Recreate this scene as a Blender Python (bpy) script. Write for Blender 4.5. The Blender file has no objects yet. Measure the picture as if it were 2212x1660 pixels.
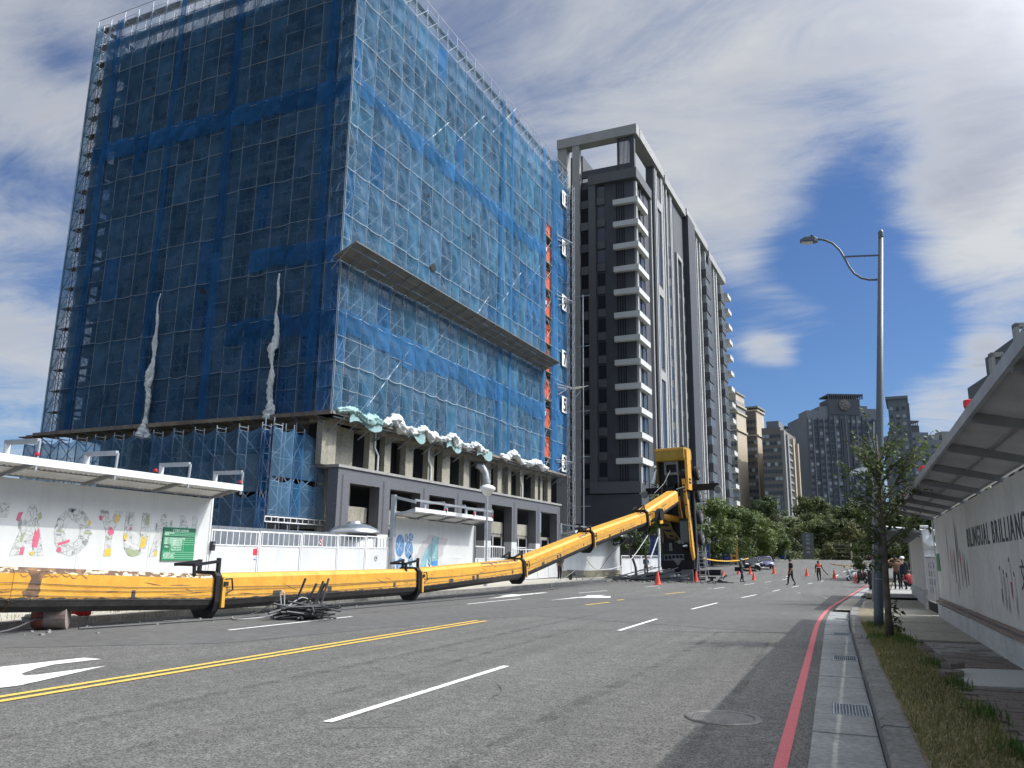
import bpy, bmesh, math, random
from math import sin, cos, tan, pi, radians, sqrt, atan2
from mathutils import Vector, Matrix, Euler, noise
random.seed(7)
S = bpy.context.scene
COL = S.collection
# ------------------------------------------------------------------ camera
# world: +Y runs along the road, +X to its right, metres, eye at 1.5 m above the asphalt
cam_d = bpy.data.cameras.new('camera'); cam = bpy.data.objects.new('camera', cam_d); COL.objects.link(cam)
cam_d.sensor_width = 36.0; cam_d.lens = 36.0 * 1740 / 2212
cam_d.clip_start = 0.1; cam_d.clip_end = 4000
_p, _r, _a = radians(12.25), radians(0.85), radians(-21.4)
_Fh = Vector((sin(_a), cos(_a), 0)); _F = _Fh * cos(_p) + Vector((0, 0, sin(_p)))
_R = Vector((cos(_a), -sin(_a), 0)); _U = _R.cross(_F)
_R2 = _R * cos(_r) + _U * sin(_r); _U2 = -_R * sin(_r) + _U * cos(_r)
_M = Matrix((( _R2.x, _U2.x, -_F.x, 0), (_R2.y, _U2.y, -_F.y, 0), (_R2.z, _U2.z, -_F.z, 1.5), (0, 0, 0, 1)))
cam.matrix_world = _M
S.camera = cam
S.view_settings.view_transform = 'Standard'; S.view_settings.look = 'None'
S.view_settings.exposure = 0.56; S.view_settings.gamma = 1.0
S.view_settings.use_curve_mapping = False
S.cycles.transparent_max_bounces = 32; S.cycles.max_bounces = 8
S.cycles.use_denoising = True
# ------------------------------------------------------------------ sun and sky
SUN_AZ, SUN_EL = 68.0, 47.0            # azimuth clockwise from +Y
sun_d = bpy.data.lights.new('sun', 'SUN'); sun_o = bpy.data.objects.new('sun', sun_d); COL.objects.link(sun_o)
sun_d.energy = 2.15; sun_d.angle = radians(0.53); sun_d.color = (1.0, 0.955, 0.88)
_sd = Vector((sin(radians(SUN_AZ)) * cos(radians(SUN_EL)), cos(radians(SUN_AZ)) * cos(radians(SUN_EL)), sin(radians(SUN_EL))))
sun_o.rotation_euler = _sd.to_track_quat('Z', 'Y').to_euler(); sun_o.location = (30, 10, 60)
W = bpy.data.worlds.new('World'); S.world = W; W.use_nodes = True
def build_world():
    nt = W.node_tree; N = nt.nodes; L = nt.links; N.clear()
    def nd(t, **k):
        n = N.new(t)
        for a, b in k.items(): setattr(n, a, b)
        return n
    def val(x, sock):
        if isinstance(x, (int, float)): sock.default_value = x
        else: L.new(x, sock)
    def mth(op, a, b=None, c=None, clamp=False):
        n = nd('ShaderNodeMath', operation=op, use_clamp=clamp); val(a, n.inputs[0])
        if b is not None: val(b, n.inputs[1])
        if c is not None: val(c, n.inputs[2])
        return n.outputs[0]
    def smooth(x, a, b):
        n = nd('ShaderNodeMapRange', interpolation_type='SMOOTHSTEP'); val(x, n.inputs[0])
        n.inputs[1].default_value = a; n.inputs[2].default_value = b; return n.outputs[0]
    sky = nd('ShaderNodeTexSky', sky_type='NISHITA'); sky.sun_disc = False
    sky.sun_elevation = radians(SUN_EL); sky.sun_rotation = radians(SUN_AZ)
    sky.altitude = 50; sky.air_density = 1.0; sky.dust_density = 0.3; sky.ozone_density = 3.0
    tc = nd('ShaderNodeTexCoord')
    sep = nd('ShaderNodeSeparateXYZ'); L.new(tc.outputs['Generated'], sep.inputs[0])
    x, y, z = sep.outputs
    zc = mth('ADD', mth('MAXIMUM', z, 0.0), 0.10)
    px = mth('DIVIDE', x, zc); py = mth('DIVIDE', y, zc)
    comb = nd('ShaderNodeCombineXYZ'); L.new(px, comb.inputs[0]); L.new(py, comb.inputs[1])
    def noise(scale, detail, rough, dist, sc=(1, 1, 1), loc=(0, 0, 0), rot=0):
        m = nd('ShaderNodeMapping'); m.inputs['Scale'].default_value = sc; m.inputs['Location'].default_value = loc
        m.inputs['Rotation'].default_value = (0, 0, rot); L.new(comb.outputs[0], m.inputs[0])
        n = nd('ShaderNodeTexNoise'); n.inputs['Scale'].default_value = scale; n.inputs['Detail'].default_value = detail
        n.inputs['Roughness'].default_value = rough; n.inputs['Distortion'].default_value = dist
        L.new(m.outputs[0], n.inputs['Vector']); return n.outputs[0]
    big = noise(0.62, 6, 0.55, 0.35, (1.0, 1.25, 1), (3.1, 1.7, 0), 0.5)
    wisp = noise(1.5, 9, 0.64, 1.3, (1.0, 2.0, 1), (0.4, 5.2, 0), 0.75)
    fine = noise(5.0, 7, 0.7, 0.5, (1.0, 2.0, 1), (8.3, 2.1, 0), 0.6)
    # cover: the deck thickens overhead and thins to blue towards the horizon on the right
    az = mth('ARCTAN2', x, y)                       # radians, clockwise from +Y
    el = mth('ARCSINE', z)
    high = smooth(el, 0.29, 0.56)
    low = smooth(el, 0.12, 0.02)
    left = smooth(az, -0.45, -0.80)
    cover = mth('ADD', mth('MULTIPLY', high, 0.20), mth('ADD', mth('MULTIPLY', low, 0.06), mth('MULTIPLY', left, 0.10)))
    s = mth('ADD', mth('ADD', mth('MULTIPLY', big, 0.62), mth('MULTIPLY', wisp, 0.46)), mth('ADD', mth('MULTIPLY', fine, 0.12), cover))
    # banks and clear gaps of this sky, by compass bearing and height (degrees): strength, sharpness
    for azd, eld, amt, sharp in ((11.4, 22.6, .20, 220), (8.8, 20.0, .13, 420), (11.8, 17.6, .06, 500), (13, 31, .07, 60), (-8.5, 26.0, .10, 120), (-4.6, 23.3, .07, 200), (2.8, 26.4, -.16, 300), (3.2, 23.2, -.16, 420),
                                 (-2.4, 18.2, .13, 3000), (-1.0, 17.2, .12, 3500), (0.5, 16.2, .14, 3500), (2.4, 15.2, .12, 3000), (-4.5, 19.5, .1, 2500), (-3.8, 14.3, .30, 3000), (-2.0, 13.8, .26, 3500), (6.5, 9.6, .22, 1600), (9.0, 9.4, .2, 1600), (9.9, 12.9, .26, 2500), (2.4, 19.0, -.18, 500), (5.0, 16.5, -.12, 700), (-1.5, 20.3, -.10, 1200), (-3.7, 11.4, -.12, 900), (1.0, 12.6, -.14, 900), (6.0, 14.0, -.12, 900),
                                 (-54.6, 26.4, .16, 500), (-54, 30.0, -.14, 700), (-54.8, 23.4, -.14, 700), (-54, 18.5, .14, 700), (-53.2, 16.0, -.16, 900), (-53, 12.5, .16, 600)):
        ca, ce = radians(azd), radians(eld); dd = nd('ShaderNodeVectorMath', operation='DOT_PRODUCT'); L.new(tc.outputs['Generated'], dd.inputs[0]); dd.inputs[1].default_value = (sin(ca) * cos(ce), cos(ca) * cos(ce), sin(ce))
        s = mth('MULTIPLY_ADD', mth('POWER', mth('MAXIMUM', dd.outputs['Value'], 0.0), sharp), amt, s)
    mask = smooth(s, 0.56, 0.96)
    thick = smooth(s, 0.72, 1.02)
    # cloud colour: thin white veil to grey-lavender thick belly
    shade = noise(1.1, 6, 0.6, 0.3, (1.0, 1.4, 1), (5.0, 9.0, 0), 0.2)
    ramp = nd('ShaderNodeMix', data_type='RGBA'); val(mth('MULTIPLY', thick, smooth(shade, 0.35, 0.62)), ramp.inputs['Factor'])
    ramp.inputs['A'].default_value = (0.59, 0.605, 0.61, 1); ramp.inputs['B'].default_value = (0.37, 0.385, 0.45, 1)
    # thin cloud scatters light forward: brighter towards the sun
    dsun = nd('ShaderNodeVectorMath', operation='DOT_PRODUCT'); L.new(tc.outputs['Generated'], dsun.inputs[0]); dsun.inputs[1].default_value = tuple(_sd)
    glow = mth('MULTIPLY_ADD', mth('POWER', mth('MAXIMUM', dsun.outputs['Value'], 0.0), 12.0), 26.0, 0.95)
    tint = nd('ShaderNodeVectorMath', operation='MULTIPLY'); L.new(sky.outputs[0], tint.inputs[0]); tint.inputs[1].default_value = (0.60, 0.76, 1.0)
    b1 = nd('ShaderNodeBackground'); L.new(tint.outputs[0], b1.inputs[0]); b1.inputs[1].default_value = 0.072
    b2 = nd('ShaderNodeBackground'); L.new(ramp.outputs['Result'], b2.inputs[0]); val(mth('MULTIPLY', glow, 0.82), b2.inputs[1])
    mx = nd('ShaderNodeMixShader'); L.new(mth('MULTIPLY', mask, 0.93), mx.inputs[0]); L.new(b1.outputs[0], mx.inputs[1]); L.new(b2.outputs[0], mx.inputs[2])
    out = nd('ShaderNodeOutputWorld'); L.new(mx.outputs[0], out.inputs[0])
build_world()
# ------------------------------------------------------------------ materials
MATS = {}
def mat(name, col, rough=0.7, metal=0.0, var=0.0, scale=3.0, col2=None, bump=0.0, bscale=40.0, spec=0.5, stretch=(1, 1, 1), thr=None, alpha=None, stain=0.0, emit=None):
    """procedural principled material: base colour varied by two noises, optional second colour in patches, fine bump"""
    m = bpy.data.materials.new(name); m.use_nodes = True; MATS[name] = m
    nt = m.node_tree; N = nt.nodes; L = nt.links; P = N['Principled BSDF']
    P.inputs['Roughness'].default_value = rough; P.inputs['Metallic'].default_value = metal
    P.inputs['Specular IOR Level'].default_value = spec
    c = (col[0], col[1], col[2], 1); P.inputs['Base Color'].default_value = c
    if var or col2 or bump or stain:
        g = N.new('ShaderNodeNewGeometry'); mp = N.new('ShaderNodeMapping'); mp.inputs['Scale'].default_value = stretch
        L.new(g.outputs['Position'], mp.inputs[0])
    if var or col2:
        n = N.new('ShaderNodeTexNoise'); n.inputs['Scale'].default_value = scale; n.inputs['Detail'].default_value = 8; n.inputs['Roughness'].default_value = 0.65
        L.new(mp.outputs[0], n.inputs['Vector'])
        r = N.new('ShaderNodeValToRGB'); e = r.color_ramp.elements
        lo, hi = thr or (0.35, 0.65); e[0].position = lo; e[1].position = hi
        k2 = col2 or tuple(v * (1 + var) for v in col); k1 = col if col2 else tuple(v * (1 - var) for v in col)
        e[0].color = (*k1, 1); e[1].color = (*[min(1, v) for v in k2], 1)
        L.new(n.outputs[0], r.inputs[0]); src = r.outputs[0]
        if col2 and var:
            n2 = N.new('ShaderNodeTexNoise'); n2.inputs['Scale'].default_value = scale * 9; n2.inputs['Detail'].default_value = 5
            L.new(mp.outputs[0], n2.inputs['Vector'])
            mr = N.new('ShaderNodeMapRange'); mr.inputs[1].default_value = 0.3; mr.inputs[2].default_value = 0.7
            mr.inputs[3].default_value = 1 - var; mr.inputs[4].default_value = 1 + var; L.new(n2.outputs[0], mr.inputs[0])
            mm = N.new('ShaderNodeVectorMath'); mm.operation = 'SCALE'; L.new(src, mm.inputs[0]); L.new(mr.outputs[0], mm.inputs['Scale']); src = mm.outputs[0]
        if stain:
            n3 = N.new('ShaderNodeTexNoise'); n3.inputs['Scale'].default_value = 1.0; n3.inputs['Detail'].default_value = 6; n3.inputs['Roughness'].default_value = 0.7
            mp3 = N.new('ShaderNodeMapping'); mp3.inputs['Scale'].default_value = (2.2, 2.2, 0.35); L.new(g.outputs['Position'], mp3.inputs[0]); L.new(mp3.outputs[0], n3.inputs['Vector'])
            mr = N.new('ShaderNodeMapRange'); mr.inputs[1].default_value = 0.5; mr.inputs[2].default_value = 0.75; mr.inputs[3].default_value = 1.0; mr.inputs[4].default_value = 1 - stain
            L.new(n3.outputs[0], mr.inputs[0])
            mm = N.new('ShaderNodeVectorMath'); mm.operation = 'SCALE'; L.new(src, mm.inputs[0]); L.new(mr.outputs[0], mm.inputs['Scale']); src = mm.outputs[0]
        L.new(src, P.inputs['Base Color'])
    if bump:
        nb = N.new('ShaderNodeTexNoise'); nb.inputs['Scale'].default_value = bscale; nb.inputs['Detail'].default_value = 4; L.new(mp.outputs[0], nb.inputs['Vector'])
        b = N.new('ShaderNodeBump'); b.inputs['Strength'].default_value = bump; b.inputs['Distance'].default_value = 0.02
        L.new(nb.outputs[0], b.inputs['Height']); L.new(b.outputs[0], P.inputs['Normal'])
    return m
def net_mat(name, col, cover, var=0.15):
    """woven safety net: an open mesh, denser when seen at a slant (threads overlap), part diffuse part translucent"""
    m = bpy.data.materials.new(name); m.use_nodes = True; nt = m.node_tree; N = nt.nodes; L = nt.links; N.clear()
    g = N.new('ShaderNodeNewGeometry')
    n = N.new('ShaderNodeTexNoise'); n.inputs['Scale'].default_value = 0.8; n.inputs['Detail'].default_value = 6; L.new(g.outputs['Position'], n.inputs['Vector'])
    r = N.new('ShaderNodeValToRGB'); e = r.color_ramp.elements; e[0].position = 0.3; e[1].position = 0.7
    e[0].color = (*[v * (1 - var) for v in col], 1); e[1].color = (*[min(1, v * (1 + var)) for v in col], 1); L.new(n.outputs[0], r.inputs[0])
    oi = N.new('ShaderNodeObjectInfo'); rm = N.new('ShaderNodeMapRange'); rm.inputs[3].default_value = 0.78; rm.inputs[4].default_value = 1.22; L.new(oi.outputs['Random'], rm.inputs[0])
    sc_ = N.new('ShaderNodeVectorMath'); sc_.operation = 'SCALE'; L.new(r.outputs[0], sc_.inputs[0]); L.new(rm.outputs[0], sc_.inputs['Scale'])
    d = N.new('ShaderNodeBsdfDiffuse'); t = N.new('ShaderNodeBsdfTranslucent'); L.new(sc_.outputs[0], d.inputs[0]); L.new(sc_.outputs[0], t.inputs[0])
    mx = N.new('ShaderNodeMixShader'); mx.inputs[0].default_value = 0.42; L.new(d.outputs[0], mx.inputs[1]); L.new(t.outputs[0], mx.inputs[2])
    tr = N.new('ShaderNodeBsdfTransparent')
    dt = N.new('ShaderNodeVectorMath'); dt.operation = 'DOT_PRODUCT'; L.new(g.outputs['Normal'], dt.inputs[0]); L.new(g.outputs['Incoming'], dt.inputs[1])
    ab = N.new('ShaderNodeMath'); ab.operation = 'ABSOLUTE'; L.new(dt.outputs['Value'], ab.inputs[0])
    mxx = N.new('ShaderNodeMath'); mxx.operation = 'MAXIMUM'; L.new(ab.outputs[0], mxx.inputs[0]); mxx.inputs[1].default_value = 0.12
    inv = N.new('ShaderNodeMath'); inv.operation = 'DIVIDE'; inv.inputs[0].default_value = 0.85; L.new(mxx.outputs[0], inv.inputs[1])
    pw = N.new('ShaderNodeMath'); pw.operation = 'POWER'; pw.inputs[0].default_value = 1 - cover; L.new(inv.outputs[0], pw.inputs[1])
    nv = N.new('ShaderNodeMath'); nv.operation = 'MULTIPLY_ADD'; L.new(n.outputs[0], nv.inputs[0]); nv.inputs[1].default_value = 0.45; nv.inputs[2].default_value = -0.225
    ad = N.new('ShaderNodeMath'); ad.operation = 'ADD'; ad.use_clamp = True; L.new(pw.outputs[0], ad.inputs[0]); L.new(nv.outputs[0], ad.inputs[1])
    fin = N.new('ShaderNodeMixShader'); L.new(ad.outputs[0], fin.inputs[0]); L.new(mx.outputs[0], fin.inputs[1]); L.new(tr.outputs[0], fin.inputs[2])
    o = N.new('ShaderNodeOutputMaterial'); L.new(fin.outputs[0], o.inputs[0]); MATS[name] = m
    return m
def leaf_mat(name, c1, c2, trans=0.35):
    m = bpy.data.materials.new(name); m.use_nodes = True; nt = m.node_tree; N = nt.nodes; L = nt.links; N.clear()
    g = N.new('ShaderNodeNewGeometry'); oi = N.new('ShaderNodeObjectInfo')
    n = N.new('ShaderNodeTexNoise'); n.inputs['Scale'].default_value = 0.9; n.inputs['Detail'].default_value = 3; L.new(g.outputs['Position'], n.inputs['Vector'])
    a = N.new('ShaderNodeMath'); a.operation = 'MULTIPLY_ADD'; L.new(g.outputs['Random Per Island'], a.inputs[0]); a.inputs[1].default_value = 0.45; L.new(n.outputs[0], a.inputs[2])
    b = N.new('ShaderNodeMath'); b.operation = 'MULTIPLY_ADD'; L.new(oi.outputs['Random'], b.inputs[0]); b.inputs[1].default_value = 0.35; L.new(a.outputs[0], b.inputs[2])
    r = N.new('ShaderNodeValToRGB'); e = r.color_ramp.elements; e[0].position = 0.55; e[1].position = 1.15 if False else 1.0
    e[0].color = (*c1, 1); e[1].color = (*c2, 1); L.new(b.outputs[0], r.inputs[0])
    d = N.new('ShaderNodeBsdfPrincipled'); d.inputs['Roughness'].default_value = 0.55; d.inputs['Specular IOR Level'].default_value = 0.3; t = N.new('ShaderNodeBsdfTranslucent')
    L.new(r.outputs[0], d.inputs['Base Color']); L.new(r.outputs[0], t.inputs[0])
    mx = N.new('ShaderNodeMixShader'); mx.inputs[0].default_value = trans; L.new(d.outputs[0], mx.inputs[1]); L.new(t.outputs[0], mx.inputs[2])
    o = N.new('ShaderNodeOutputMaterial'); L.new(mx.outputs[0], o.inputs[0]); MATS[name] = m
    return m
M = MATS
# ------------------------------------------------------------------ object helpers
class MB:
    """collects simple shapes into one mesh"""
    def __init__(s): s.v = []; s.f = []; s.m = []; s.cur = 0
    def mi(s, i): s.cur = i; return s
    def add(s, vs, fs):
        k = len(s.v); s.v += [tuple(p) for p in vs]; s.f += [tuple(i + k for i in f) for f in fs]; s.m += [s.cur] * len(fs); return s
    def box(s, x0, y0, z0, x1, y1, z1):
        a, b, c, d, e, g = min(x0, x1), min(y0, y1), min(z0, z1), max(x0, x1), max(y0, y1), max(z0, z1)
        return s.add([(a, b, c), (d, b, c), (d, e, c), (a, e, c), (a, b, g), (d, b, g), (d, e, g), (a, e, g)],
                     [(0, 3, 2, 1), (4, 5, 6, 7), (0, 1, 5, 4), (1, 2, 6, 5), (2, 3, 7, 6), (3, 0, 4, 7)])
    def bar(s, p, q, w, h=None, up=(0, 0, 1)):
        """square bar from p to q, w wide (across), h tall (along up)"""
        p = Vector(p); q = Vector(q); h = h or w; d = (q - p)
        if d.length < 1e-6: return s
        d.normalize(); u = Vector(up)
        if abs(d.dot(u)) > 0.98: u = Vector((1, 0, 0))
        r = d.cross(u).normalized() * (w / 2); t = r.cross(d).normalized() * (h / 2)
        vs = [p - r - t, p + r - t, p + r + t, p - r + t, q - r - t, q + r - t, q + r + t, q - r + t]
        return s.add(vs, [(0, 1, 2, 3), (7, 6, 5, 4), (0, 4, 5, 1), (1, 5, 6, 2), (2, 6, 7, 3), (3, 7, 4, 0)])
    def tube(s, pts, r, n=6, caps=True):
        pts = [Vector(p) for p in pts]; rs = r if isinstance(r, (list, tuple)) else [r] * len(pts)
        d0 = (pts[1] - pts[0]).normalized(); u = Vector((0, 0, 1)) if abs(d0.z) < 0.9 else Vector((1, 0, 0))
        vs = []; x = d0.cross(u).normalized()
        for i, p in enumerate(pts):
            d = (pts[min(i + 1, len(pts) - 1)] - pts[max(i - 1, 0)]).normalized()
            x = (x - d * x.dot(d)).normalized(); y = d.cross(x)
            vs += [p + x * cos(2 * pi * k / n) * rs[i] + y * sin(2 * pi * k / n) * rs[i] for k in range(n)]
        fs = [(i * n + k, i * n + (k + 1) % n, (i + 1) * n + (k + 1) % n, (i + 1) * n + k) for i in range(len(pts) - 1) for k in range(n)]
        if caps: fs += [tuple(range(n - 1, -1, -1)), tuple((len(pts) - 1) * n + k for k in range(n))]
        return s.add(vs, fs)
    def lathe(s, prof, n=16, c=(0, 0, 0), axis='z'):
        """profile of (radius, height) turned about an axis through c"""
        vs = []
        for r, h in prof:
            for k in range(n):
                a = 2 * pi * k / n; p = (r * cos(a), r * sin(a), h)
                if axis == 'x': p = (h, r * cos(a), r * sin(a))
                if axis == 'y': p = (r * sin(a), h, r * cos(a))
                vs.append((p[0] + c[0], p[1] + c[1], p[2] + c[2]))
        fs = [(i * n + k, i * n + (k + 1) % n, (i + 1) * n + (k + 1) % n, (i + 1) * n + k) for i in range(len(prof) - 1) for k in range(n)]
        fs += [tuple(range(n - 1, -1, -1)), tuple((len(prof) - 1) * n + k for k in range(n))]
        return s.add(vs, fs)
    def prism(s, poly, a0, a1, axis='y'):
        """polygon in the two other axes, extruded along axis from a0 to a1"""
        n = len(poly)
        def P(u, v, a): return {'x': (a, u, v), 'y': (u, a, v), 'z': (u, v, a)}[axis]
        vs = [P(u, v, a0) for u, v in poly] + [P(u, v, a1) for u, v in poly]
        fs = [(i, (i + 1) % n, n + (i + 1) % n, n + i) for i in range(n)] + [tuple(range(n - 1, -1, -1)), tuple(range(n, 2 * n))]
        return s.add(vs, fs)
    def loft(s, rings, caps=True):
        n = len(rings[0]); vs = [p for r in rings for p in r]
        fs = [(i * n + k, i * n + (k + 1) % n, (i + 1) * n + (k + 1) % n, (i + 1) * n + k) for i in range(len(rings) - 1) for k in range(n)]
        if caps: fs += [tuple(range(n - 1, -1, -1)), tuple((len(rings) - 1) * n + k for k in range(n))]
        return s.add(vs, fs)
    def quad(s, a, b, c, d): return s.add([a, b, c, d], [(0, 1, 2, 3)])
    def grid(s, fn, nu, nv):
        vs = [fn(i / nu, j / nv) for j in range(nv + 1) for i in range(nu + 1)]
        return s.add(vs, [(j * (nu + 1) + i, j * (nu + 1) + i + 1, (j + 1) * (nu + 1) + i + 1, (j + 1) * (nu + 1) + i) for j in range(nv) for i in range(nu)])
    def mesh(s, name, mats, smooth=False, fix=True):
        me = bpy.data.meshes.new(name); me.from_pydata(s.v, [], s.f)
        for m in (mats if isinstance(mats, (list, tuple)) else [mats]): me.materials.append(MATS[m] if isinstance(m, str) else m)
        me.polygons.foreach_set('material_index', s.m)
        if fix and len(s.f) < 60000:
            b = bmesh.new(); b.from_mesh(me); bmesh.ops.recalc_face_normals(b, faces=b.faces); b.to_mesh(me); b.free()
        if smooth: me.polygons.foreach_set('use_smooth', [True] * len(me.polygons)); 
        me.update(); return me
    def build(s, name, mats, parent=None, smooth=False, loc=None, rot=None, kind=None, bevel=0, fix=True):
        o = link(name, s.mesh(name, mats, smooth, fix), parent, loc, rot, kind)
        if bevel:
            b = o.modifiers.new('bevel', 'BEVEL'); b.width = bevel; b.segments = 2; b.limit_method = 'ANGLE'
        return o
def link(name, data, parent=None, loc=None, rot=None, kind=None):
    o = bpy.data.objects.new(name, data); COL.objects.link(o)
    if parent: o.parent = parent
    if loc is not None: o.location = loc
    if rot is not None: o.rotation_euler = rot
    if kind: o['kind'] = kind
    return o
def tag(o, label, cat, group=None):
    o['label'] = label; o['category'] = cat
    if group: o['group'] = group
    return o
def thing(name, label, cat, loc=(0, 0, 0), rz=0, group=None, rot=None):
    o = link(name, None, None, loc, rot or (0, 0, rz)); o.empty_display_size = 0.2
    return tag(o, label, cat, group)
def struct(o): o['kind'] = 'structure'; return o
def dup(root, loc, rz=None, label=None, group=None, scale=None, rot=None):
    """a copy of a thing with copies of its parts and sub-parts (mesh data shared)"""
    r = root.copy(); COL.objects.link(r); r.location = loc
    if rz is not None: r.rotation_euler = (0, 0, rz)
    if rot is not None: r.rotation_euler = rot
    if scale is not None: r.scale = scale if isinstance(scale, (tuple, list)) else (scale,) * 3
    if label: r['label'] = label
    if group: r['group'] = group
    for ch in list(root.children):
        c = ch.copy(); COL.objects.link(c); c.parent = r
        for gch in list(ch.children):
            d = gch.copy(); COL.objects.link(d); d.parent = c
    return r
def text_mesh(txt, size=1.0, extrude=0.004, align='LEFT', shear=0, bold=0.0, space=1.0, xscale=1.0):
    c = bpy.data.curves.new('lettering', 'FONT'); c.body = txt; c.size = size; c.extrude = extrude; c.align_x = align
    c.shear = shear; c.offset = bold; c.space_character = space; c.resolution_u = 3
    o = bpy.data.objects.new('lettering', c); COL.objects.link(o)
    dg = bpy.context.evaluated_depsgraph_get(); dg.update()
    me = bpy.data.meshes.new_from_object(o.evaluated_get(dg)); bpy.data.objects.remove(o); bpy.data.curves.remove(c)
    if xscale != 1.0: me.transform(Matrix.Diagonal((xscale, 1, 1, 1)))
    return me
def letter(name, txt, size, m, parent, loc, rot, **k):
    me = text_mesh(txt, size, **k); me.materials.clear(); me.materials.append(MATS[m]); return link(name, me, parent, loc, rot)
def lerp(a, b, t): return a + (b - a) * t
def U(a, b): return random.uniform(a, b)
def zg(Y):
    """height of the roadway along its length: flat, then a gentle climb past the junction"""
    def sm(a, b, t): t = max(0, min(1, (t - a) / (b - a))); return t * t * (3 - 2 * t)
    return 0.75 * sm(78, 104, Y) + 1.35 * sm(98, 150, Y) + max(0, Y - 150) * 0.005
def off(Y):
    """sideways drift of the kerb and lane lines where the road bears right"""
    if Y < 20: return 0.0
    return 0.0024 * (min(Y, 34.6) - 20) ** 2 + max(0, Y - 34.6) * 0.07
# ------------------------------------------------------------------ colours
mat('asphalt', (0.090, 0.089, 0.085), 0.88, var=0.16, scale=0.6, col2=(0.108, 0.107, 0.102), bump=0.35, bscale=140)
def asphalt_nodes():
    m = M['asphalt']; N = m.node_tree.nodes; L = m.node_tree.links; P = N['Principled BSDF']
    src = P.inputs['Base Color'].links[0].from_socket
    g = N.new('ShaderNodeNewGeometry')
    v = N.new('ShaderNodeTexVoronoi'); v.inputs['Scale'].default_value = 75; L.new(g.outputs['Position'], v.inputs['Vector'])
    sepc = N.new('ShaderNodeSeparateColor'); L.new(v.outputs['Color'], sepc.inputs[0])
    mr = N.new('ShaderNodeMapRange'); mr.inputs[1].default_value = 0.0; mr.inputs[2].default_value = 1.0; mr.inputs[3].default_value = 0.25; mr.inputs[4].default_value = 1.75; L.new(sepc.outputs[0], mr.inputs[0])
    mm = N.new('ShaderNodeVectorMath'); mm.operation = 'SCALE'; L.new(src, mm.inputs[0]); L.new(mr.outputs[0], mm.inputs['Scale'])
    # tyre-polished streaks along the lanes
    mp = N.new('ShaderNodeMapping'); mp.inputs['Scale'].default_value = (1.0, 0.035, 1); L.new(g.outputs['Position'], mp.inputs[0])
    n = N.new('ShaderNodeTexNoise'); n.inputs['Scale'].default_value = 1.4; n.inputs['Detail'].default_value = 6; n.inputs['Roughness'].default_value = 0.7; L.new(mp.outputs[0], n.inputs['Vector'])
    m2 = N.new('ShaderNodeMapRange'); m2.inputs[1].default_value = 0.3; m2.inputs[2].default_value = 0.7; m2.inputs[3].default_value = 0.78; m2.inputs[4].default_value = 1.20; L.new(n.outputs[0], m2.inputs[0])
    mp4 = N.new('ShaderNodeMapping'); mp4.inputs['Scale'].default_value = (0.10, 0.9, 1); mp4.inputs['Rotation'].default_value = (0, 0, 0.5); L.new(g.outputs['Position'], mp4.inputs[0])
    n4 = N.new('ShaderNodeTexNoise'); n4.inputs['Scale'].default_value = 0.9; n4.inputs['Detail'].default_value = 7; n4.inputs['Roughness'].default_value = 0.75; L.new(mp4.outputs[0], n4.inputs['Vector'])
    m4 = N.new('ShaderNodeMapRange'); m4.inputs[1].default_value = 0.55; m4.inputs[2].default_value = 0.72; m4.inputs[3].default_value = 1.0; m4.inputs[4].default_value = 0.80; L.new(n4.outputs[0], m4.inputs[0])
    ml = N.new('ShaderNodeMath'); ml.operation = 'MULTIPLY'; L.new(m2.outputs[0], ml.inputs[0]); L.new(m4.outputs[0], ml.inputs[1])
    mm2 = N.new('ShaderNodeVectorMath'); mm2.operation = 'SCALE'; L.new(mm.outputs[0], mm2.inputs[0]); L.new(ml.outputs[0], mm2.inputs['Scale'])
    L.new(mm2.outputs[0], P.inputs['Base Color'])
asphalt_nodes()
def smudge(name, col, amt):
    m = mat(name, col, 0.9); nt = m.node_tree; N = nt.nodes; L = nt.links; g = N.new('ShaderNodeNewGeometry'); n = N.new('ShaderNodeTexNoise'); n.inputs['Scale'].default_value = 2.2; n.inputs['Detail'].default_value = 8; n.inputs['Roughness'].default_value = 0.75; L.new(g.outputs['Position'], n.inputs['Vector'])
    r = N.new('ShaderNodeMapRange'); r.inputs[1].default_value = 0.42; r.inputs[2].default_value = 0.72; r.inputs[3].default_value = 0.0; r.inputs[4].default_value = amt; L.new(n.outputs[0], r.inputs[0]); L.new(r.outputs[0], N['Principled BSDF'].inputs['Alpha'])
smudge('tyre_smudge', (0.03, 0.03, 0.03), 0.45)
mat('asphalt_new', (0.078, 0.078, 0.077), 0.9, var=0.2, scale=0.5, col2=(0.095, 0.095, 0.093), bump=0.25, bscale=160)
mat('soil', (0.16, 0.13, 0.09), 0.95, var=0.35, scale=2.5, bump=0.5, bscale=30)
mat('verge_soil', (0.19, 0.165, 0.11), 0.95, var=0.35, scale=4, bump=0.5, bscale=60)
mat('concrete', (0.30, 0.295, 0.28), 0.85, var=0.2, scale=1.3, col2=(0.24, 0.235, 0.225), bump=0.2, bscale=50, stain=0.3)
mat('gutter_concrete', (0.20, 0.215, 0.215), 0.85, var=0.25, scale=2.0, col2=(0.27, 0.28, 0.275), bump=0.3, bscale=70)
mat('kerb_stone', (0.22, 0.22, 0.21), 0.85, var=0.35, scale=2.2, col2=(0.14, 0.14, 0.13), bump=0.35, bscale=60)
mat('paver', (0.15, 0.125, 0.11), 0.85, var=0.3, scale=3.0, col2=(0.19, 0.165, 0.15), bump=0.35, bscale=80)
mat('pale_slab', (0.42, 0.44, 0.44), 0.8, var=0.1, scale=3, col2=(0.48, 0.49, 0.48), bump=0.15)
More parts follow.
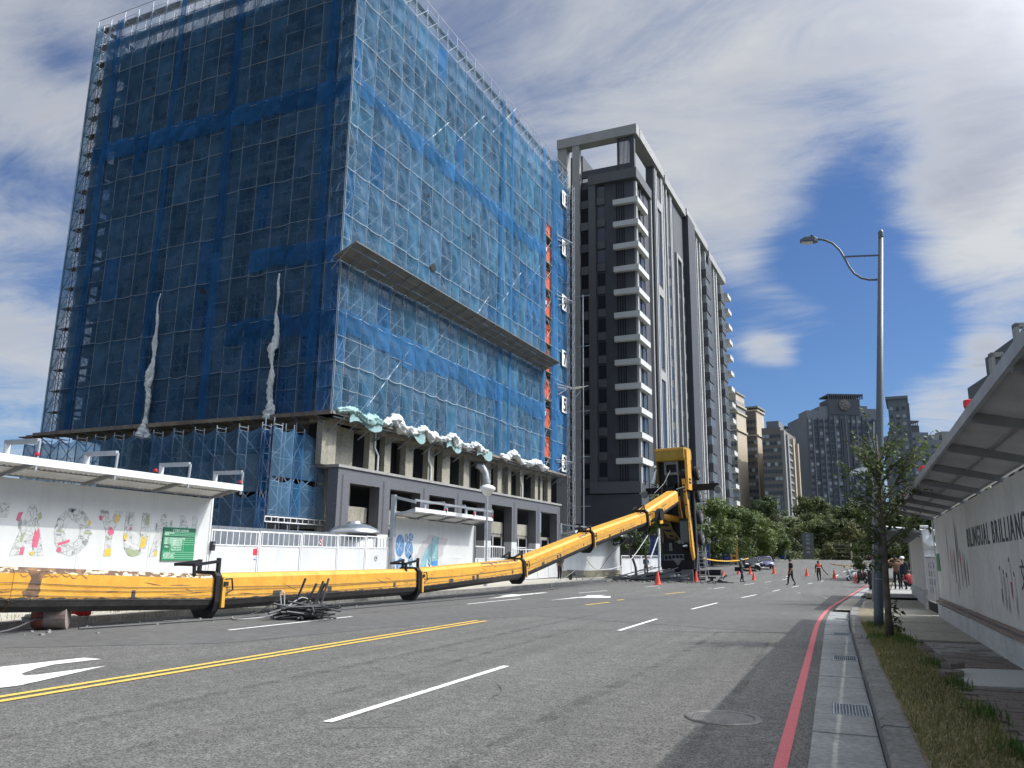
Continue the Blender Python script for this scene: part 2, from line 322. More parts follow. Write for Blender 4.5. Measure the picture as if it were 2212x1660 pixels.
mat('dusty_slab', (0.40, 0.38, 0.32), 0.9, var=0.22, scale=1.2, col2=(0.33, 0.31, 0.26), bump=0.3, bscale=40)
mat('white_paint', (0.70, 0.70, 0.68), 0.75, var=0.25, scale=9, col2=(0.30, 0.30, 0.295), thr=(0.53, 0.66))
mat('yellow_paint', (0.62, 0.42, 0.08), 0.75, var=0.22, scale=8, col2=(0.30, 0.24, 0.12), thr=(0.54, 0.70))
mat('red_paint', (0.50, 0.115, 0.13), 0.75, var=0.18, scale=7, col2=(0.30, 0.10, 0.105), thr=(0.56, 0.74))
mat('faded_paint', (0.19, 0.19, 0.185), 0.85, var=0.2, scale=4, col2=(0.125, 0.125, 0.12), thr=(0.42, 0.6))
mat('scuff', (0.055, 0.053, 0.05), 0.9, var=0.3, scale=12, col2=(0.085, 0.083, 0.08))
mat('iron', (0.16, 0.155, 0.15), 0.6, 0.5, var=0.25, scale=10)
mat('grate_hole', (0.008, 0.008, 0.008), 0.95)
mat('galv', (0.42, 0.44, 0.46), 0.45, 0.6, var=0.15, scale=2)
mat('galv_dark', (0.20, 0.22, 0.24), 0.5, 0.4, var=0.15, scale=2)
mat('lamp_grey', (0.10, 0.118, 0.14), 0.45, 0.15, var=0.08, scale=2)
mat('board_white', (0.53, 0.545, 0.54), 0.5, var=0.05, scale=0.8, stain=0.10)
mat('board_grey', (0.66, 0.66, 0.63), 0.55, var=0.07, scale=0.8, col2=(0.57, 0.58, 0.555), stain=0.16)
mat('gate_white', (0.50, 0.51, 0.52), 0.5, var=0.06, scale=0.7, stain=0.12)
mat('corrugated', (0.56, 0.58, 0.59), 0.45, var=0.08, scale=0.8, stain=0.18)
mat('roof_sheet', (0.50, 0.505, 0.52), 0.5, var=0.12, scale=1.5, stain=0.12)
mat('purlin', (0.24, 0.25, 0.265), 0.55, 0.1, var=0.12, scale=2)
mat('white_steel', (0.62, 0.63, 0.64), 0.4, var=0.05, scale=2)
mat('wall_base', (0.56, 0.58, 0.57), 0.8, var=0.15, scale=1.6, col2=(0.46, 0.49, 0.485), bump=0.2, bscale=30, stain=0.25)
mat('mossy_base', (0.22, 0.20, 0.15), 0.9, var=0.35, scale=1.6, col2=(0.12, 0.11, 0.075), bump=0.3, stain=0.4)
mat('beacon_red', (0.62, 0.02, 0.035), 0.3)
mat('black_plastic', (0.02, 0.02, 0.022), 0.5)
mat('rubber', (0.022, 0.022, 0.024), 0.85, var=0.3, scale=6)
mat('crane_yellow', (0.66, 0.345, 0.045), 0.5, var=0.10, scale=3.2, col2=(0.56, 0.27, 0.03), stain=0.22)
mat('crane_yellow_worn', (0.72, 0.36, 0.03), 0.55, var=0.14, scale=1.7, col2=(0.10, 0.06, 0.035), thr=(0.63, 0.66))
mat('scraped', (0.11, 0.065, 0.04), 0.8, var=0.3, scale=4.0, col2=(0.66, 0.55, 0.36), thr=(0.50, 0.56), stretch=(3, 1.2, 3))
mat('scraped_brown', (0.10, 0.06, 0.04), 0.8, var=0.3, scale=5.0, col2=(0.22, 0.12, 0.06), thr=(0.45, 0.6))
mat('grease_shade', (0.022, 0.021, 0.02), 0.75, var=0.4, scale=4, col2=(0.05, 0.045, 0.04))  # grease, with the boom underside's shade also put into the colour
mat('crane_black', (0.011, 0.011, 0.013), 0.6, var=0.4, scale=3, spec=0.3)
mat('shaded_yellow_dark', (0.15, 0.105, 0.025), 0.6, var=0.3, scale=3)  # crane yellow darkened: shade of the hidden panels put into the colour
mat('crane_grey', (0.16, 0.165, 0.165), 0.6, var=0.2, scale=3)
mat('shaded_yellow', (0.38, 0.25, 0.035), 0.55, var=0.15, scale=2.5, col2=(0.30, 0.20, 0.025), stain=0.3)  # duller copy of crane_yellow, shade put into the colour
mat('chrome', (0.75, 0.76, 0.78), 0.25, 0.9)
mat('glass_dark', (0.02, 0.028, 0.03), 0.12, 0.0, spec=0.8)
mat('glass_green', (0.05, 0.085, 0.075), 0.12, spec=0.8)
mat('cable', (0.06, 0.06, 0.06), 0.6)
mat('cable_pale', (0.42, 0.42, 0.41), 0.6)
mat('rebar', (0.075, 0.075, 0.08), 0.65, 0.3, var=0.3, scale=9)
mat('rust_red', (0.27, 0.065, 0.05), 0.75, var=0.3, scale=6, col2=(0.16, 0.06, 0.05))
mat('old_steel', (0.23, 0.17, 0.145), 0.8, var=0.35, scale=7, col2=(0.30, 0.25, 0.22), bump=0.2)
mat('plank_grey', (0.15, 0.16, 0.17), 0.8, var=0.3, scale=2.0, col2=(0.20, 0.205, 0.21), stretch=(4, 4, 1))
mat('timber', (0.24, 0.20, 0.15), 0.85, var=0.3, scale=2.0, col2=(0.15, 0.125, 0.10))
mat('plank_brown', (0.10, 0.075, 0.065), 0.85, var=0.3, scale=1.2, col2=(0.20, 0.18, 0.16))
mat('canopy_sheet', (0.17, 0.165, 0.15), 0.75, var=0.2, scale=1.0, col2=(0.13, 0.125, 0.115))
mat('scaffold_steel', (0.27, 0.31, 0.36), 0.5, 0.35, var=0.15, scale=1.0)
mat('scaffold_pale', (0.55, 0.60, 0.64), 0.5, 0.1, var=0.15, scale=1.0)
mat('raw_concrete', (0.235, 0.225, 0.20), 0.9, var=0.22, scale=0.7, col2=(0.17, 0.165, 0.15), stain=0.3)
mat('tan_concrete', (0.31, 0.29, 0.235), 0.9, var=0.2, scale=0.8, col2=(0.25, 0.235, 0.19), stain=0.35)
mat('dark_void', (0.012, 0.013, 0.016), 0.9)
mat('granite', (0.085, 0.088, 0.10), 0.5, var=0.25, scale=20, col2=(0.15, 0.153, 0.165), thr=(0.45, 0.6))
mat('granite_dark', (0.06, 0.06, 0.065), 0.5, var=0.2, scale=20)
mat('rope', (0.36, 0.43, 0.50), 0.8)
mat('rope_dim', (0.20, 0.26, 0.34), 0.8)  # darker copy of rope: the shaded face's shade put into colour
mat('tarp_white', (0.62, 0.64, 0.64), 0.6, var=0.12, scale=2.0, col2=(0.50, 0.53, 0.54), bump=0.5, bscale=5)
mat('tarp_teal', (0.19, 0.33, 0.33), 0.6, var=0.15, scale=2.0, col2=(0.28, 0.42, 0.42), bump=0.5, bscale=5)
mat('gate_orange', (0.55, 0.10, 0.035), 0.6, var=0.15, scale=2)
mat('sign_white', (0.78, 0.79, 0.80), 0.5)
mat('sign_navy', (0.03, 0.035, 0.09), 0.5)
mat('sign_green', (0.02, 0.20, 0.09), 0.45)
mat('sign_green_dark', (0.015, 0.11, 0.06), 0.45)
mat('sign_mint', (0.50, 0.72, 0.58), 0.5)
mat('sign_red', (0.62, 0.03, 0.04), 0.5)
mat('sign_blue', (0.03, 0.07, 0.30), 0.5)
mat('ink_dark', (0.045, 0.06, 0.065), 0.6)
mat('ink_grey', (0.22, 0.24, 0.25), 0.6)
mat('tower_dark', (0.052, 0.056, 0.068), 0.65, var=0.10, scale=0.5)
mat('tower_mid', (0.088, 0.092, 0.10), 0.65, var=0.08, scale=0.5)
mat('tower_light', (0.30, 0.30, 0.295), 0.65, var=0.08, scale=0.6)
mat('tower_pale', (0.52, 0.52, 0.51), 0.6, var=0.06, scale=0.6)
mat('tower_glass', (0.022, 0.027, 0.035), 0.1, spec=0.9)
mat('tower_glass_lit', (0.12, 0.15, 0.18), 0.08, spec=1.0)  # paler copy of tower_glass, light put into its colour
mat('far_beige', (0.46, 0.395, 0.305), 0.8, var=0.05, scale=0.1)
mat('far_greige', (0.24, 0.24, 0.24), 0.8, var=0.05, scale=0.1)
mat('far_slate_hazed', (0.155, 0.17, 0.205), 0.8, var=0.06, scale=0.1)  # lightened: distance haze put into the colour
mat('far_slate_dark', (0.075, 0.082, 0.105), 0.8)
mat('far_brown', (0.17, 0.15, 0.145), 0.8, var=0.05, scale=0.1)  # raised a little, distance haze put into the colour
mat('far_glass', (0.05, 0.06, 0.08), 0.3)
mat('far_glass_pale', (0.34, 0.37, 0.41), 0.3)
mat('bark', (0.10, 0.085, 0.07), 0.9, var=0.35, scale=6, bump=0.5, bscale=25)
leaf_mat('leaf_street', (0.024, 0.050, 0.014), (0.115, 0.155, 0.040))
leaf_mat('leaf_dark', (0.014, 0.032, 0.014), (0.070, 0.105, 0.035))
leaf_mat('leaf_hill', (0.020, 0.040, 0.017), (0.105, 0.130, 0.045))
leaf_mat('leaf_olive', (0.030, 0.044, 0.016), (0.115, 0.120, 0.042))
leaf_mat('leaf_young', (0.026, 0.046, 0.016), (0.105, 0.145, 0.04))
leaf_mat('grass_blade', (0.070, 0.095, 0.026), (0.26, 0.25, 0.10), 0.3)
leaf_mat('grass_dry', (0.24, 0.20, 0.09), (0.50, 0.43, 0.25), 0.3)
leaf_mat('grass_lush', (0.025, 0.06, 0.012), (0.08, 0.15, 0.03), 0.3)
mat('hillside', (0.055, 0.07, 0.03), 0.95, var=0.35, scale=0.15)
mat('cone_red', (0.80, 0.10, 0.055), 0.45, var=0.06, scale=8)
mat('tape_yellow', (0.75, 0.42, 0.05), 0.6)
mat('cloth_black', (0.014, 0.014, 0.017), 0.9)
mat('cloth_navy', (0.018, 0.022, 0.045), 0.9)
mat('cloth_slate', (0.07, 0.085, 0.115), 0.9)
mat('cloth_brown', (0.15, 0.085, 0.05), 0.9)
mat('cloth_grey', (0.10, 0.10, 0.105), 0.9)
mat('cloth_red', (0.30, 0.03, 0.035), 0.9)
mat('vest_orange', (0.75, 0.13, 0.06), 0.7)
mat('skin', (0.42, 0.24, 0.16), 0.6)
mat('hair', (0.012, 0.010, 0.010), 0.7)
mat('helmet_blue', (0.10, 0.22, 0.36), 0.3)
mat('helmet_white', (0.78, 0.79, 0.80), 0.3)
mat('car_black', (0.02, 0.022, 0.022), 0.2, 0.2, spec=0.8)
mat('car_purple', (0.13, 0.12, 0.26), 0.25, 0.3, spec=0.8)
mat('car_red', (0.28, 0.03, 0.05), 0.22, 0.2, spec=0.8)
mat('scooter_white', (0.68, 0.69, 0.70), 0.3)
mat('lens_white', (0.85, 0.87, 0.9), 0.15)
mat('lens_red', (0.45, 0.01, 0.01), 0.2)
mat('banner_orange', (0.55, 0.24, 0.03), 0.7, var=0.15, scale=2)
mat('banner_blue', (0.02, 0.045, 0.21), 0.7, var=0.15, scale=2)
mat('mural_blue', (0.04, 0.13, 0.34), 0.6, var=0.3, scale=5, col2=(0.15, 0.30, 0.48))
mat('mural_bright', (0.06, 0.22, 0.52), 0.6, var=0.12, scale=3)
mat('mural_teal', (0.16, 0.30, 0.34), 0.6, var=0.15, scale=3, col2=(0.25, 0.42, 0.46))
mat('mural_pale', (0.45, 0.62, 0.66), 0.6)
mat('mural_mauve', (0.42, 0.40, 0.41), 0.6, var=0.06, scale=3)
mat('mural_mist', (0.56, 0.57, 0.56), 0.6, var=0.06, scale=3)
mat('art_yellow', (0.55, 0.40, 0.06), 0.6, var=0.1, scale=8)
mat('art_olive', (0.28, 0.32, 0.20), 0.6, var=0.12, scale=8)
mat('art_pink', (0.50, 0.11, 0.18), 0.6, var=0.1, scale=8)
mat('art_white', (0.56, 0.57, 0.56), 0.6)
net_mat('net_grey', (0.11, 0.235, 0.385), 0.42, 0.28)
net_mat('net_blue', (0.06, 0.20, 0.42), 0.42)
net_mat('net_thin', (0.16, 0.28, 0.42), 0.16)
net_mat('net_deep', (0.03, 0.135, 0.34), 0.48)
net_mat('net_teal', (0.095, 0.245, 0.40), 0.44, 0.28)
net_mat('net_shade', (0.06, 0.155, 0.29), 0.55, 0.28)  # darkened copy of the net: shade of the left face put into colour
net_mat('net_shade_blue', (0.035, 0.15, 0.37), 0.56, 0.28)  # darkened copy of net_blue for the shaded face, shade in the colour
def line_art(name):
    """white lettering panel covered in thin grey drawn lines"""
    m = mat(name, (0.55, 0.56, 0.55), 0.6, var=0.02); N = m.node_tree.nodes; L = m.node_tree.links; P = N['Principled BSDF']
    g = N.new('ShaderNodeNewGeometry'); n = N.new('ShaderNodeTexNoise'); n.inputs['Scale'].default_value = 3.0; L.new(g.outputs['Position'], n.inputs['Vector'])
    mixv = N.new('ShaderNodeVectorMath'); mixv.operation = 'MULTIPLY_ADD'; L.new(n.outputs['Color'], mixv.inputs[0]); mixv.inputs[1].default_value = (0.6, 0.6, 0.6); L.new(g.outputs['Position'], mixv.inputs[2])
    v = N.new('ShaderNodeTexVoronoi'); v.feature = 'DISTANCE_TO_EDGE'; v.inputs['Scale'].default_value = 3.6; L.new(mixv.outputs[0], v.inputs['Vector'])
    w = N.new('ShaderNodeTexWave'); w.inputs['Scale'].default_value = 2.6; w.inputs['Distortion'].default_value = 6; L.new(mixv.outputs[0], w.inputs['Vector'])
    r = N.new('ShaderNodeValToRGB'); r.color_ramp.elements[0].position = 0.006; r.color_ramp.elements[1].position = 0.03
    r.color_ramp.elements[0].color = (0.16, 0.17, 0.17, 1); r.color_ramp.elements[1].color = (0.55, 0.56, 0.55, 1); L.new(v.outputs['Distance'], r.inputs[0])
    r2 = N.new('ShaderNodeValToRGB'); r2.color_ramp.elements[0].position = 0.10; r2.color_ramp.elements[1].position = 0.22
    r2.color_ramp.elements[0].color = (0.62, 0.63, 0.63, 1); r2.color_ramp.elements[1].color = (0.86, 0.87, 0.87, 1); L.new(w.outputs['Fac'], r2.inputs[0])
    mm = N.new('ShaderNodeVectorMath'); mm.operation = 'MULTIPLY'; L.new(r.outputs[0], mm.inputs[0]); L.new(r2.outputs[0], mm.inputs[1]); L.new(mm.outputs[0], P.inputs['Base Color'])
line_art('line_art')
# ------------------------------------------------------------------ the ground
def hill(X, Y):
    t = max(0, min(1, (Y - 158) / 120)); h = t * t * (3 - 2 * t) * 15
    return zg(Y) + h * (0.75 + 0.25 * sin(X * 0.021 + 1.0))
def strip(name, m, xa, xb, ys, dz, kind='structure', nx=1, parent=None):
    b = MB()
    b.add([(lerp(xa(y) if callable(xa) else xa, xb(y) if callable(xb) else xb, i / nx), y, zg(y) + dz) for y in ys for i in range(nx + 1)],
          [(j * (nx + 1) + i, j * (nx + 1) + i + 1, (j + 1) * (nx + 1) + i + 1, (j + 1) * (nx + 1) + i) for j in range(len(ys) - 1) for i in range(nx)])
    return b.build(name, m, parent, kind=kind if parent is None else None, fix=False)
def fr(a, b, s): n = max(1, round((b - a) / s)); return [a + (b - a) * i / n for i in range(n + 1)]
b = MB(); xs = [-900, -500, -300, -200, -140, -100, -70, -50, -35, -20, -10, 0, 10, 20, 35, 50, 70, 100, 140, 200, 300, 500, 900]
ys = [-200, -60, -20, 0, 20, 40, 60, 78, 84, 90, 96, 104, 112, 120, 130, 140, 150, 158, 170, 185, 200, 215, 230, 250, 280, 320, 400, 600, 1000, 2000]
b.add([(x, y, hill(x, y) - 0.07) for y in ys for x in xs], [(j * len(xs) + i, j * len(xs) + i + 1, (j + 1) * len(xs) + i + 1, (j + 1) * len(xs) + i) for j in range(len(ys) - 1) for i in range(len(xs) - 1)])
ground = b.build('ground', 'hillside', kind='structure', smooth=True, fix=False)
def xl(y): return -15.15 - 0.02 * max(0, y - 45) - (0 if y < 104 else min(30, (y - 104) * 4))
def xr(y): return -0.27 + off(y) + (0 if y < 82 else min(90, (y - 82) * 4.0))
ROADY = fr(-30, 74, 4) + fr(76, 152, 2)
road = strip('road', 'asphalt', xl, xr, ROADY, 0.0, nx=4)
# newer, smoother surfacing beyond a straight seam
sm_ = MB(); sm_.add([(-15.1, 7.6, .004), (-12.4, 9.5, .004), (-9.9, 11.8, .004), (-8.4, 19.5, .004), (-7.6, 21.4, .004), (-0.85, 19.1, .004), (-0.6 , 27.5, .004), (-0.3, 36, .004), (-15.1, 36, .004)], [tuple(range(9))])
sm_.build('road_patch', 'asphalt_new', kind='structure')
strip('far_pavement', 'dusty_slab', -60, 100, fr(152, 157, 2.5), 0.12)
# ------------------------------------------------------------------ painted markings (each one sheet 6 to 10 mm above the asphalt)
def dash(X0, X1, Y0, Y1, w=0.10, m='white_paint', name='lane_dash'):
    d = Vector((X1 - X0, Y1 - Y0, 0)).normalized(); n = Vector((d.y, -d.x, 0)) * w / 2
    k = MB(); N_ = max(1, int((Y1 - Y0) / 2))
    for i in range(N_):
        a = Vector((lerp(X0, X1, i / N_), lerp(Y0, Y1, i / N_), 0)); c = Vector((lerp(X0, X1, (i + 1) / N_), lerp(Y0, Y1, (i + 1) / N_), 0))
        k.quad(*[(p.x, p.y, zg(p.y) + 0.009) for p in (a - n, a + n, c + n, c - n)])
    return k.build(name, m, kind='structure')
for y0, y1 in ((-5.2, -0.6), (6.77, 11.25), (17.9, 22.0), (27.1, 31.8), (37.1, 41.2), (46.6, 49.5), (55.4, 59.1), (65.0, 68.5), (75.6, 79.2)):
    dash(-4.43 + off(y0), -4.43 + off(y1), y0, y1)
for y0, y1 in ((48.3, 51.4), (58.4, 62.5), (67.7, 71.1), (78.2, 82.0)): dash(-7.86 + off(y0), -7.86 + off(y1), y0, y1)
for y0, y1 in ((-3, 3.6), (13.8, 18.4), (25.4, 30.1), (36.8, 41.0), (48.2, 51.5)): dash(-11.5 + off(y0) * .8, -11.5 + off(y1) * .8, y0, y1)
for a in ((-7.92, -7.67, 27.4, 29.65), (-7.78, -7.72, 31.3, 32.05), (-7.31, -6.95, 38.4, 42.0)): dash(*a, w=0.13, m='yellow_paint')
for a in ((-4.3, -4.2, 86.0, 89), (-4.3, -4.1, 93, 96.5), (0.2, .5, 88, 91.5), (1.0, 1.4, 97, 100), (2.0, 2.4, 106, 109), (-8.0, -7.9, 96, 99), (-8.2, -8.2, 108, 112)): dash(*a)
for X in (-8.24, -8.00):
    k = MB()
    for i in range(12): k.quad((X - .055, -4 + i * 1.91, .009), (X + .055, -4 + i * 1.91, .009), (X + .055, -4 + (i + 1) * 1.91, .009), (X - .055, -4 + (i + 1) * 1.91, .009))
    k.build('yellow_centre_line', 'yellow_paint', kind='structure')
k = MB(); yy = fr(-4, 72, 2)
k.add([(-0.46 + off(y) * 1.02 + s * 0.05, y, zg(y) + .009) for y in yy for s in (-1, 1)], [(2 * i, 2 * i + 1, 2 * i + 3, 2 * i + 2) for i in range(len(yy) - 1)])
k.build('red_kerb_line', 'red_paint', kind='structure', fix=False)
def flat(name, poly, m, z=0.009):
    k = MB(); k.add([(x, y, zg(y) + z) for x, y in poly], [tuple(range(len(poly)))]); return k.build(name, m, kind='structure')
flat('turn_arrow', [(-10.42, 5.2), (-10.33, 8.0), (-10.22, 9.2), (-9.88, 9.2), (-9.95, 8.48), (-9.80, 8.1), (-9.55, 7.68), (-9.36, 7.58), (-9.30, 7.75), (-9.24, 8.7), (-8.74, 7.05), (-8.80, 6.6), (-8.95, 5.0), (-9.45, 4.2)], 'white_paint')
flat('lane_arrow', [(-12.35, 29.3), (-12.14, 32.4), (-12.33, 32.6), (-12.28, 36.3), (-12.53, 36.3), (-12.60, 33.4), (-12.95, 33.5), (-13.33, 31.9), (-12.6, 32.0)], 'white_paint')
flat('lane_arrow', [(-9.92, 29.4), (-9.62, 32.4), (-8.55, 33.2), (-8.92, 34.7), (-9.42, 33.9), (-9.30, 35.4), (-9.62, 35.4), (-9.97, 34.7), (-9.70, 33.5), (-9.86, 32.6)], 'white_paint')
for c, r0, a0, a1 in (((-9.2, 47.2), 2.6, -0.2, 1.35), ((-7.0, 49.5), 3.4, 0.2, 1.7), ((-3.0, 38.5), 2.6, 0.0, 1.3), ((-12.0, 44.0), 3.0, 0.1, 1.4), ((-5.2, 44), 3.5, -.2, 1.1)):    # old turning guide arcs, half worn away
    k = MB(); n = 14
    k.add([(c[0] + r * cos(lerp(a0, a1, i / n)), c[1] + r * 2.3 * sin(lerp(a0, a1, i / n)), 0.008) for i in range(n + 1) for r in (r0, r0 + .13)], [(2 * i, 2 * i + 1, 2 * i + 3, 2 * i + 2) for i in range(n)])
    k.build('worn_guide_line', 'faded_paint', kind='structure')
for i in range(9):       # scrape marks torn in the asphalt
    x, y = -6.1 + U(-1.1, 1.0), 8.6 + i * 0.26 + U(-.5, .5); d = Vector((0.55, -0.22, 0)) * U(0.5, 1.4); k = MB()
    w_ = U(.004, .010); k.add([(x, y, .006), (x + d.x * .5, y + d.y * .5 + w_, .006), (x + d.x, y + d.y, .006), (x + d.x * .5, y + d.y * .5 - w_, .006)], [(0, 1, 2, 3)])
    k.build('scrape_mark', 'scuff', kind='structure')
random.seed(66)
for x0, y0, ang, L_ in ((-6.8, 13.0, 1.1, 4.5), (-3.2, 12.5, 1.4, 5.0), (-10.8, 16.0, .3, 3.5), (-2.6, 24.0, .2, 4.0), (-7.2, 23.0, .9, 5.0), (-5.6, 30.5, .15, 6.0), (-9.4, 9.6, .5, 2.2), (-5.0, 5.8, .7, 2.6), (-12.8, 20.5, 1.2, 3.5), (-3.4, 8.2, 1.9, 2.0)):      # fine wandering cracks
    k = MB(); p = Vector((x0, y0, .0075)); a = ang; vs = []
    n = int(L_ / .15)
    for i in range(n):
        w_ = U(.003, .010) * sin(pi * (i + .5) / n); nn = Vector((-sin(a), cos(a), 0)) * w_; vs += [p - nn, p + nn]; a += U(-.35, .35); a += (ang - a) * .2; p = p + Vector((cos(a), sin(a), 0)) * .15
    k.add(vs, [(2 * i, 2 * i + 1, 2 * i + 3, 2 * i + 2) for i in range(n - 1)]); k.build('asphalt_crack', 'scuff', kind='structure', fix=False)
for x0, y0, x1, y1, w_ in ((-6.7, -2, -6.2, 24, .20), (-5.3, 0, -5.2, 21, .16), (-2.6, 2, -2.5, 19, .18), (-1.3, -1, -1.2, 17, .15), (-12.6, 14, -10.8, 34, .2), (-9.0, 22, -6.2, 40, .2)):        # tyre tracks
    k = MB(); n = 14; vs = []
    for i in range(n + 1):
        t = i / n; x = lerp(x0, x1, t) + .10 * sin(t * 5 + x0); y = lerp(y0, y1, t); ww = w_ * (.4 + .6 * sin(pi * t)) * U(.7, 1.1); vs += [(x - ww / 2, y, .0055), (x + ww / 2, y, .0055)]
    k.add(vs, [(2 * i, 2 * i + 1, 2 * i + 3, 2 * i + 2) for i in range(n)]); k.build('tyre_track', 'tyre_smudge', kind='structure', fix=False)
# manhole cover
mh = thing('manhole_cover', 'round chequered cast iron manhole cover set in the grey asphalt', 'manhole cover', (-1.1, 8.62, 0.004))
k = MB(); n = 32
k.add([(r * cos(2 * pi * i / n), r * sin(2 * pi * i / n), z) for r, z in ((.30, .006), (.31, .012), (.36, .012), (.375, .0)) for i in range(n)], [(a * n + i, a * n + (i + 1) % n, (a + 1) * n + (i + 1) % n, (a + 1) * n + i) for a in range(3) for i in range(n)])
k.build('ring', 'iron', mh)
k = MB(); k.lathe([(.295, 0), (.295, .005)], 32); k.build('plate', 'iron', mh)
k = MB()
for i in range(-9, 10):
    for j in range(-9, 10):
        x, y = i * .031, j * .031
        if x * x + y * y < .08 and (i + j) % 2 == 0:
            a = .012
            k.add([(x - a, y, .006), (x, y - a, .006), (x + a, y, .006), (x, y + a, .006), (x, y, .011)], [(0, 1, 4), (1, 2, 4), (2, 3, 4), (3, 0, 4)])
k.build('stud', 'iron', mh, kind='stuff')
# ------------------------------------------------------------------ right side: gutter, kerb, verge, pavement
gut = struct(link('gutter', None))
base = MB()
for y0, y1 in zip(fr(-2, 28, 2)[:-1], fr(-2, 28, 2)[1:]): base.add([(-.27 + off(y0), y0, -.05), (.29 + off(y0), y0, -.05), (.29 + off(y1), y1, -.05), (-.27 + off(y1), y1, -.05)], [(0, 1, 2, 3)])
base.build('gutter_bed', 'dark_void', gut)
GR = (9.65, 14.72, 19.63, 24.75)
for i in range(31):
    y0 = -2.72 + i * 1.0 + 0.012; y1 = y0 + .976; o0 = off(y0) * .8
    if y1 > 28.35: break
    gy = [g for g in GR if y0 < g < y1]; k = MB(); jit = U(-.004, .004); t = .012 + jit
    if gy:
        g = gy[0]
        k.box(-.268 + o0, y0, -.06, -.10 + o0, y1, t); k.box(-.10 + o0, y0, -.06, .285 + o0, g - .35, t); k.box(-.10 + o0, g + .35, -.06, .285 + o0, y1, t)
    else: k.box(-.268 + o0, y0, -.06, .285 + o0, y1, t)
    k.build('gutter_slab', 'gutter_concrete', gut, bevel=.006)
for i, g in enumerate(GR):
    o0 = off(g) * .8
    d = thing('drain_grate', ('nearest steel drain grate, a square lattice set in the gutter slabs', 'second drain grate in the gutter, past the lattice one', 'third drain grate in the gutter, level with the young tree', 'farthest drain grate, where the gutter slabs end at the driveway')[i], 'drain grate', (.09 + o0, g, .0), group='steel grates in the kerb gutter')
    k = MB(); k.box(-.185, -.34, -.05, -.165, .34, .012); k.box(.175, -.34, -.05, .193, .34, .012); k.box(-.165, -.34, -.05, .175, -.322, .012); k.box(-.165, .322, -.05, .175, .34, .012)
    k.build('frame', 'galv', d)
    k = MB(); nb = 11
    for j in range(nb): x = -.150 + j * .031; k.box(x, -.322, -.03, x + .009, .322, .008)
    k.build('grate_bar', 'galv', d, kind='stuff')
    if i == 0:
        k = MB()
        for j in range(9): y = -.29 + j * .072; k.box(-.165, y, -.025, .175, y + .010, .004)
        k.build('cross_bar', 'galv', d, kind='stuff')
    k = MB(); k.quad((-.18, -.33, -.045), (.19, -.33, -.045), (.19, .33, -.045), (-.18, .33, -.045)); k.build('sump', 'grate_hole', d)
kerb = struct(link('kerb', None))
for i in range(80):
    y0 = -3 + i * 1.0 + .006; y1 = y0 + .988; o0, o1 = off(y0) * .95, off(y1) * .95; dz = U(-.006, .006); dx = U(-.006, .006)
    if 29 < y0 < 39: dz -= .09                       # dropped at the driveway
    z0 = zg(y0); k = MB()
    for a in ((y0, o0), (y1, o1)): pass
    P = lambda x, y, o, z: (x + o + dx, y, z + z0)
    k.add([P(.29, y0, o0, -.05), P(.30, y0, o0, .135 + dz), P(.325, y0, o0, .158 + dz), P(.52, y0, o0, .155 + dz), P(.52, y0, o0, -.05),
           P(.29, y1, o1, -.05), P(.30, y1, o1, .135 + dz), P(.325, y1, o1, .158 + dz), P(.52, y1, o1, .155 + dz), P(.52, y1, o1, -.05)],
          [(i_, (i_ + 1) % 5, 5 + (i_ + 1) % 5, 5 + i_) for i_ in range(5)] + [(4, 3, 2, 1, 0), (5, 6, 7, 8, 9)])
    k.build('kerb_stone', 'kerb_stone', kerb)
verge = strip('verge', 'verge_soil', lambda y: .515 + off(y) * .95, lambda y: 1.35 + off(y) * .95, fr(-3, 29, 1), .135)
strip('dirt_strip', 'verge_soil', lambda y: .515 + off(y) * .95, lambda y: 1.35 + off(y) * .95, fr(38, 76, 2), .13)
bed = strip('pavement', 'soil', 1.18, lambda y: 2.75 + off(y), fr(-3, 29, 2), .118)
rowh = 0.205
for i in range(68):
    y0 = 4.2 + i * rowh
    if y0 > 17.2: break
    xw = 2.10 + .0236 * y0 - .04
    x = 1.20 + (0.16 if i % 2 else 0)
    if i % 2: k = None
    while x < xw - .08:
        x1 = min(x + .318, xw)
        if not (10.95 < y0 < 12.8 and x1 > 1.42) and not (14.6 < y0 < 16.9 and random.random() < .5) :
            k = MB(); k.box(x + .004, y0 + .004, .09, x1 - .004, y0 + rowh - .004, .148 + U(-.006, .006)); k.build('paver', 'paver', bed)
        x += .318
k = MB(); k.add([(1.36, 12.75, .156), (2.36, 12.95, .158), (2.36, 11.2, .157), (1.34, 11.03, .155)] + [(1.36, 12.75, .09), (2.36, 12.95, .09), (2.36, 11.2, .09), (1.34, 11.03, .09)], [(0, 1, 2, 3), (0, 4, 5, 1), (1, 5, 6, 2), (2, 6, 7, 3), (3, 7, 4, 0)])
k.build('pale_concrete_slab', 'pale_slab', bed)
for i, (y0, y1) in enumerate(((14.7, 16.85), (17.25, 19.4), (19.45, 22.2), (22.25, 25.0), (25.05, 28.8))):
    k = MB(); x0 = 1.45 if i == 0 else 1.22; k.box(x0 + off(y0) * .9, y0, .08, 2.02 + .0236 * y0 + .1, y1 - .03, .150 + i * .002); k.build('concrete_slab', 'dusty_slab' if i > 0 else 'concrete', bed)
strip('driveway', 'dusty_slab', lambda y: -.20 + off(y), lambda y: 6.0 + off(y), fr(28.8, 38.5, 1), .055)
strip('far_footway', 'concrete', lambda y: 1.3 + off(y), lambda y: 3.4 + off(y), fr(38.5, 78, 2), .145)
strip('gutter_far', 'gutter_concrete', lambda y: -.27 + off(y), lambda y: .3 + off(y), fr(38.5, 76, 2), .006)
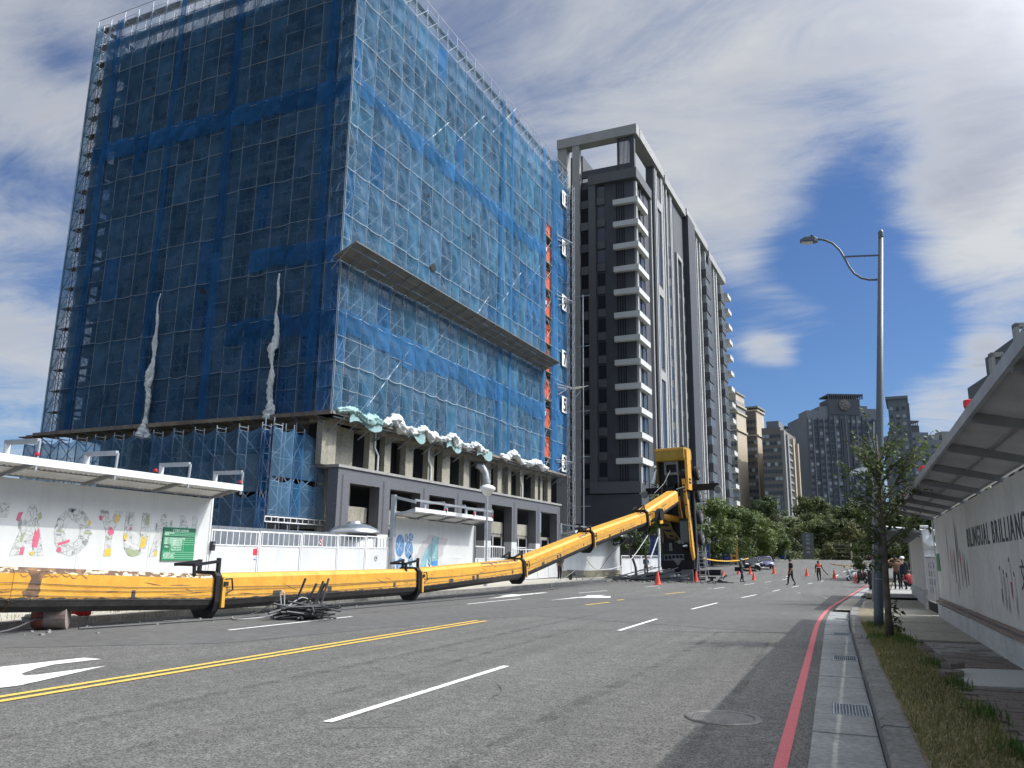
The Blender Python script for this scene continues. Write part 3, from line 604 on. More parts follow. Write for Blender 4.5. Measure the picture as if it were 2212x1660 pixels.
for i in range(3):
    t = tag(MB().box(-.12, -.07, 0, .12, .07, .07).build('loose_paver', 'paver', None, loc=(1.27 + i * .04, 11.75 + i * .17, (.152, .150, .222)[i] if i < 2 else .222), rot=(0, 0, (.5, .2, .75)[i]), bevel=.004),
            ('loose grey paver lying flat beside the pale concrete slab', 'loose grey paver behind the other two at the verge edge', 'loose grey paver on top of the others by the pale slab')[i], 'paver', 'loose pavers at the edge of the verge')
# grass on the verge
def grass(name, m, n, spots, h, w=.006, lean=.6, kind='stuff'):
    k = MB(); V = []; F = []
    for _ in range(n):
        x, y, hh = spots(); h_ = h * hh * U(.5, 1.2); a = U(0, 2 * pi); l = lean * h_ * U(.2, 1.3); dx, dy = cos(a) * l, sin(a) * l; px, py = -sin(a) * w, cos(a) * w; z = .135
        i = len(V); V += [(x - px, y - py, z), (x + px, y + py, z), (x + dx * .45 + px * .7, y + dy * .45 + py * .7, z + h_ * .62), (x + dx * .45 - px * .7, y + dy * .45 - py * .7, z + h_ * .62), (x + dx, y + dy, z + h_ * U(.75, 1.0))]
        F += [(i, i + 1, i + 2, i + 3), (i + 3, i + 2, i + 4)]
    k.add(V, F); return k.build(name, m, kind=kind, fix=False)
def vsp(y0, y1, x0=.55, x1=1.25):
    def f():
        y = U(y0, y1); r = random.random(); return (lerp(x0, x1 + (.06 * sin(y * 2.3)), r), y, 1.0)
    return f
grass('verge_grass', 'grass_blade', 9000, vsp(4.5, 21.5), .085)
grass('dry_grass', 'grass_dry', 7500, vsp(4.5, 14.5, .56, 1.2), .055, w=.004, lean=2.4)
def tufts():
    c = random.choice(((1.20, 13.0, .16), (1.23, 11.0, .15), (1.05, 17.4, .2), (1.15, 16.4, .2), (.75, 17.2, .2), (.8, 20.2, .16), (1.2, 9.0, .15), (1.18, 7.3, .12)))
    return (random.gauss(c[0], c[2] * .55), random.gauss(c[1], c[2] * 1.6), U(.7, 1.3))
grass('tall_grass_tufts', 'grass_lush', 1500, tufts, .13, w=.005)
# ------------------------------------------------------------------ left side: kerb, footway and the site beyond
lk = struct(link('far_side_kerb', None))
for i in range(50):
    y0 = -4 + i * 1.6 + .008; y1 = y0 + 1.584; a, c = xl(y0), xl(y1); k = MB(); dz = U(-.006, .006)
    k.add([(a, y0, -.05), (a, y0, .15 + dz), (a - .22, y0, .15 + dz), (a - .22, y0, -.05), (c, y1, -.05), (c, y1, .15 + dz), (c - .22, y1, .15 + dz), (c - .22, y1, -.05)], [(0, 1, 5, 4), (1, 2, 6, 5), (2, 3, 7, 6), (0, 3, 2, 1), (4, 5, 6, 7)])
    k.build('kerb_stone', 'kerb_stone', lk)
strip('left_footway', 'dusty_slab', lambda y: xl(y) - .22, lambda y: xl(y) - 5.5, fr(-6, 76, 2), .14)
strip('left_footway_far', 'concrete', lambda y: -15.8, lambda y: -34, fr(76, 104, 2), .13)
strip('building_site', 'soil', -20.4, -130, fr(-6, 150, 6), .03)
def lsp(): return (U(-16.6, -15.5), U(7, 34), 1)
k = grass('footway_weeds', 'grass_blade', 1400, lsp, .10)
# ------------------------------------------------------------------ the netted block under construction
# local frame: x = minus the distance along the shaded face, y = distance along the sunlit face, corner at the origin
BO = (-30.68, 45.12, 0.0); BR = -radians(3.6)
blk = thing('apartment_block', 'unfinished concrete apartment block wrapped in blue safety nets', 'building', BO, BR)
ZB, ZT, NL = 11.0, 48.5, 21; LIFT = (ZT - ZB) / NL; FH = 3.25
RW, LW = 44.4, 29.2
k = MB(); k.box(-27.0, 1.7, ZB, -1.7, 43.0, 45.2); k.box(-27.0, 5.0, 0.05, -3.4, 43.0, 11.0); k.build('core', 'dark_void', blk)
random.seed(11)
rp = [1.3]                                          # pier layout on each face
while rp[-1] < 41: rp.append(rp[-1] + random.choice((2.6, 3.2, 3.9, 2.2)))
lp = [1.3]
while lp[-1] < 25: lp.append(lp[-1] + random.choice((2.4, 3.0, 3.6, 2.0)))
def pier_w(i): return (1.1, .7, 1.5, .9, 1.3)[i % 5]
for i, y in enumerate(rp): k = MB(); k.box(-1.75, y, ZB, -1.3 + (i % 3) * .06, min(43, y + pier_w(i)), 45.3); k.build('pier', 'raw_concrete', blk)
for i, y in enumerate(lp): k = MB(); k.box(-y - pier_w(i), 1.3 - (i % 3) * .05, ZB, -y, 1.75, 45.3); k.build('pier', 'raw_concrete', blk)
for f in range(11):
    z = ZB + f * FH
    k = MB(); k.box(-1.8, 1.3, z, -1.24, 43.1, z + (1.15 if f < 10 else 2.6)); k.build('spandrel', 'raw_concrete', blk)
    k = MB(); k.box(-27.1, 1.22, z, -1.3, 1.8, z + (1.15 if f < 10 else 2.6)); k.build('spandrel', 'raw_concrete', blk)
    for i in range(0, len(rp) - 1, 2):              # window frames standing in the openings
        a, c = rp[i] + pier_w(i), rp[i + 1]
        if c - a > .9: k = MB(); k.box(-1.66, a + .05, z + 1.15, -1.6, a + .12, z + 3.2); k.box(-1.66, (a + c) / 2, z + 1.15, -1.6, (a + c) / 2 + .06, z + 3.2); k.box(-1.66, a + .12, z + 2.9, -1.6, c, z + 2.96); k.build('window_frame', 'tan_concrete', blk)
    for i in range(1, len(lp) - 1, 2):
        a, c = lp[i] + pier_w(i), lp[i + 1]
        if c - a > .8: k = MB(); k.box(-a - .12, 1.6, z + 1.15, -a - .05, 1.66, z + 3.2); k.box(-(a + c) / 2 - .06, 1.6, z + 1.15, -(a + c) / 2, 1.66, z + 3.2); k.build('window_frame', 'tan_concrete', blk)
k = MB(); k.box(-27.0, 1.5, 45.2, -1.5, 43, 45.7); k.build('roof_slab', 'raw_concrete', blk)
k = MB()
for _ in range(90):
    x, y = (U(-26, -2), U(1.6, 2.2)) if random.random() < .5 else (U(-2.2, -1.6), U(2, 42)); x = round(x / 3) * 3 + U(-.3, .3) if y < 2.3 else x; y = round(y / 3.5) * 3.5 + U(-.25, .25) if y > 2.3 else y
    k.bar((x, y, 45.6), (x + U(-.06, .06), y + U(-.06, .06), 45.7 + U(1.5, 3.4)), .035)
k.build('starter_bar', 'rebar', blk, kind='stuff')
# lower storeys: granite portal on the sunlit face, raw concrete behind
for y0, y1 in ((1.05, 2.42), (6.02, 7.4), (11.7, 13.05), (17.3, 18.6), (23.0, 24.4), (28.85, 30.1), (34.8, 35.95), (40.7, 41.6)):
    k = MB(); k.box(-.75, y0, 3.1, .10, y1, 6.42); k.build('granite_pillar', 'granite', blk)
    k = MB(); k.box(-.74, y0 + .02, 0.05, .09, y1 - .02, 3.1); k.build('pillar_base', 'board_white', blk)
    k = MB(); k.box(.0, y0 + .42, 3.2, .104, y0 + .62, 6.9); k.build('pillar_groove', 'granite_dark', blk)
yb = [1.05, 9.4, 17.9, 23.7, 29.5, 35.4, 41.6]
for a, c in zip(yb[:-1], yb[1:]): k = MB(); k.box(-.75, a + .005, 6.42, .10, c - .005, 7.38); k.build('granite_beam', 'granite', blk)
k = MB(); k.box(-2.3, 0.9, 7.38, .22, 41.8, 7.56); k.build('ledge', 'concrete', blk)
k = MB(); k.box(-3.4, 2.0, 3.55, -.9, 41.0, 3.85); k.build('slab', 'raw_concrete', blk)
for a, c in ((2.42, 6.02), (7.4, 11.7), (24.4, 28.85), (30.1, 34.8)): k = MB(); k.box(-1.0, a + .1, 3.85, -.84, c - .1, 4.95); k.build('parapet', 'tan_concrete', blk)
for a, c in ((2.42, 6.02), (7.4, 11.7), (30.1, 34.8), (35.95, 40.7), (24.4, 28.8)):
    k = MB(); 
    for t in (.06, .5, .94): y = lerp(a, c, t); k.box(-.9, y - .05, .1, -.8, y + .05, 3.55)
    k.box(-.9, a, 2.6, -.8, c, 2.68); k.build('door_frame', 'white_steel', blk)
    k = MB(); k.box(-.98, a + .05, .05, -.93, c - .05, 1.6 if a > 20 else 2.2); k.build('low_wall', 'board_grey', blk)
# recessed floor between the granite and the platform
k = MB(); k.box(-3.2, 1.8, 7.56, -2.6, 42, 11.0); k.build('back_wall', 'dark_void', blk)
cols = ((.45, 2.0, 1), (3.43, 6.0, 0), (6.0, 6.75, 1), (8.02, 8.85, 1), (9.6, 10.95, 0), (10.98, 12.1, 1), (12.1, 14.4, 0), (14.43, 15.41, 1), (16.8, 18.15, 1), (18.6, 20.6, 0), (20.7, 21.75, 1), (23.4, 25.05, 0), (25.1, 26.2, 1), (26.3, 27.6, 0), (27.7, 28.6, 1), (30.1, 30.8, 1), (31.2, 33.0, 0), (33.1, 33.9, 1), (35.2, 36.8, 0), (36.9, 37.7, 1), (38.4, 39.0, 1), (40.5, 41.5, 1))
for a, c, fr_ in cols: k = MB(); k.box(-1.45 if fr_ else -2.55, a, 7.56, -.95 if fr_ else -2.2, c if fr_ else lerp(a, c, .6), 10.55); k.build('column' if fr_ else 'wall_panel', 'tan_concrete' if fr_ else 'raw_concrete', blk)
k = MB(); k.box(-2.6, 1.0, 10.55, -.85, 42, 10.98); k.build('beam', 'tan_concrete', blk)
for y in (6.55, 14.3, 32.9): k = MB(); k.tube([(-.85, y, 10.5), (-.85, y, 9.4), (-.85, y + .45, 8.9), (-.85, y + .45, 7.5)], .07, 6); k.build('drain_pipe', 'white_steel', blk)
k = MB(); k.tube([(-.6, 22.4, 9.9), (-.3, 22.9, 9.75), (-.1, 23.2, 9.2), (0, 23.3, 8.4), (-.05, 23.35, 7.6)], [.34, .36, .36, .38, .36], 10); k.build('debris_chute', 'galv', blk, smooth=True)
# shaded face, lower storeys behind the low scaffold
for i, (a, c) in enumerate(((2.3, 4.0), (7.2, 8.4), (11.6, 13.2), (17, 18.2), (22.4, 24.0), (26.0, 27.2))): k = MB(); k.box(-c, 5.0 - .9, .05, -a, 5.02, 11.0); k.build('column', 'raw_concrete', blk)
for z0, z1 in ((3.4, 5.0), (7.3, 8.6)): k = MB(); k.box(-27.1, 4.25, z0, -2.3, 5.0, z1); k.build('beam', 'raw_concrete', blk)
k = MB(); k.box(-14.2, 3.9, 6.2, -9.3, 4.2, 9.0); k.build('wall_panel', 'tan_concrete', blk)
k = MB(); k.box(-27.1, 1.3, 10.55, -.9, 5.2, 10.9); k.build('soffit', 'raw_concrete', blk)
k = MB(); k.box(-2.3, 2.2, 0.05, -1.7, 5.0, 10.55); k.build('end_wall', 'tan_concrete', blk)
# ------------------------------------------------------------------ scaffold
scf = thing('scaffold', 'tall tube scaffold standing behind the blue nets of the unfinished block', 'scaffold', BO, BR)
RY = [0, .95]
while RY[-1] < RW - .5: RY.append(min(RW, RY[-1] + 1.81))
LX = [0, 1.3]
while LX[-1] < LW - .5: LX.append(min(LW, LX[-1] + 1.745))
DEP = .8
def ztop(i): return ZT + .55 + (.25 if i % 2 else 0)
for i, y in enumerate(RY): k = MB(); k.bar((-.06, y, ZB - .1), (-.06, y, ztop(i)), .06); k.build('standard_pole', 'scaffold_steel', scf)
for i, x in enumerate(LX): k = MB(); k.bar((-x, .06, ZB - .1), (-x, .06, ztop(i)), .06); k.build('standard_pole', 'scaffold_steel', scf)
inn = MB(); brc = MB(); led = MB(); plk = MB(); trn = MB()
for y in RY[1:]: inn.bar((-.06 - DEP, y, ZB), (-.06 - DEP, y, ZT), .05)
for x in LX[1:]: inn.bar((-x, .06 + DEP, ZB), (-x, .06 + DEP, ZT), .05)
for y in fr(0, 12, 1.8): inn.bar((-LW + .05, y, ZB), (-LW + .05, y, ZT), .05); inn.bar((-LW + .9, y, ZB), (-LW + .9, y, ZT), .05)
for l in range(NL + 1):
    z = ZB + l * LIFT
    led.bar((-.06, 0, z + .9), (-.06, RW, z + .9), .04); led.bar((0, .06, z + .9), (-LW, .06, z + .9), .04)
    led.bar((-.06 - DEP, 0, z), (-.06 - DEP, RW, z), .045); led.bar((0, .06 + DEP, z), (-LW, .06 + DEP, z), .045)
    for y in RY: trn.bar((-.06, y, z), (-.06 - DEP, y, z), .05)
    for x in LX: trn.bar((-x, .06, z), (-x, .06 + DEP, z), .05)
    if l % 1 == 0 and l < NL + 1:
        plk.box(-.78, .1, z - .02, -.2, RW - .1, z + .03); plk.box(-LW + .1, .2, z - .02, -.1, .78, z + .03); plk.box(-LW + .12, 1.0, z - .02, -LW + .8, 12, z + .03)
        if l > 1: plk.box(-.78, .1, z - .02, -.2, .12, z + .03)
    if l < NL:
        for n_, (a, c) in enumerate(zip(RY[:-1], RY[1:])):
            brc.mi(1)
            brc.bar((-.03, (a, c)[l % 2], z), (-.03, (c, a)[l % 2], z + LIFT), .03)
            if (n_ + l) % 3 == 0: brc.bar((-.04 - DEP, a, z), (-.04 - DEP, c, z + LIFT), .03)
        brc.mi(0)
        for n_, (a, c) in enumerate(zip(LX[:-1], LX[1:])):
            brc.bar((-(a, c)[l % 2], .03, z), (-(c, a)[l % 2], .03, z + LIFT), .03)
        for a, c in zip(fr(0, 12, 1.8)[:-1], fr(0, 12, 1.8)[1:]): brc.bar((-LW + .05, a, z), (-LW + .05, c, z + LIFT), .035); brc.bar((-LW + .9, c, z), (-LW + .9, a, z + LIFT), .035)
        brc.bar((-LW + .05, .1, z), (-LW + 1.0, .1, z + LIFT), .035); brc.bar((-LW + 1.0, .1, z), (-LW + 1.9, .1, z + LIFT), .035); brc.bar((-LW + 1.9, .4, z), (-LW + .1, .4, z + LIFT), .035)
for i in range(8):           # long stiffening braces
    z = ZB + 1 + i * 4.5; y0 = 4 + (i * 7) % 30
    brc.mi(1).bar((.02, y0, z), (.02, y0 + 5.4, z + 5.6), .06)
inn.build('inner_pole', 'scaffold_steel', scf, kind='stuff'); brc.build('diagonal_brace', ['scaffold_steel', 'scaffold_pale'], scf, kind='stuff')
led.build('ledger', 'scaffold_steel', scf, kind='stuff'); trn.build('transom', 'scaffold_steel', scf, kind='stuff'); plk.build('walk_board', 'plank_brown', scf, kind='stuff')
# ------------------------------------------------------------------ nets
random.seed(5)
def net_panel(face, a, c, z0, z1, m, root, o=.03, sag=.10, bil=.10, name='net_panel'):
    """one sheet laced between two poles: bellied out, edges sagging between the ties"""
    ph = U(0, 6); bb = bil * U(.3, 1.3); sg = sag * U(.4, 1.2)
    def f(u, v):
        e = 4 * u * (1 - u); z = lerp(z0, z1, v) - sg * e * (1 - .3 * v) + .03 * sin(7 * u + ph)
        d = o + bb * e * (.35 + .65 * sin(pi * v)) + .045 * sin(8 * v + 6 * u + ph) * min(1, 5 * v * (1 - v) + .3) + .03 * sin(13 * u + 2 * v + ph * 2); s = lerp(a, c, u)
        return (d, s, z) if face == 'R' else (-s, -d, z)
    k = MB(); k.grid(f, 6, 7); return k.build(name, m, root, smooth=True, fix=False)
nR = thing('safety_net', 'blue safety net on the sunlit long face of the unfinished block', 'safety net', BO, BR)
nL = thing('safety_net', 'darker blue safety net on the shaded left face of the unfinished block', 'safety net', BO, BR)
SLOT = (37.0, 38.9)
for face, P, root in (('R', RY, nR), ('L', LX, nL)):
    rope = MB()
    for i, (a, c) in enumerate(zip(P[:-1], P[1:])):
        for r in range(11):
            z0 = ZB + r * 2 * LIFT; z1 = min(ZT, z0 + 2 * LIFT)
            if face == 'R' and a < 38.6 and c > 37.3 and 11.6 < z1 < 41.5 : continue
            if face == 'R' and r == 0 and False: continue
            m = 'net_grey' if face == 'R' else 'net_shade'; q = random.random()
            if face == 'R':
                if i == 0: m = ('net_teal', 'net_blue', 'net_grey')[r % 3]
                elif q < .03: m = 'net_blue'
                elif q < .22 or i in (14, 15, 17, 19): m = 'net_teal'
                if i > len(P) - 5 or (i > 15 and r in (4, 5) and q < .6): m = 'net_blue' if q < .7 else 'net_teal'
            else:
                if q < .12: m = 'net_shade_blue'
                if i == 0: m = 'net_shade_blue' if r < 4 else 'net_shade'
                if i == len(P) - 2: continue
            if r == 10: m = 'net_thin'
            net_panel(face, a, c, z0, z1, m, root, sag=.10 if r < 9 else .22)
        for l in range(NL + 1):
            z = ZB + l * LIFT; n = 5; o = .06
            if face == 'R' and a < 38.6 and c > 37.3 and 12 < z < 41: continue
            if l % 2 and random.random() < .55: continue
            sg = U(.05, .2) * (1 if l % 2 == 0 else .5)
            pts = [(lerp(a, c, t / n), z - sg * 4 * (t / n) * (1 - t / n), o + .1 * 4 * (t / n) * (1 - t / n)) for t in range(n + 1)]
            for p, q2 in zip(pts[:-1], pts[1:]):
                w = .028 if l % 2 == 0 else .018
                A_ = (p[2], p[0], p[1]) if face == 'R' else (-p[0], -p[2], p[1]); B_ = (q2[2], q2[0], q2[1]) if face == 'R' else (-q2[0], -q2[2], q2[1])
                rope.bar(A_, B_, w * 1.15)
        for z in fr(ZB, ZT, 4): pass
    for s in P: rope.bar((.07, s, ZB), (.07, s, ZT), .020) if face == 'R' else rope.bar((-s, -.07, ZB), (-s, -.07, ZT), .026)
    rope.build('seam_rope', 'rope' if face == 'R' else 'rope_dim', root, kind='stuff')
net_panel('L', 28.3, LW, ZB, ZT, 'net_teal', nL, sag=0, name='edge_net')
k = MB(); k.grid(lambda u, v: (-LW - .03 - .05 * sin(9 * v), lerp(0, 12, u), lerp(ZB, ZT, v)), 4, 20); k.build('end_net', 'net_teal', nL, smooth=True, fix=False)
for i, (a, c) in enumerate(zip(RY[:-1], RY[1:])):        # lapped bands of newer net
    if not (a < 38.6 and c > 37.3):
        if i > 0: net_panel('R', a, c, 34.7 + .25 * sin(i * .7) + U(-.15, .15), 36.4 + U(-.25, .1), 'net_blue', nR, o=.12, name='lapped_band')
        net_panel('R', a, c, 16.4 + .3 * sin(i * .9) + U(-.15, .15), 18.3 + U(-.2, .1), 'net_blue', nR, o=.12, name='lapped_band')
for i, (a, c) in enumerate(zip(LX[:-2], LX[1:-1])):
    net_panel('L', a, c, 34.5 + U(-.15, .15), 36.2 + U(-.1, .1), 'net_shade_blue', nL, o=.12, name='lapped_band')
    if i < 5: net_panel('L', a, c, 22.0 + U(-.15, .15), 23.6 + U(-.1, .1), 'net_shade_blue', nL, o=.12, name='lapped_band')
    if i < 6: net_panel('L', a, c, 16.6 + U(-.15, .15), 18.3 + U(-.1, .1), 'net_shade_blue', nL, o=.12, name='lapped_band')
for s, w in ((11.1, .9), (25.6, .8), (1.5, .8), (17.8, .6)):
    for z0, z1 in ((11.0, 24.0), (24.0, 37.0), (37.0, 48.4)): net_panel('L', s, s + w, z0, z1, 'net_shade_blue', nL, o=.15, sag=0, bil=.05, name='upright_band')
for s, w in ((24.9, .8), (27.4, .6), (35.9, .9), (39.0, 1.6)):
    for z0, z1 in ((11.0, 24.0), (24.0, 37.0), (37.0, 48.4)): net_panel('R', s, s + w, z0, z1, 'net_blue', nR, o=.15, sag=0, bil=.05, name='upright_band')
for face, s, z, r in (('L', 8.3, 41.2, .45), ('L', 20.6, 40.2, .4), ('L', 12.6, 21.0, .8), ('R', 11.0, 31.4, .5), ('R', 18.6, 30.5, .5), ('R', 12.2, 25.4, .9)):   # torn holes: a near-black sheet stands for the dark inside each
    k = MB(); r *= .75; pts = [(s + r * cos(t) * (.6 if face == 'L' else .8) * U(.5, 1.2), z + r * sin(t) * .5 * U(.3, 1.3)) for t in [i * 2 * pi / 9 for i in range(9)]]
    k.add([((.19, a, b_) if face == 'R' else (-a, -.22, b_)) for a, b_ in pts], [tuple(range(9))]); k.build('torn_hole_dark', 'dark_void', nR if face == 'R' else nL)
# ------------------------------------------------------------------ mid-height catch canopy on the sunlit face
can = thing('catch_canopy', 'sloping grey catch canopy jutting from the blue netted face half way up', 'canopy', BO, BR)
for i, (a, c) in enumerate(zip(fr(-1.0, 36.8, 1.8)[:-1], fr(-1.0, 36.8, 1.8)[1:])):
    for j in range(3):
        t0, t1 = j / 3 + .006, (j + 1) / 3 - .006; zz = lambda t: 21.66 + .80 * t + (c / 60) * .25
        k = MB(); dz = U(-.03, .03)
        k.add([(.12 + 1.9 * t, y, zz(t) + h + dz) for h in (0, .03) for t, y in ((t0, a + .02), (t1, a + .02), (t1, c - .02), (t0, c - .02))], [(3, 2, 1, 0), (4, 5, 6, 7), (0, 1, 5, 4), (1, 2, 6, 5), (2, 3, 7, 6), (3, 0, 4, 7)])
        k.build('canopy_sheet', 'canopy_sheet', can)
    k = MB(); k.bar((.12, a, 21.62), (2.02, a, 22.42), .05); k.bar((0.0, a, 20.7), (1.6, a, 22.2), .04); k.build('bracket', 'galv_dark', can)
k = MB()
for t in (0, .33, .66, 1): k.bar((.12 + 1.9 * t, -1, 21.60 + .8 * t), (.12 + 1.9 * t, 36.8, 21.75 + .8 * t), .045)
k.build('rail', 'galv_dark', can)
c2 = thing('catch_canopy', 'small sloping catch canopy beside the lattice mast at the far end of the block', 'canopy', BO, BR)
k = MB(); k.add([(-2.5, 44.6, 21.2), (1.0, 44.6, 21.2), (1.6, 47.2, 22.1), (-2.8, 47.2, 22.1), (-2.5, 44.6, 21.24), (1.0, 44.6, 21.24), (1.6, 47.2, 22.14), (-2.8, 47.2, 22.14)], [(3, 2, 1, 0), (4, 5, 6, 7), (0, 1, 5, 4), (1, 2, 6, 5), (2, 3, 7, 6), (3, 0, 4, 7)]); k.build('canopy_sheet', 'canopy_sheet', c2)
k = MB(); [k.bar((x, 44.5, 20.2), (x * 1.1, 47.0, 22.0), .05) for x in (-2.2, -.7, .9)]; k.build('bracket', 'galv_dark', c2)
# ------------------------------------------------------------------ lower platform round both faces
pl = thing('work_platform', 'boarded steel platform carrying the scaffold above the open ground storeys', 'platform', BO, BR)
for i, (a, c) in enumerate(zip(fr(-.3, 44.2, 2.2)[:-1], fr(-.3, 44.2, 2.2)[1:])): k = MB(); k.box(-1.2, a, 10.80, .34, c - .02, 10.90); k.box(.34, a, 10.78, .40, c - .02, 10.98 + U(-.02, .02)); k.build('board', 'timber' if i % 3 else 'plank_brown', pl)
for i, (a, c) in enumerate(zip(fr(-.34, 29.6, 2.3)[:-1], fr(-.34, 29.6, 2.3)[1:])): k = MB(); k.box(-c + .02, -.40, 10.80, -a, 1.25, 10.90); k.box(-c + .02, -.46, 10.74, -a, -.40, 11.02 + U(-.03, .03)); k.build('board', 'plank_brown' if i not in (3, 4, 6, 7, 10) else 'timber', pl)
k = MB(); k.box(-31.2, -.5, 10.66, -29.6, .5, 10.74); k.box(-30.4, -.45, 10.76, -28.8, .6, 10.84); k.build('board', 'plank_brown', pl)
k = MB()
for y in fr(1.0, 43.5, 1.8): k.bar((-1.0, y, 9.75), (.3, y, 10.72), .07); k.bar((-2.2, y, 10.72), (.36, y, 10.72), .09); k.bar((-1.0, y, 9.75), (.2, y + .8, 10.70), .05)
for x in fr(1.0, 29, 1.9): k.bar((-x, 1.2, 9.9), (-x, -.3, 10.72), .07); k.bar((-x, 2.2, 10.72), (-x, -.4, 10.72), .08)
k.bar((.2, 0, 10.66), (.2, 43.5, 10.66), .08); k.build('bracket', 'galv_dark', pl, kind='stuff')
# ------------------------------------------------------------------ low scaffold in front of the shaded face
ls = thing('scaffold', 'lower scaffold of steel frames with sagging blue net below the boarded platform', 'scaffold', BO, BR)
LS0, LSF = 1.70, -3.5
LXX = [LS0] + [LS0 + .95 + i * 1.93 for i in range(13)]; YS = [0, 1.95, 3.0, 5.4]
posts = MB(); br2 = MB()
for i, x in enumerate(LXX):
    k = MB()
    for d in (0, .8):
        k.bar((-x, LSF + d, 0), (-x, LSF + d, 9.75 + .12), .055)
    for z in (9.45, 9.70, 7.9, 6.1, 4.3, 2.5): k.bar((-x, LSF, z), (-x, LSF + .8, z), .045)
    k.bar((-x, LSF, 9.2), (-x, LSF + .25, 9.45), .03); k.bar((-x, LSF + .8, 9.2), (-x, LSF + .55, 9.45), .03)
    k.build('frame', 'scaffold_steel', ls)
for y in YS:
    k = MB()
    for d in (0, .7): k.bar((-LS0 - d, LSF + y, 0 if y < 4 or d == 0 else 4), (-LS0 - d, LSF + y, 9.75 + U(0, .5)), .055)
    for z in (9.6, 7.9, 6.1, 4.3): k.bar((-LS0, LSF + y, z), (-LS0 - .7, LSF + y, z), .045)
    k.build('frame', 'scaffold_steel', ls)
for a, c in zip(LXX[:-1], LXX[1:]):
    for z in (.7, 2.5, 4.3, 6.1, 7.7): br2.bar((-a, LSF, z), (-c, LSF, z + 1.75), .035); br2.bar((-c, LSF + .05, z), (-a, LSF + .05, z + 1.75), .035); br2.bar((-a, LSF, z + .5), (-c, LSF, z + .5), .03)
for a, c in zip(YS[:-1], YS[1:]):
    for z in (4.0, 5.8, 7.6): br2.bar((-LS0, LSF + a, z), (-LS0, LSF + c, z + 1.75), .035); br2.bar((-LS0, LSF + c, z), (-LS0, LSF + a, z + 1.75), .035); br2.bar((-LS0, LSF + a, z), (-LS0, LSF + c, z), .03)
br2.build('diagonal_brace', 'scaffold_steel', ls, kind='stuff')
k = MB()
for z in (4.0, 4.32): k.bar((-LS0 + .1, LSF - .3, z - .45), (-LS0 + .1, LSF + 5.7, z - .45), .07)
for y in fr(-.3, 5.7, .6): k.bar((-LS0 + .1, LSF + y, 3.55), (-LS0 + .1, LSF + y, 3.87), .05)
k.build('lattice_beam', 'white_steel', ls)
def low_net(a, c, z0, z1, m, side):
    def f(u, v):
        e = 4 * u * (1 - u); z = lerp(z0, z1 - .35 * e, v); d = .06 + .12 * e * sin(pi * v) + .02 * sin(8 * v + 3 * a)
        return (-lerp(a, c, u), LSF - d, z) if side == 'L' else (-LS0 + d, LSF + lerp(a, c, u), z)
    k = MB(); k.grid(f, 6, 6); k.build('net_panel', m, ls, smooth=True, fix=False)
for i, (a, c) in enumerate(zip(LXX[:-1], LXX[1:])):
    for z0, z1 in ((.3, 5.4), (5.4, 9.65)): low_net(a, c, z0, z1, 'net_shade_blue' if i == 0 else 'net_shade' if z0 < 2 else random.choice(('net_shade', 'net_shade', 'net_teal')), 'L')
for i, (a, c) in enumerate(zip(YS[:-1], YS[1:])):
    for z0, z1 in ((3.95, 6.4), (6.4, 9.65)): low_net(a, c, z0, z1, 'net_blue' if i == 1 else 'net_grey', 'R')
# ------------------------------------------------------------------ tarpaulins
def crumple(name, path, wid, m, label, seed, root=None, loc=BO, rot=BR, nu=110):
    """a bunched sheet lying along a path: a wrinkled sausage of cloth"""
    random.seed(seed); ph = [U(0, 6) for _ in range(12)]; k = MB(); pts = [Vector(p) for p in path]; rings = []
    tot = len(pts) - 1
    for i in range(nu + 1):
        t = i / nu * tot; j = min(int(t), tot - 1); p = pts[j].lerp(pts[j + 1], t - j); d = (pts[j + 1] - pts[j]).normalized()
        s = d.cross(Vector((0, 0, 1))) if abs(d.z) < .9 else Vector((1, 0, 0)); s.normalize(); up = s.cross(d)
        w = wid(i / nu) if callable(wid) else wid
        ring = []
        for q in range(20):
            a = 2 * pi * q / 20; pn = p * 2.6 + Vector((cos(a), sin(a), seed)) * .9; rid = 1.0 - 2.2 * abs(noise.noise(pn)) + .5 * (.5 - abs(noise.noise(pn * 2.7))); r = w * (.55 + .45 * rid) * (1 + .20 * sin(2 * a + ph[0] + i * .08) + .16 * sin(5 * a + ph[1] - i * .06) + .13 * sin(7 * a + i * .08 + ph[2])) * (1 + .15 * sin(i * .12 + ph[3]))
            ring.append(tuple(p + s * cos(a) * r + up * sin(a) * r * .9))
        rings.append(ring)
    k.loft(rings); o = k.build(name, m, root, loc=loc if root is None else None, rot=(0, 0, rot) if root is None else None, smooth=True)
    return tag(o, label, 'tarpaulin') if label else o
tw = thing('tarpaulin', 'crumpled white and teal tarpaulin bunched along the platform edge under the net', 'tarpaulin', BO, BR)
for i, (a, c, m, w) in enumerate(((0.1, 6.5, 'tarp_teal', .26), (5.6, 10.0, 'tarp_white', .34), (9.6, 14.4, 'tarp_white', .28), (14.0, 18.6, 'tarp_white', .30), (18.2, 22.6, 'tarp_white', .27), (25.5, 31.0, 'tarp_white', .30), (30.6, 37.2, 'tarp_white', .28))):
    n = 16; hm_ = (.30, .55, .45, .5, .4, .5, .45)[i]; path = [(.42 + .06 * sin(j * .8 + i), lerp(a, c, j / n), 11.02 + hm_ * max(0, sin(pi * j / n * 2 - .3 * i)) ** 1.5 + .05 * sin(j * 1.3)) for j in range(n + 1)]
    crumple('bunched_cloth', path, lambda t, w=w: 1.35 * w * (.55 + .45 * sin(pi * min(1, max(.08, t)))), m, None, 20 + i, root=tw)
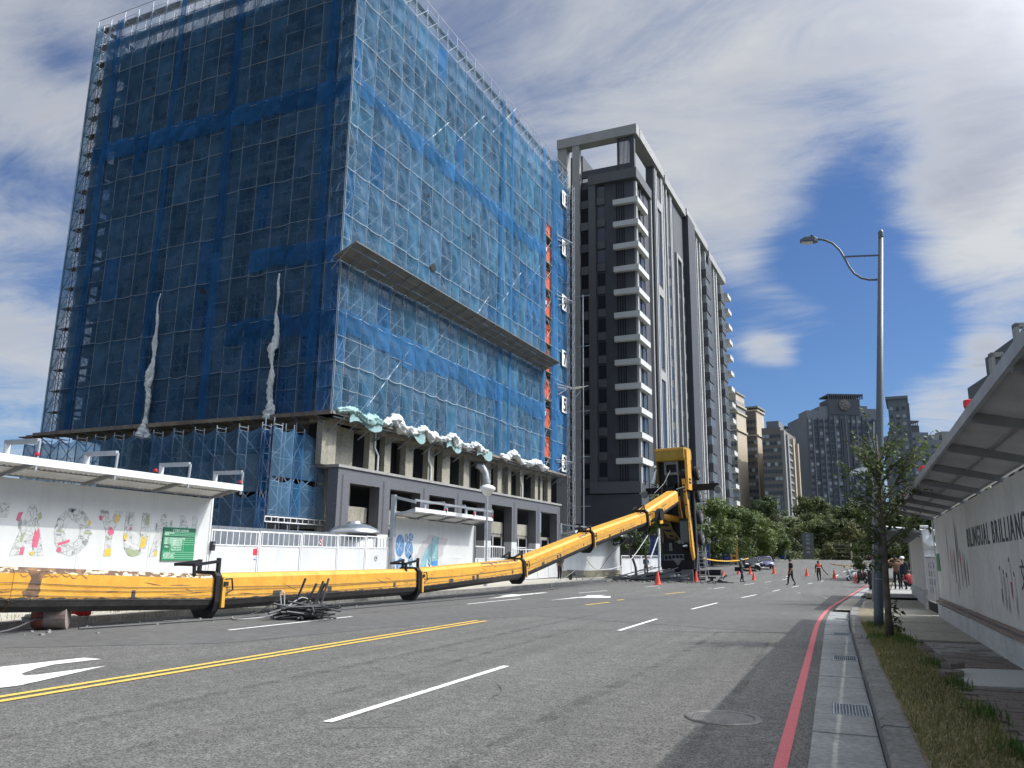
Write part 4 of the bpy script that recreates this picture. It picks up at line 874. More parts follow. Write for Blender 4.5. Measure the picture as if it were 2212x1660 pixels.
for a, c in ((1.5, 5.4), (9.0, 11.5), (15.0, 17.5), (20.5, 23.5)):
    k = MB(); k.grid(lambda u, v: (.46 + .04 * sin(9 * u), lerp(a, c, u), lerp(11.15, 10.45 + .25 * sin(u * pi * 2), v)), 8, 3); k.build('hanging_flap', 'tarp_teal', tw)
for sx, z0, z1, lab, sd in ((16.75, 21.3, 9.9, 'long torn white tarpaulin strip hanging on the left of the shaded blue net', 3), (4.95, 21.3, 10.7, 'long torn white tarpaulin strip hanging nearest the corner of the shaded net', 4)):
    n = 14; path = [(-sx - (.2 if sx > 10 else .12) * (j / n) + .10 * sin(j * 1.7 + sd), -.42 - .10 * sin(j * .9), lerp(z0, z1, j / n)) for j in range(n + 1)]
    def wf(t, sd=sd): return .05 + .20 * min(1, t * 1.8) * (.55 + .45 * abs(sin(t * 8.5 + sd))) + (.05 * sin(t * 31 + sd)) * min(1, t * 3) + (.42 * max(0, (t - .86) / .14) if sd == 3 else .25 * max(0, (t - .88) / .12))
    crumple('hanging_tarpaulin', path, wf, 'tarp_white', lab, sd, nu=130)
# ------------------------------------------------------------------ orange landing gates, floor number boards, hoist mast
for f in range(9):
    z = 12.5 + f * 3.2
    if f == 8: pass
    g = thing('landing_gate', ('lowest', 'second lowest', 'third', 'fourth', 'fifth', 'sixth', 'seventh', 'eighth', 'topmost')[f] + ' orange hoist landing gate in the open slot of the netted face', 'gate', (0, 0, 0), 0, 'orange landing gates up the hoist slot')
    g.location = Vector(BO) + Matrix.Rotation(BR, 3, 'Z') @ Vector((-.15, 38.0, z)); g.rotation_euler = (0, 0, BR)
    k = MB(); [k.box(-.03, y - .03, 0, .03, y + .03, 2.15) for y in (-.8, 0, .8)]; [k.box(-.03, -.8, h, .03, .8, h + .05) for h in (0, 2.1)]; k.build('frame', 'gate_orange', g)
    k = MB()
    for j in range(11): k.box(-.012, -.78 + j * .15, .06, .012, -.75 + j * .15, 2.1)
    for h in (.5, .95, 1.4, 1.8): k.box(-.014, -.78, h, .014, .78, h + .06)
    k.build('mesh_bar', 'gate_orange', g, kind='stuff')
    k = MB(); k.box(-.02, -.76, .06, .004, -.02, 1.0); k.box(-.02, .02, .1, .004, .76, 1.45); k.build('panel', 'gate_orange', g)
    if f % 2: k = MB(); k.box(.03, -.5, 1.3, .05, -.2, 1.75); k.build('notice', 'sign_white', g)
    k = MB(); k.box(-.75, -.95, -.16, .25, 1.0, -.06); k.build('landing_board', 'timber', g)
R3 = Matrix.Rotation(BR, 3, 'Z')
for z, t in ((12.2, '3'), (19.0, '5'), (24.5, '7'), (31.3, '9'), (38.2, '11'), (44.6, '13')):
    s = thing('floor_sign', 'white floor number board with navy figure %s beside the hoist mast' % {'3': 'three, lowest of its column', '5': 'five', '7': 'seven', '9': 'nine', '11': 'eleven', '13': 'thirteen, highest of its column'}[t], 'sign', Vector(BO) + R3 @ Vector((.32, 42.5, z)), 0, 'floor number boards')
    s.rotation_euler = (0, 0, BR)
    k = MB(); k.box(-.03, -.85, -.95, 0, .85, .95); k.build('board', 'sign_white', s)
    me = text_mesh(t, 2.1 if len(t) == 1 else 1.75, .004, 'CENTER', bold=.05); me.materials.append(M['sign_navy'])
    o = link('numeral', me, s, (.008, 0, -.72 if len(t) == 1 else -.6), (pi / 2, 0, pi / 2))
ms = thing('hoist_mast', 'slim dark lattice hoist mast at the far end of the netted block', 'mast', (-27.2, 88.3, 0), BR)
k = MB()
for x in (-.33, .33):
    for y in (-.33, .33): k.bar((x, y, 0), (x, y, 46.6), .09)
k.build('leg', 'purlin', ms, kind='stuff'); k = MB()
for i in range(62):
    z = i * .75
    for a, c in (((-.33, -.33), (.33, -.33)), ((.33, -.33), (.33, .33)), ((.33, .33), (-.33, .33)), ((-.33, .33), (-.33, -.33))):
        p, q = (a, c) if i % 2 else (c, a)
        k.bar((p[0], p[1], z), (q[0], q[1], z + .75), .05); k.bar((a[0], a[1], z), (c[0], c[1], z), .04)
k.build('lacing', 'purlin', ms, kind='stuff')
k = MB()
for z in (12.4, 31.6, 39.0, 21.0): k.bar((-.3, -.3, z), (-.9, -3.4, z - .3), .09); k.bar((.3, -.3, z), (-.5, -3.4, z), .09); k.bar((-.3, -.3, z), (-.4, -3.0, z - 1.2), .07)
k.build('tie_arm', 'purlin', ms, kind='stuff')
hp = thing('hoist_pole', 'thin pale pole with short arms beside the lattice hoist mast', 'pole', (-26.2, 90.0, 0))
k = MB(); k.tube([(0, 0, 0), (0, 0, 33)], .07, 6); k.build('pole', 'galv', hp); k = MB(); [k.bar((-.9, 0, z), (.8, 0, z + .05), .06) for z in (7.5, 13.2, 18.6, 26.5, 32.8)]; k.build('arm', 'galv', hp)
# ------------------------------------------------------------------ charcoal apartment tower behind
TO = (-21.54, 99.55, 0.0)
tw_ = thing('apartment_tower', 'charcoal apartment tower with pale corner ledges and a tall grey roof frame', 'building', TO, BR)
def tb(name, m, *boxes, kind=None):
    k = MB()
    for q in boxes: k.box(*q)
    return k.build(name, m, tw_, kind=kind)
tb('body', 'tower_dark', (-9.0, .35, 0, -.35, 29.0, 53.0)); tb('body', 'tower_dark', (-11.0, 1.6, 0, -9.0, 29, 53.0)); tb('body', 'tower_dark', (-16, 6, 0, -11, 29, 55.5))
tb('body', 'tower_mid', (-12, 29.4, 0, -.5, 47.0, 58.4)); tb('body', 'tower_mid', (-12, 47.4, 0, -.6, 64.0, 57.5))
# shaded end
tb('outer_column', 'tower_light', (-11.3, -.05, 0, -9.9, 1.5, 58.6)); tb('outer_column', 'tower_light', (-9.0, -.25, 6.0, -7.95, .5, 58.6))
tb('roof_beam', 'tower_light', (-11.3, -.35, 58.6, .35, 1.3, 60.0))
tb('base', 'tower_dark', (-9.0, -.1, 0, .05, .4, 9.6)); tb('base_band', 'tower_mid', (-6.7, -.22, 9.75, .02, .36, 11.2))
tb('pilaster', 'tower_mid', (-6.7, -.12, 11.2, -5.72, .36, 52.2)); tb('cornice', 'tower_mid', (-6.7, -.28, 52.2, .2, .5, 53.6)); tb('cornice', 'tower_mid', (-.3, .5, 52.2, .2, 7.6, 53.6))
tb('roof_parapet', 'tower_dark', (-7.8, .1, 53.6, -.1, .5, 54.6)); tb('stair_house', 'tower_dark', (-7.3, 5.5, 53, -3.6, 14, 57.3)); tb('stair_house', 'tower_mid', (-3.6, 5.4, 53, -3.3, 14, 57.4)); tb('stair_house', 'tower_dark', (-15.5, 8, 53, -10.4, 20, 61.5))
tb('corner_post', 'tower_dark', (-.75, .0, 53.6, -.1, .6, 58.6)); tb('screen_frame', 'tower_dark', (-2.55, .1, 53.6, -2.35, .4, 58.6))
for i in range(8): tb('screen_slat', 'tower_dark', (-2.28 + i * .19, .12, 53.9, -2.19 + i * .19, .3, 58.6))
for f in range(13):
    z = 11.4 + f * 3.2
    tb('recess_window', 'tower_glass', (-5.5, .30, z + .5, -4.5, .36, z + 2.3)); tb('recess_panel', 'tower_mid', (-5.6, .18, z - .6, -4.45, .36, z + .45))
    tb('balcony', 'tower_mid' if f % 2 else 'tower_dark', (-7.9, -.05, z - .9, -6.75, .36, z + .25)); tb('recess_window', 'dark_void', (-7.9, .30, z + .3, -6.75, .36, z + 2.1))
    for q in (-2.85, -2.5, -2.15, -1.85): tb('groove', 'dark_void', (q, .30, z - .2, q + .12, .345, z + 2.35))
    if f < 12:
        zt = 14.14 + f * 3.2
        k = MB(); k.box(-3.14, -.32, zt - .72, .34, .36, zt); k.box(-.36, .36, zt - .72, .34, 4.77, zt); k.build('ledge', 'tower_pale', tw_)
    tb('corner_window', 'tower_glass', (-.355, 1.4, z + .1, -.30, 4.3, z + 2.2)); tb('window_post', 'tower_light', (-.36, .36, z - .4, -.05, 1.0, z + 2.1)); tb('window_post', 'tower_mid', (-.36, 2.9, z - .4, -.2, 3.05, z + 2.1))
# sunlit long face
tb('edge_trim', 'tower_light', (-.35, 7.35, 0, .12, 7.75, 53.4)); tb('wall_strip', 'tower_dark', (-.355, 4.85, 0, -.25, 7.35, 52.2))
tb('roof_beam', 'tower_light', (-1.3, 1.3, 58.6, .42, 14.3, 60.0)); tb('frame_column', 'tower_mid', (-1.2, 9.8, 0, -.1, 14.2, 58.6))
for y in (10.0, 10.75, 13.55, 14.05): tb('fin', 'tower_pale', (-.1, y, 0, .12, y + .26, 58.3))
for z0, z1 in ((4, 14), (16, 26.5), (28.5, 39), (41, 52.5)): tb('tall_window', 'tower_glass', (-.1, 11.25, z0, -.05, 13.3, z1)); tb('spandrel', 'tower_light', (-.1, 11.1, z1 + .1, .12, 13.45, z1 + 1.4))
tb('parapet_beam', 'tower_light', (-1.0, 15.1, 58.3, .4, 29.0, 59.5)); tb('upper_wall', 'tower_mid', (-1.3, 15.1, 50.0, -.2, 29, 58.3)); tb('wall', 'tower_mid', (-.35, 15.1, 0, -.15, 29.0, 50.0)); tb('wall_strip', 'tower_dark', (-.2, 20.35, 0, -.12, 22.25, 58.3), (-.2, 14.3, 0, .0, 15.15, 58.3))
for y in (15.2, 16.9, 19.4, 20.1): tb('fin', 'tower_pale', (-.2, y, 0, .06, y + .28, 58.3))
tb('portal', 'tower_light', (-.15, 22.3, 0, .22, 22.9, 49.6), (-.15, 25.6, 0, .22, 26.2, 49.6), (-.15, 22.9, 48.9, .22, 25.6, 49.6)); tb('wall_strip', 'tower_dark', (-.15, 22.9, 0, -.1, 25.6, 48.9))
for f in range(14):
    z = 5 + f * 3.2
    tb('window', 'tower_glass', (-.15, 17.4, z + .7, -.1, 19.1, z + 2.6)); tb('window', 'tower_glass', (-.15, 26.6, z + .5, -.1, 28.4, z + 2.6))
    if f % 2 == 0: tb('window', 'tower_glass', (-.1, 23.5, z + .2, -.05, 25.0, z + 5.6))
# next two stair blocks
tb('parapet_beam', 'tower_light', (-1, 29.5, 58.6, .5, 46.6, 60.0)); tb('wall_strip', 'tower_dark', (-.5, 28.9, 0, .75, 34.2, 58.6))
for y in (37.0, 38.6, 41.0, 45.9): tb('fin', 'tower_pale', (-.5, y, 0, .10, y + .5, 58.6))
tb('wall_strip', 'tower_dark', (-.5, 46.6, 0, .55, 49.4, 57.6))
tb('roof_box', 'tower_dark', (-9, 42, 58, -3.5, 52, 63.0)); tb('parapet_beam', 'tower_light', (-1, 47.4, 57.6, .6, 64.0, 59.0))
for y in (50.2, 53.0, 55.4): tb('fin', 'tower_pale', (-.6, y, 0, .25, y + .6, 57.6))
for f in range(16):
    z = 4.6 + f * 3.2
    tb('window', 'tower_glass', (-.5, 34.6, z + .6, -.42, 36.4, z + 2.5)); tb('window', 'tower_glass', (-.5, 39.0, z + .1, -.42, 40.8, z + 2.9))
    if z < 53:
        tb('bay_apron', 'tower_dark', (-.5, 41.8, z - .75, .95, 45.7, z + .75)); tb('bay_window', 'tower_glass_lit', (-.5, 42.0, z + .75, .8, 45.5, z + 2.45))
        k = MB(); [k.box(.8, y, z + .75, .86, y + .12, z + 2.45) for y in (42.0, 43.1, 44.3, 45.4)]; k.build('mullion', 'tower_light', tw_)
        tb('bay_apron', 'tower_dark', (-.6, 56.4, z - .75, .95, 60.2, z + .6)); tb('bay_window', 'tower_glass_lit', (-.6, 56.6, z + .6, .8, 60.0, z + 2.4))
        k = MB(); [k.box(.8, y, z + .6, .86, y + .12, z + 2.4) for y in (56.6, 57.7, 58.9, 59.9)]; k.build('mullion', 'tower_light', tw_)
        tb('ledge', 'tower_pale', (-.6, 60.6, z + 1.2, 1.5, 64.2, z + 2.0)); tb('window', 'tower_glass', (-.6, 60.6, z - .6, -.5, 63.8, z + 1.0))
    tb('window', 'tower_glass', (-.6, 51.2, z + .6, -.52, 52.6, z + 2.5))
# ------------------------------------------------------------------ far towers on the rise
def far_tower(name, label, x, y, az, w, d, z0, z1, m, cols=0, rows=0, wz=(0, 0), fin=None, winm='far_glass', side=None, group=None, y_windows=True):
    """x, y = near left corner; the front runs to the right along az+90; w wide, d deep"""
    t = thing(name, label, 'building', (x, y, 0), -radians(az), group)
    k = MB(); k.box(0, 0, z0, w, d, z1); k.build('wall', m, t)
    if cols:
        me = MB().box(-.75, -.12, -.8, .75, .0, .8).mesh('window', winm); me2 = MB().box(-.75, -.12, -.8, .75, .0, .8).mesh('window', 'far_glass_pale')
        me3 = MB().box(-.95, -.55, -.3, .95, .0, .3).mesh('balcony', 'far_slate_dark')
        for i in range(cols):
            for j in range(rows):
                xx = w * (i + .5) / cols; zz = lerp(wz[0], wz[1], (j + .5) / rows)
                link('window', me2 if random.random() < .3 else me, t, (xx, 0, zz))
                if y_windows and i % 3 == 1: link('balcony', me3, t, (xx, 0, zz - .9))
    return t
random.seed(21)
VA = -21.4
t = far_tower('apartment_tower', 'tall slate grey tower with round medallion under its crowned roof', -7.9, 456, VA, 38.5, 30, 10, 80.0, 'far_slate_hazed', 13, 18, (18, 78), group='distant apartment towers')
def add(t, name, m, *bx):
    k = MB(); [k.box(*q) for q in bx]; return k.build(name, m, t)
for i in range(14): add(t, 'pilaster', 'far_slate_hazed' if i % 2 else 'far_slate_dark', (38.5 * i / 13 - .28, -.7, 10, 38.5 * i / 13 + .28, 0, 79.5 if 3 < i < 11 else 78))
add(t, 'stepped_roof', 'far_slate_hazed', (0, 0, 80, 7, 12, 82.2), (7, 0, 80, 13, 12, 84.5), (26, 0, 80, 33, 12, 85), (33, 0, 80, 38.5, 12, 83.5)); add(t, 'crown_wall', 'far_slate_dark', (12, -.5, 80, 29, 12, 88.6))
add(t, 'crown_beam', 'far_slate_dark', (12, -.6, 90.6, 31, 12, 91.4)); add(t, 'balcony_strip', 'far_slate_dark', (18.6, -.5, 14, 22.2, -.1, 78))
for i in range(17): add(t, 'crown_fin', 'far_slate_dark', (12.1 + i * 1.14, -.6, 88.6, 12.55 + i * 1.14, .2, 90.6))
k = MB(); k.lathe([(3.0, -.9), (3.0, -.55)], 24, (20.6, 0, 85.4), 'y'); k.build('medallion', 'far_brown', t)
k = MB()
for i in range(8): a = i * pi / 4; k.bar((20.6 + .5 * cos(a), -1.0, 85.4 + .5 * sin(a)), (20.6 + 2.4 * cos(a), -1.0, 85.4 + 2.4 * sin(a)), .35)
k.build('medallion_ray', 'far_greige', t)
t = far_tower('apartment_tower', 'slate side wing tower just right of the lamp post with a flat cornice', 33.5, 474, 5, 9, 34, 10, 89, 'far_slate_hazed', 3, 16, (18, 86), group='distant apartment towers'); add(t, 'cornice', 'far_slate_hazed', (-1.0, -1, 89, 10, 30, 90.5))
for j in range(16): add(t, 'side_ledge', 'far_greige', (9, 3, 17 + j * 4.4, 10.2, 32, 17.8 + j * 4.4))
for j in range(5): add(t, 'side_pier', 'far_slate_hazed', (9, 3 + j * 7, 10, 10.4, 4.2 + j * 7, 87))
t = far_tower('apartment_tower', 'slate tower with a comb of roof fins seen low at the right', 41, 514, VA, 17, 20, 10, 77, 'far_slate_hazed', 5, 14, (20, 75), group='distant apartment towers'); add(t, 'crown', 'far_slate_dark', (-1, 0, 77, 12, 10, 81)); [add(t, 'crown_fin', 'far_greige', (i * 1.0, -.3, 81, i * 1.0 + .35, .3, 83)) for i in range(12)]; add(t, 'crown_beam', 'far_slate_dark', (-1, -.4, 83, 12, 8, 83.8))
t = far_tower('apartment_tower', 'low grey stepped tower at the far right behind the sapling crown', 57, 522, VA, 24, 20, 10, 73, 'far_slate_hazed', 6, 13, (20, 71), group='distant apartment towers'); add(t, 'stepped_roof', 'far_greige', (2, 0, 73, 6, 8, 76), (8, 0, 73, 15, 8, 78), (16, 0, 73, 17.5, 8, 79))
t = far_tower('apartment_tower', 'slate tower with comb roof peeping between brown tower and slate tower', -24.5, 489, VA, 18, 20, 10, 73, 'far_slate_hazed', 5, 13, (18, 71), group='distant apartment towers'); add(t, 'crown', 'far_slate_dark', (0, -.3, 73, 17.5, 10, 77)); [add(t, 'crown_fin', 'far_greige', (i * 1.1 + .2, -.4, 77, i * 1.1 + .65, .2, 78.8)) for i in range(15)]; add(t, 'crown_beam', 'far_slate_dark', (0, -.5, 78.8, 17.5, 8, 79.5))
t = far_tower('apartment_tower', 'tall beige tower with cornices nearest the charcoal tower', -46.5, 417, 11, 6.0, 16, 8, 82.5, 'far_greige', 3, 17, (14, 76), group='distant apartment towers', y_windows=False)
add(t, 'painted_sunlit_side', 'far_beige', (5.6, -.25, 8, 6.15, 16.2, 75.8)); [add(t, 'cornice', 'far_beige', (-.5, -.5, z, 6.8, 16.5, z + .8)) for z in (66.5, 75.8, 79.5)]; add(t, 'top_storey', 'far_beige', (.8, .4, 82.5, 6.0, 15, 86.0)); add(t, 'cornice', 'far_greige', (.3, 0, 86, 6.6, 15.5, 86.8))  # beige slab puts sunlight into the side; greige wall holds the front's shade
t = far_tower('apartment_tower', 'second beige tower with cornices, lower, beside the brown tower', -38.0, 438, 11, 5.6, 14, 8, 80.5, 'far_brown', 3, 17, (14, 76), group='distant apartment towers', y_windows=False)
add(t, 'painted_sunlit_side', 'far_beige', (5.2, -.25, 8, 5.75, 14.2, 79.8)); [add(t, 'cornice', 'far_beige', (-.4, -.4, z, 6.4, 14.5, z + .8)) for z in (66.5, 79.8)]; add(t, 'cornice', 'far_greige', (-.6, -.6, 81.6, 6.8, 15, 82.4))  # sunlight painted on this side in beige, shade on the browner front
t = far_tower('apartment_tower', 'brown tower with long fins and stacked dark balconies behind the trees', -28.5, 412, 8, 9.0, 40, 8, 66.5, 'far_brown', 5, 15, (12, 64), group='distant apartment towers', y_windows=False)
add(t, 'roof_house', 'far_slate_hazed', (2, 2, 66.5, 8, 14, 70))
for y, h in ((0.3, 65), (9, 64), (24, 64), (36, 63)): add(t, 'fin', 'far_greige' if y < 20 else 'far_beige', (9, y, 8, 10.6, y + 3, h))
for j in range(14): add(t, 'balcony', 'far_greige', (9, 12, 10 + j * 3.8, 10.0, 23, 11 + j * 3.8)); add(t, 'balcony_glass', 'far_slate_dark', (9, 12.2, 11.2 + j * 3.8, 9.4, 23, 13.6 + j * 3.8))
t = thing('apartment_tower', 'pale grey tower top with open frames above the right hoarding roof', 'building', (34.0, 190, 0), radians(8), 'distant apartment towers')
add(t, 'wall', 'tower_mid', (.8, 2, 0, 30, 20, 42)); add(t, 'wall', 'tower_mid', (5.2, 2, 42, 30, 20, 49))
for x, h in ((0, 45.4), (1.9, 45), (3.9, 42.6), (5.2, 51.6), (8.2, 47.3), (11, 52)): add(t, 'frame_column', 'tower_light', (x, 0, 0, x + .7, 2, h))
add(t, 'frame_beam', 'tower_light', (0, 0, 44.6, 2.4, 2, 45.6), (5.2, 0, 50.9, 12, 2, 51.8), (3.9, 0, 42, 6, 2, 42.7))
for j in range(12): add(t, 'balcony', 'tower_dark', (.7, .6, 6 + j * 3.2, 11, 2, 7.2 + j * 3.2))
# ------------------------------------------------------------------ hoardings
def beacon(loc, label):
    t = thing('warning_beacon', label, 'beacon', loc, group='red warning beacons on the hoarding roofs'); t.scale = (.62,) * 3
    k = MB(); k.lathe([(.05, 0), (.06, .10), (.075, .11), (.075, .13)], 10); k.build('base', 'black_plastic', t, smooth=False)
    k = MB(); k.lathe([(.085, .13), (.088, .20), (.08, .25), (.03, .265)], 12); k.build('lens', 'beacon_red', t, smooth=False); return t
def hoarding(name, label, P0, P1, zt, side, mats, wov=1.2, lip=.34, base=0.14, step=2.4, rails=(), fascia='white_steel', ledge=None, ribs=False, zb=.02, raf=2.4, roof=True):
    """board wall from P0 to P1; the roof leans out on the left (side=-1) or the right (+1) of the run"""
    d = Vector((P1[0] - P0[0], P1[1] - P0[1], 0)); Lh = d.length; a = atan2(d.x, d.y)
    t = thing(name, label, 'hoarding', (P0[0], P0[1], 0), -a)
    n = max(1, round(Lh / step)); s = side
    for i in range(n):
        y0, y1 = Lh * i / n, Lh * (i + 1) / n; k = MB()
        if ribs:
            m_ = 2 * max(2, int((y1 - y0) / .2)); 
            prof = [(lerp(y0, y1, j / m_), .03 if (j // 1) % 2 else 0.0) for j in range(m_ + 1)]
            vs = [(s * o_, y, z) for y, o_ in prof for z in (base, zt)]; k.add(vs, [(2 * j, 2 * j + 1, 2 * j + 3, 2 * j + 2) for j in range(m_)]); k.box(-.04 * s, y0 + .003, base, -.06 * s, y1 - .003, zt)
        else: k.box(-.05 * s, y0 + .003, base, .012 * s, y1 - .003, zt - .002 * (i % 2))
        k.build('wall_board', mats[0], t)
    if ledge:
        m_ = max(1, round(Lh / 3))
        for i in range(m_): k = MB(); y0, y1 = Lh * i / m_, Lh * (i + 1) / m_; k.box(-.10 * s, y0 + .004, 0.02, s * .10, y1 - .004, ledge + U(-.01, .01)); k.build('base_block', mats[1], t, bevel=.01)
    if not roof: return t, Lh
    zl = zt + lip
    for i in range(n):
        y0, y1 = Lh * i / n, Lh * (i + 1) / n; k = MB()
        w0, w1 = s * .02, s * wov; m_ = 2 * max(3, int((y1 - y0) / .15))
        vs = []
        for j in range(m_ + 1):
            y = lerp(y0, y1, j / m_); h = .03 if j % 2 else 0
            vs += [(w0, y, zt + .06 + h), (w1, y, zl + .02 + h)]
        k.add(vs, [(2 * j, 2 * j + 1, 2 * j + 3, 2 * j + 2) for j in range(m_)]); k.build('roof_sheet', 'roof_sheet', t, fix=False)
    for i in range(max(1, round(Lh / 4))):
        m_ = max(1, round(Lh / 4)); k = MB(); k.box(s * wov, Lh * i / m_ + .003, zl - (.10 if s > 0 else .05), s * (wov + .04), Lh * (i + 1) / m_ - .003, zl + (.085 if s > 0 else .06)); k.build('fascia', fascia, t)
    nr = max(2, round(Lh / raf) + 1)
    for i in range(nr):
        y = lerp(.06, Lh - .06, i / (nr - 1)); k = MB(); k.bar((s * -.05, y, zt + .02), (s * wov, y, zl - .04), .05, .10); k.build('rafter', 'purlin', t)
    k = MB(); k.bar((s * wov * .5, 0, lerp(zt, zl, .5) + .05), (s * wov * .5, Lh, lerp(zt, zl, .5) + .05), .05, .05); k.bar((s * .02, 0, zt + .06), (s * .02, Lh, zt + .06), .05, .04); k.build('purlin', 'purlin', t)
    for y in rails:
        k = MB(); k.bar((s * .05, y, zl + .50), (s * wov, y, zl + .50), .09, .12); k.build('bracket_beam', 'galv', t)
        k = MB(); k.bar((s * .12, y, zt + .1), (s * .12, y, zl + .46), .12, .08); k.build('post', 'white_steel', t); k = MB(); k.bar((s * wov, y, zl - .22), (s * (wov + .03), y, zl + .50), .05); k.build('hanger', 'galv', t)
    k = MB(); k.box(-.06, Lh, .02, .03 * s, Lh + .07, zt + .05); k.build('end_post', 'white_steel', t)
    return t, Lh
hA, LA = hoarding('hoarding', 'white hoarding painted with big patterned TAOYUAN letters under a lean-to roof', (-19, 4.0), (-19, 21.42), 3.30, 1, ('board_white',), rails=(7.45, 9.95, 12.3, 15.0, 17.36))
for y, l in ((13.95, 'red beacon at the left on the roof edge above the TAOYUAN letters'), (17.7, 'red beacon midway along the roof edge of the TAOYUAN hoarding'), (21.3, 'red beacon at the right end of the TAOYUAN hoarding roof')): beacon((-17.8, y, 3.70), l)
# mural letters: a run of big bold letters filled with line drawings and a few flat colours
for ch, y0, y1 in (('T', 12.75, 14.32), ('A', 14.5, 15.45), ('O', 15.66, 16.82), ('Y', 17.03, 17.86), ('U', 17.96, 18.87), ('A', 18.97, 19.86), ('N', 20.1, 20.85)):
    me = text_mesh(ch, 1.0, .003, 'LEFT', bold=.075); xs_ = [v.co.x for v in me.vertices]; ys_ = [v.co.y for v in me.vertices]
    sx = (y1 - y0) / (max(xs_) - min(xs_)); sy = 1.28 / (max(ys_) - min(ys_))
    me.transform(Matrix.Translation((-min(xs_), -min(ys_), 0))); me.transform(Matrix.Diagonal((sx, sy, 1, 1))); me.materials.append(M['line_art'])
    link('mural_letter', me, hA, (.016, y0 - 4.0, 1.40), (pi / 2, 0, pi / 2))
def patch(par, m, pts, name='mural_patch', x=.022, oy=4.0):
    k = MB(); k.add([(x + .0, p[0] - oy, p[1]) for p in pts] + [(x - .004, p[0] - oy, p[1]) for p in pts], [tuple(range(len(pts))), tuple(range(2 * len(pts) - 1, len(pts) - 1, -1))]); return k.build(name, m, par)
def blob(cy, cz, ry, rz, n=11, j=.25, sd=0):
    random.seed(sd + int(cy * 100)); return [(cy + ry * cos(2 * pi * i / n) * U(1 - j, 1 + j), cz + rz * sin(2 * pi * i / n) * U(1 - j, 1 + j)) for i in range(n)]
for m, pts in (('art_yellow', [(12.05, 1.62), (12.22, 1.62), (12.30, 2.35), (12.55, 2.32), (12.56, 2.52), (12.1, 2.5)]), ('art_pink', blob(11.95, 2.62, .16, .09)), ('art_olive', blob(12.08, 2.1, .07, .10)),
               ('art_pink', [(14.22, 1.62), (14.36, 1.6), (14.40, 1.9), (14.34, 2.12), (14.28, 2.0), (14.24, 2.06), (14.20, 1.8)]), ('art_olive', blob(14.32, 2.40, .06, .10)), ('art_yellow', blob(14.24, 1.46, .06, .05)), ('ink_grey', blob(13.80, 2.2, .04, .14)),
               ('art_olive', [(14.88, 2.02), (15.10, 2.0), (15.10, 2.06), (14.88, 2.08)]), ('art_olive', [(15.72, 2.0), (15.98, 1.98), (15.98, 2.04), (15.72, 2.06)]), ('art_pink', [(14.95, 1.66), (15.30, 1.76), (15.30, 1.84), (14.95, 1.74)]), ('art_pink', blob(15.02, 1.56, .08, .07)), ('ink_grey', blob(15.28, 2.58, .05, .05)), ('ink_grey', blob(15.58, 2.56, .05, .05)),
               ('art_yellow', [(16.48, 1.41), (16.70, 1.41), (16.70, 1.64), (16.48, 1.60)]), ('art_pink', blob(16.60, 2.08, .10, .12, 14, .45)), ('art_olive', blob(16.55, 1.9, .06, .05)), ('art_yellow', blob(16.78, 2.46, .06, .12)), ('ink_grey', [(16.22, 2.58), (16.46, 2.58), (16.44, 2.66), (16.22, 2.66)]),
               ('art_olive', [(17.82, 2.32), (17.96, 2.32), (17.97, 2.64), (17.82, 2.64)]), ('art_yellow', [(17.70, 1.62), (17.90, 1.70), (17.96, 2.02), (17.84, 1.92), (17.76, 2.02)]), ('art_olive', [(17.2, 1.66), (17.3, 1.45), (17.5, 1.40), (17.7, 1.45), (17.78, 1.62), (17.6, 1.58), (17.4, 1.62)]), ('art_yellow', blob(17.14, 1.96, .06, .13)), ('art_white', [(17.1, 1.80), (17.9, 1.52), (17.92, 1.58), (17.12, 1.88)]),
               ('art_pink', blob(18.62, 1.92, .06, .08)), ('art_olive', blob(18.86, 2.42, .05, .09)), ('ink_grey', blob(18.28, 2.3, .035, .12)),
               ('art_yellow', blob(13.1, 2.1, .05, .07)), ('art_pink', [(13.9, 1.42), (14.0, 1.42), (14.02, 1.62), (13.9, 1.6)]), ('art_olive', blob(13.9, 1.85, .05, .12)), ('art_pink', [(13.68, 2.28), (13.76, 2.24), (13.84, 2.48), (13.72, 2.46)]), ('ink_grey', blob(15.25, 2.62, .12, .05)), ('art_yellow', blob(15.86, 2.3, .05, .08)), ('art_pink', blob(16.22, 2.46, .06, .08)), ('ink_grey', blob(17.2, 2.45, .04, .14)), ('art_pink', blob(17.3, 2.2, .05, .05)), ('art_yellow', [(18.3, 1.42), (18.4, 1.42), (18.42, 1.6), (18.3, 1.56)]), ('ink_grey', blob(14.95, 1.95, .09, .03)), ('ink_grey', blob(15.8, 1.75, .03, .10))): patch(hA, m, [(p[0] + .87 + (.35 if p[0] < 13 else 0), p[1]) for p in pts])
sg = thing('notice_board', 'green construction notice board with white rows of text on the TAOYUAN hoarding', 'notice board', (-18.965, 19.42, 1.30))
k = MB(); k.box(0, 0, 0, .03, 1.34, 1.0); k.build('board', 'sign_green', sg)
k = MB(); k.box(.03, .02, .86, .033, 1.32, .98); k.box(.03, .03, .34, .033, .27, .50); k.box(.03, .02, .69, .033, 1.30, .75); k.build('dark_band', 'sign_green_dark', sg)
k = MB(); [k.box(.033, .03, z, .036, 1.31, z + .006) for z in (.855, .80, .755, .69, .62, .555, .49, .25, .18, .12, .06)]; k.box(.033, .30, .12, .036, .306, .69); k.box(.033, .86, .25, .036, .866, .69); k.build('rule_line', 'sign_mint', sg)
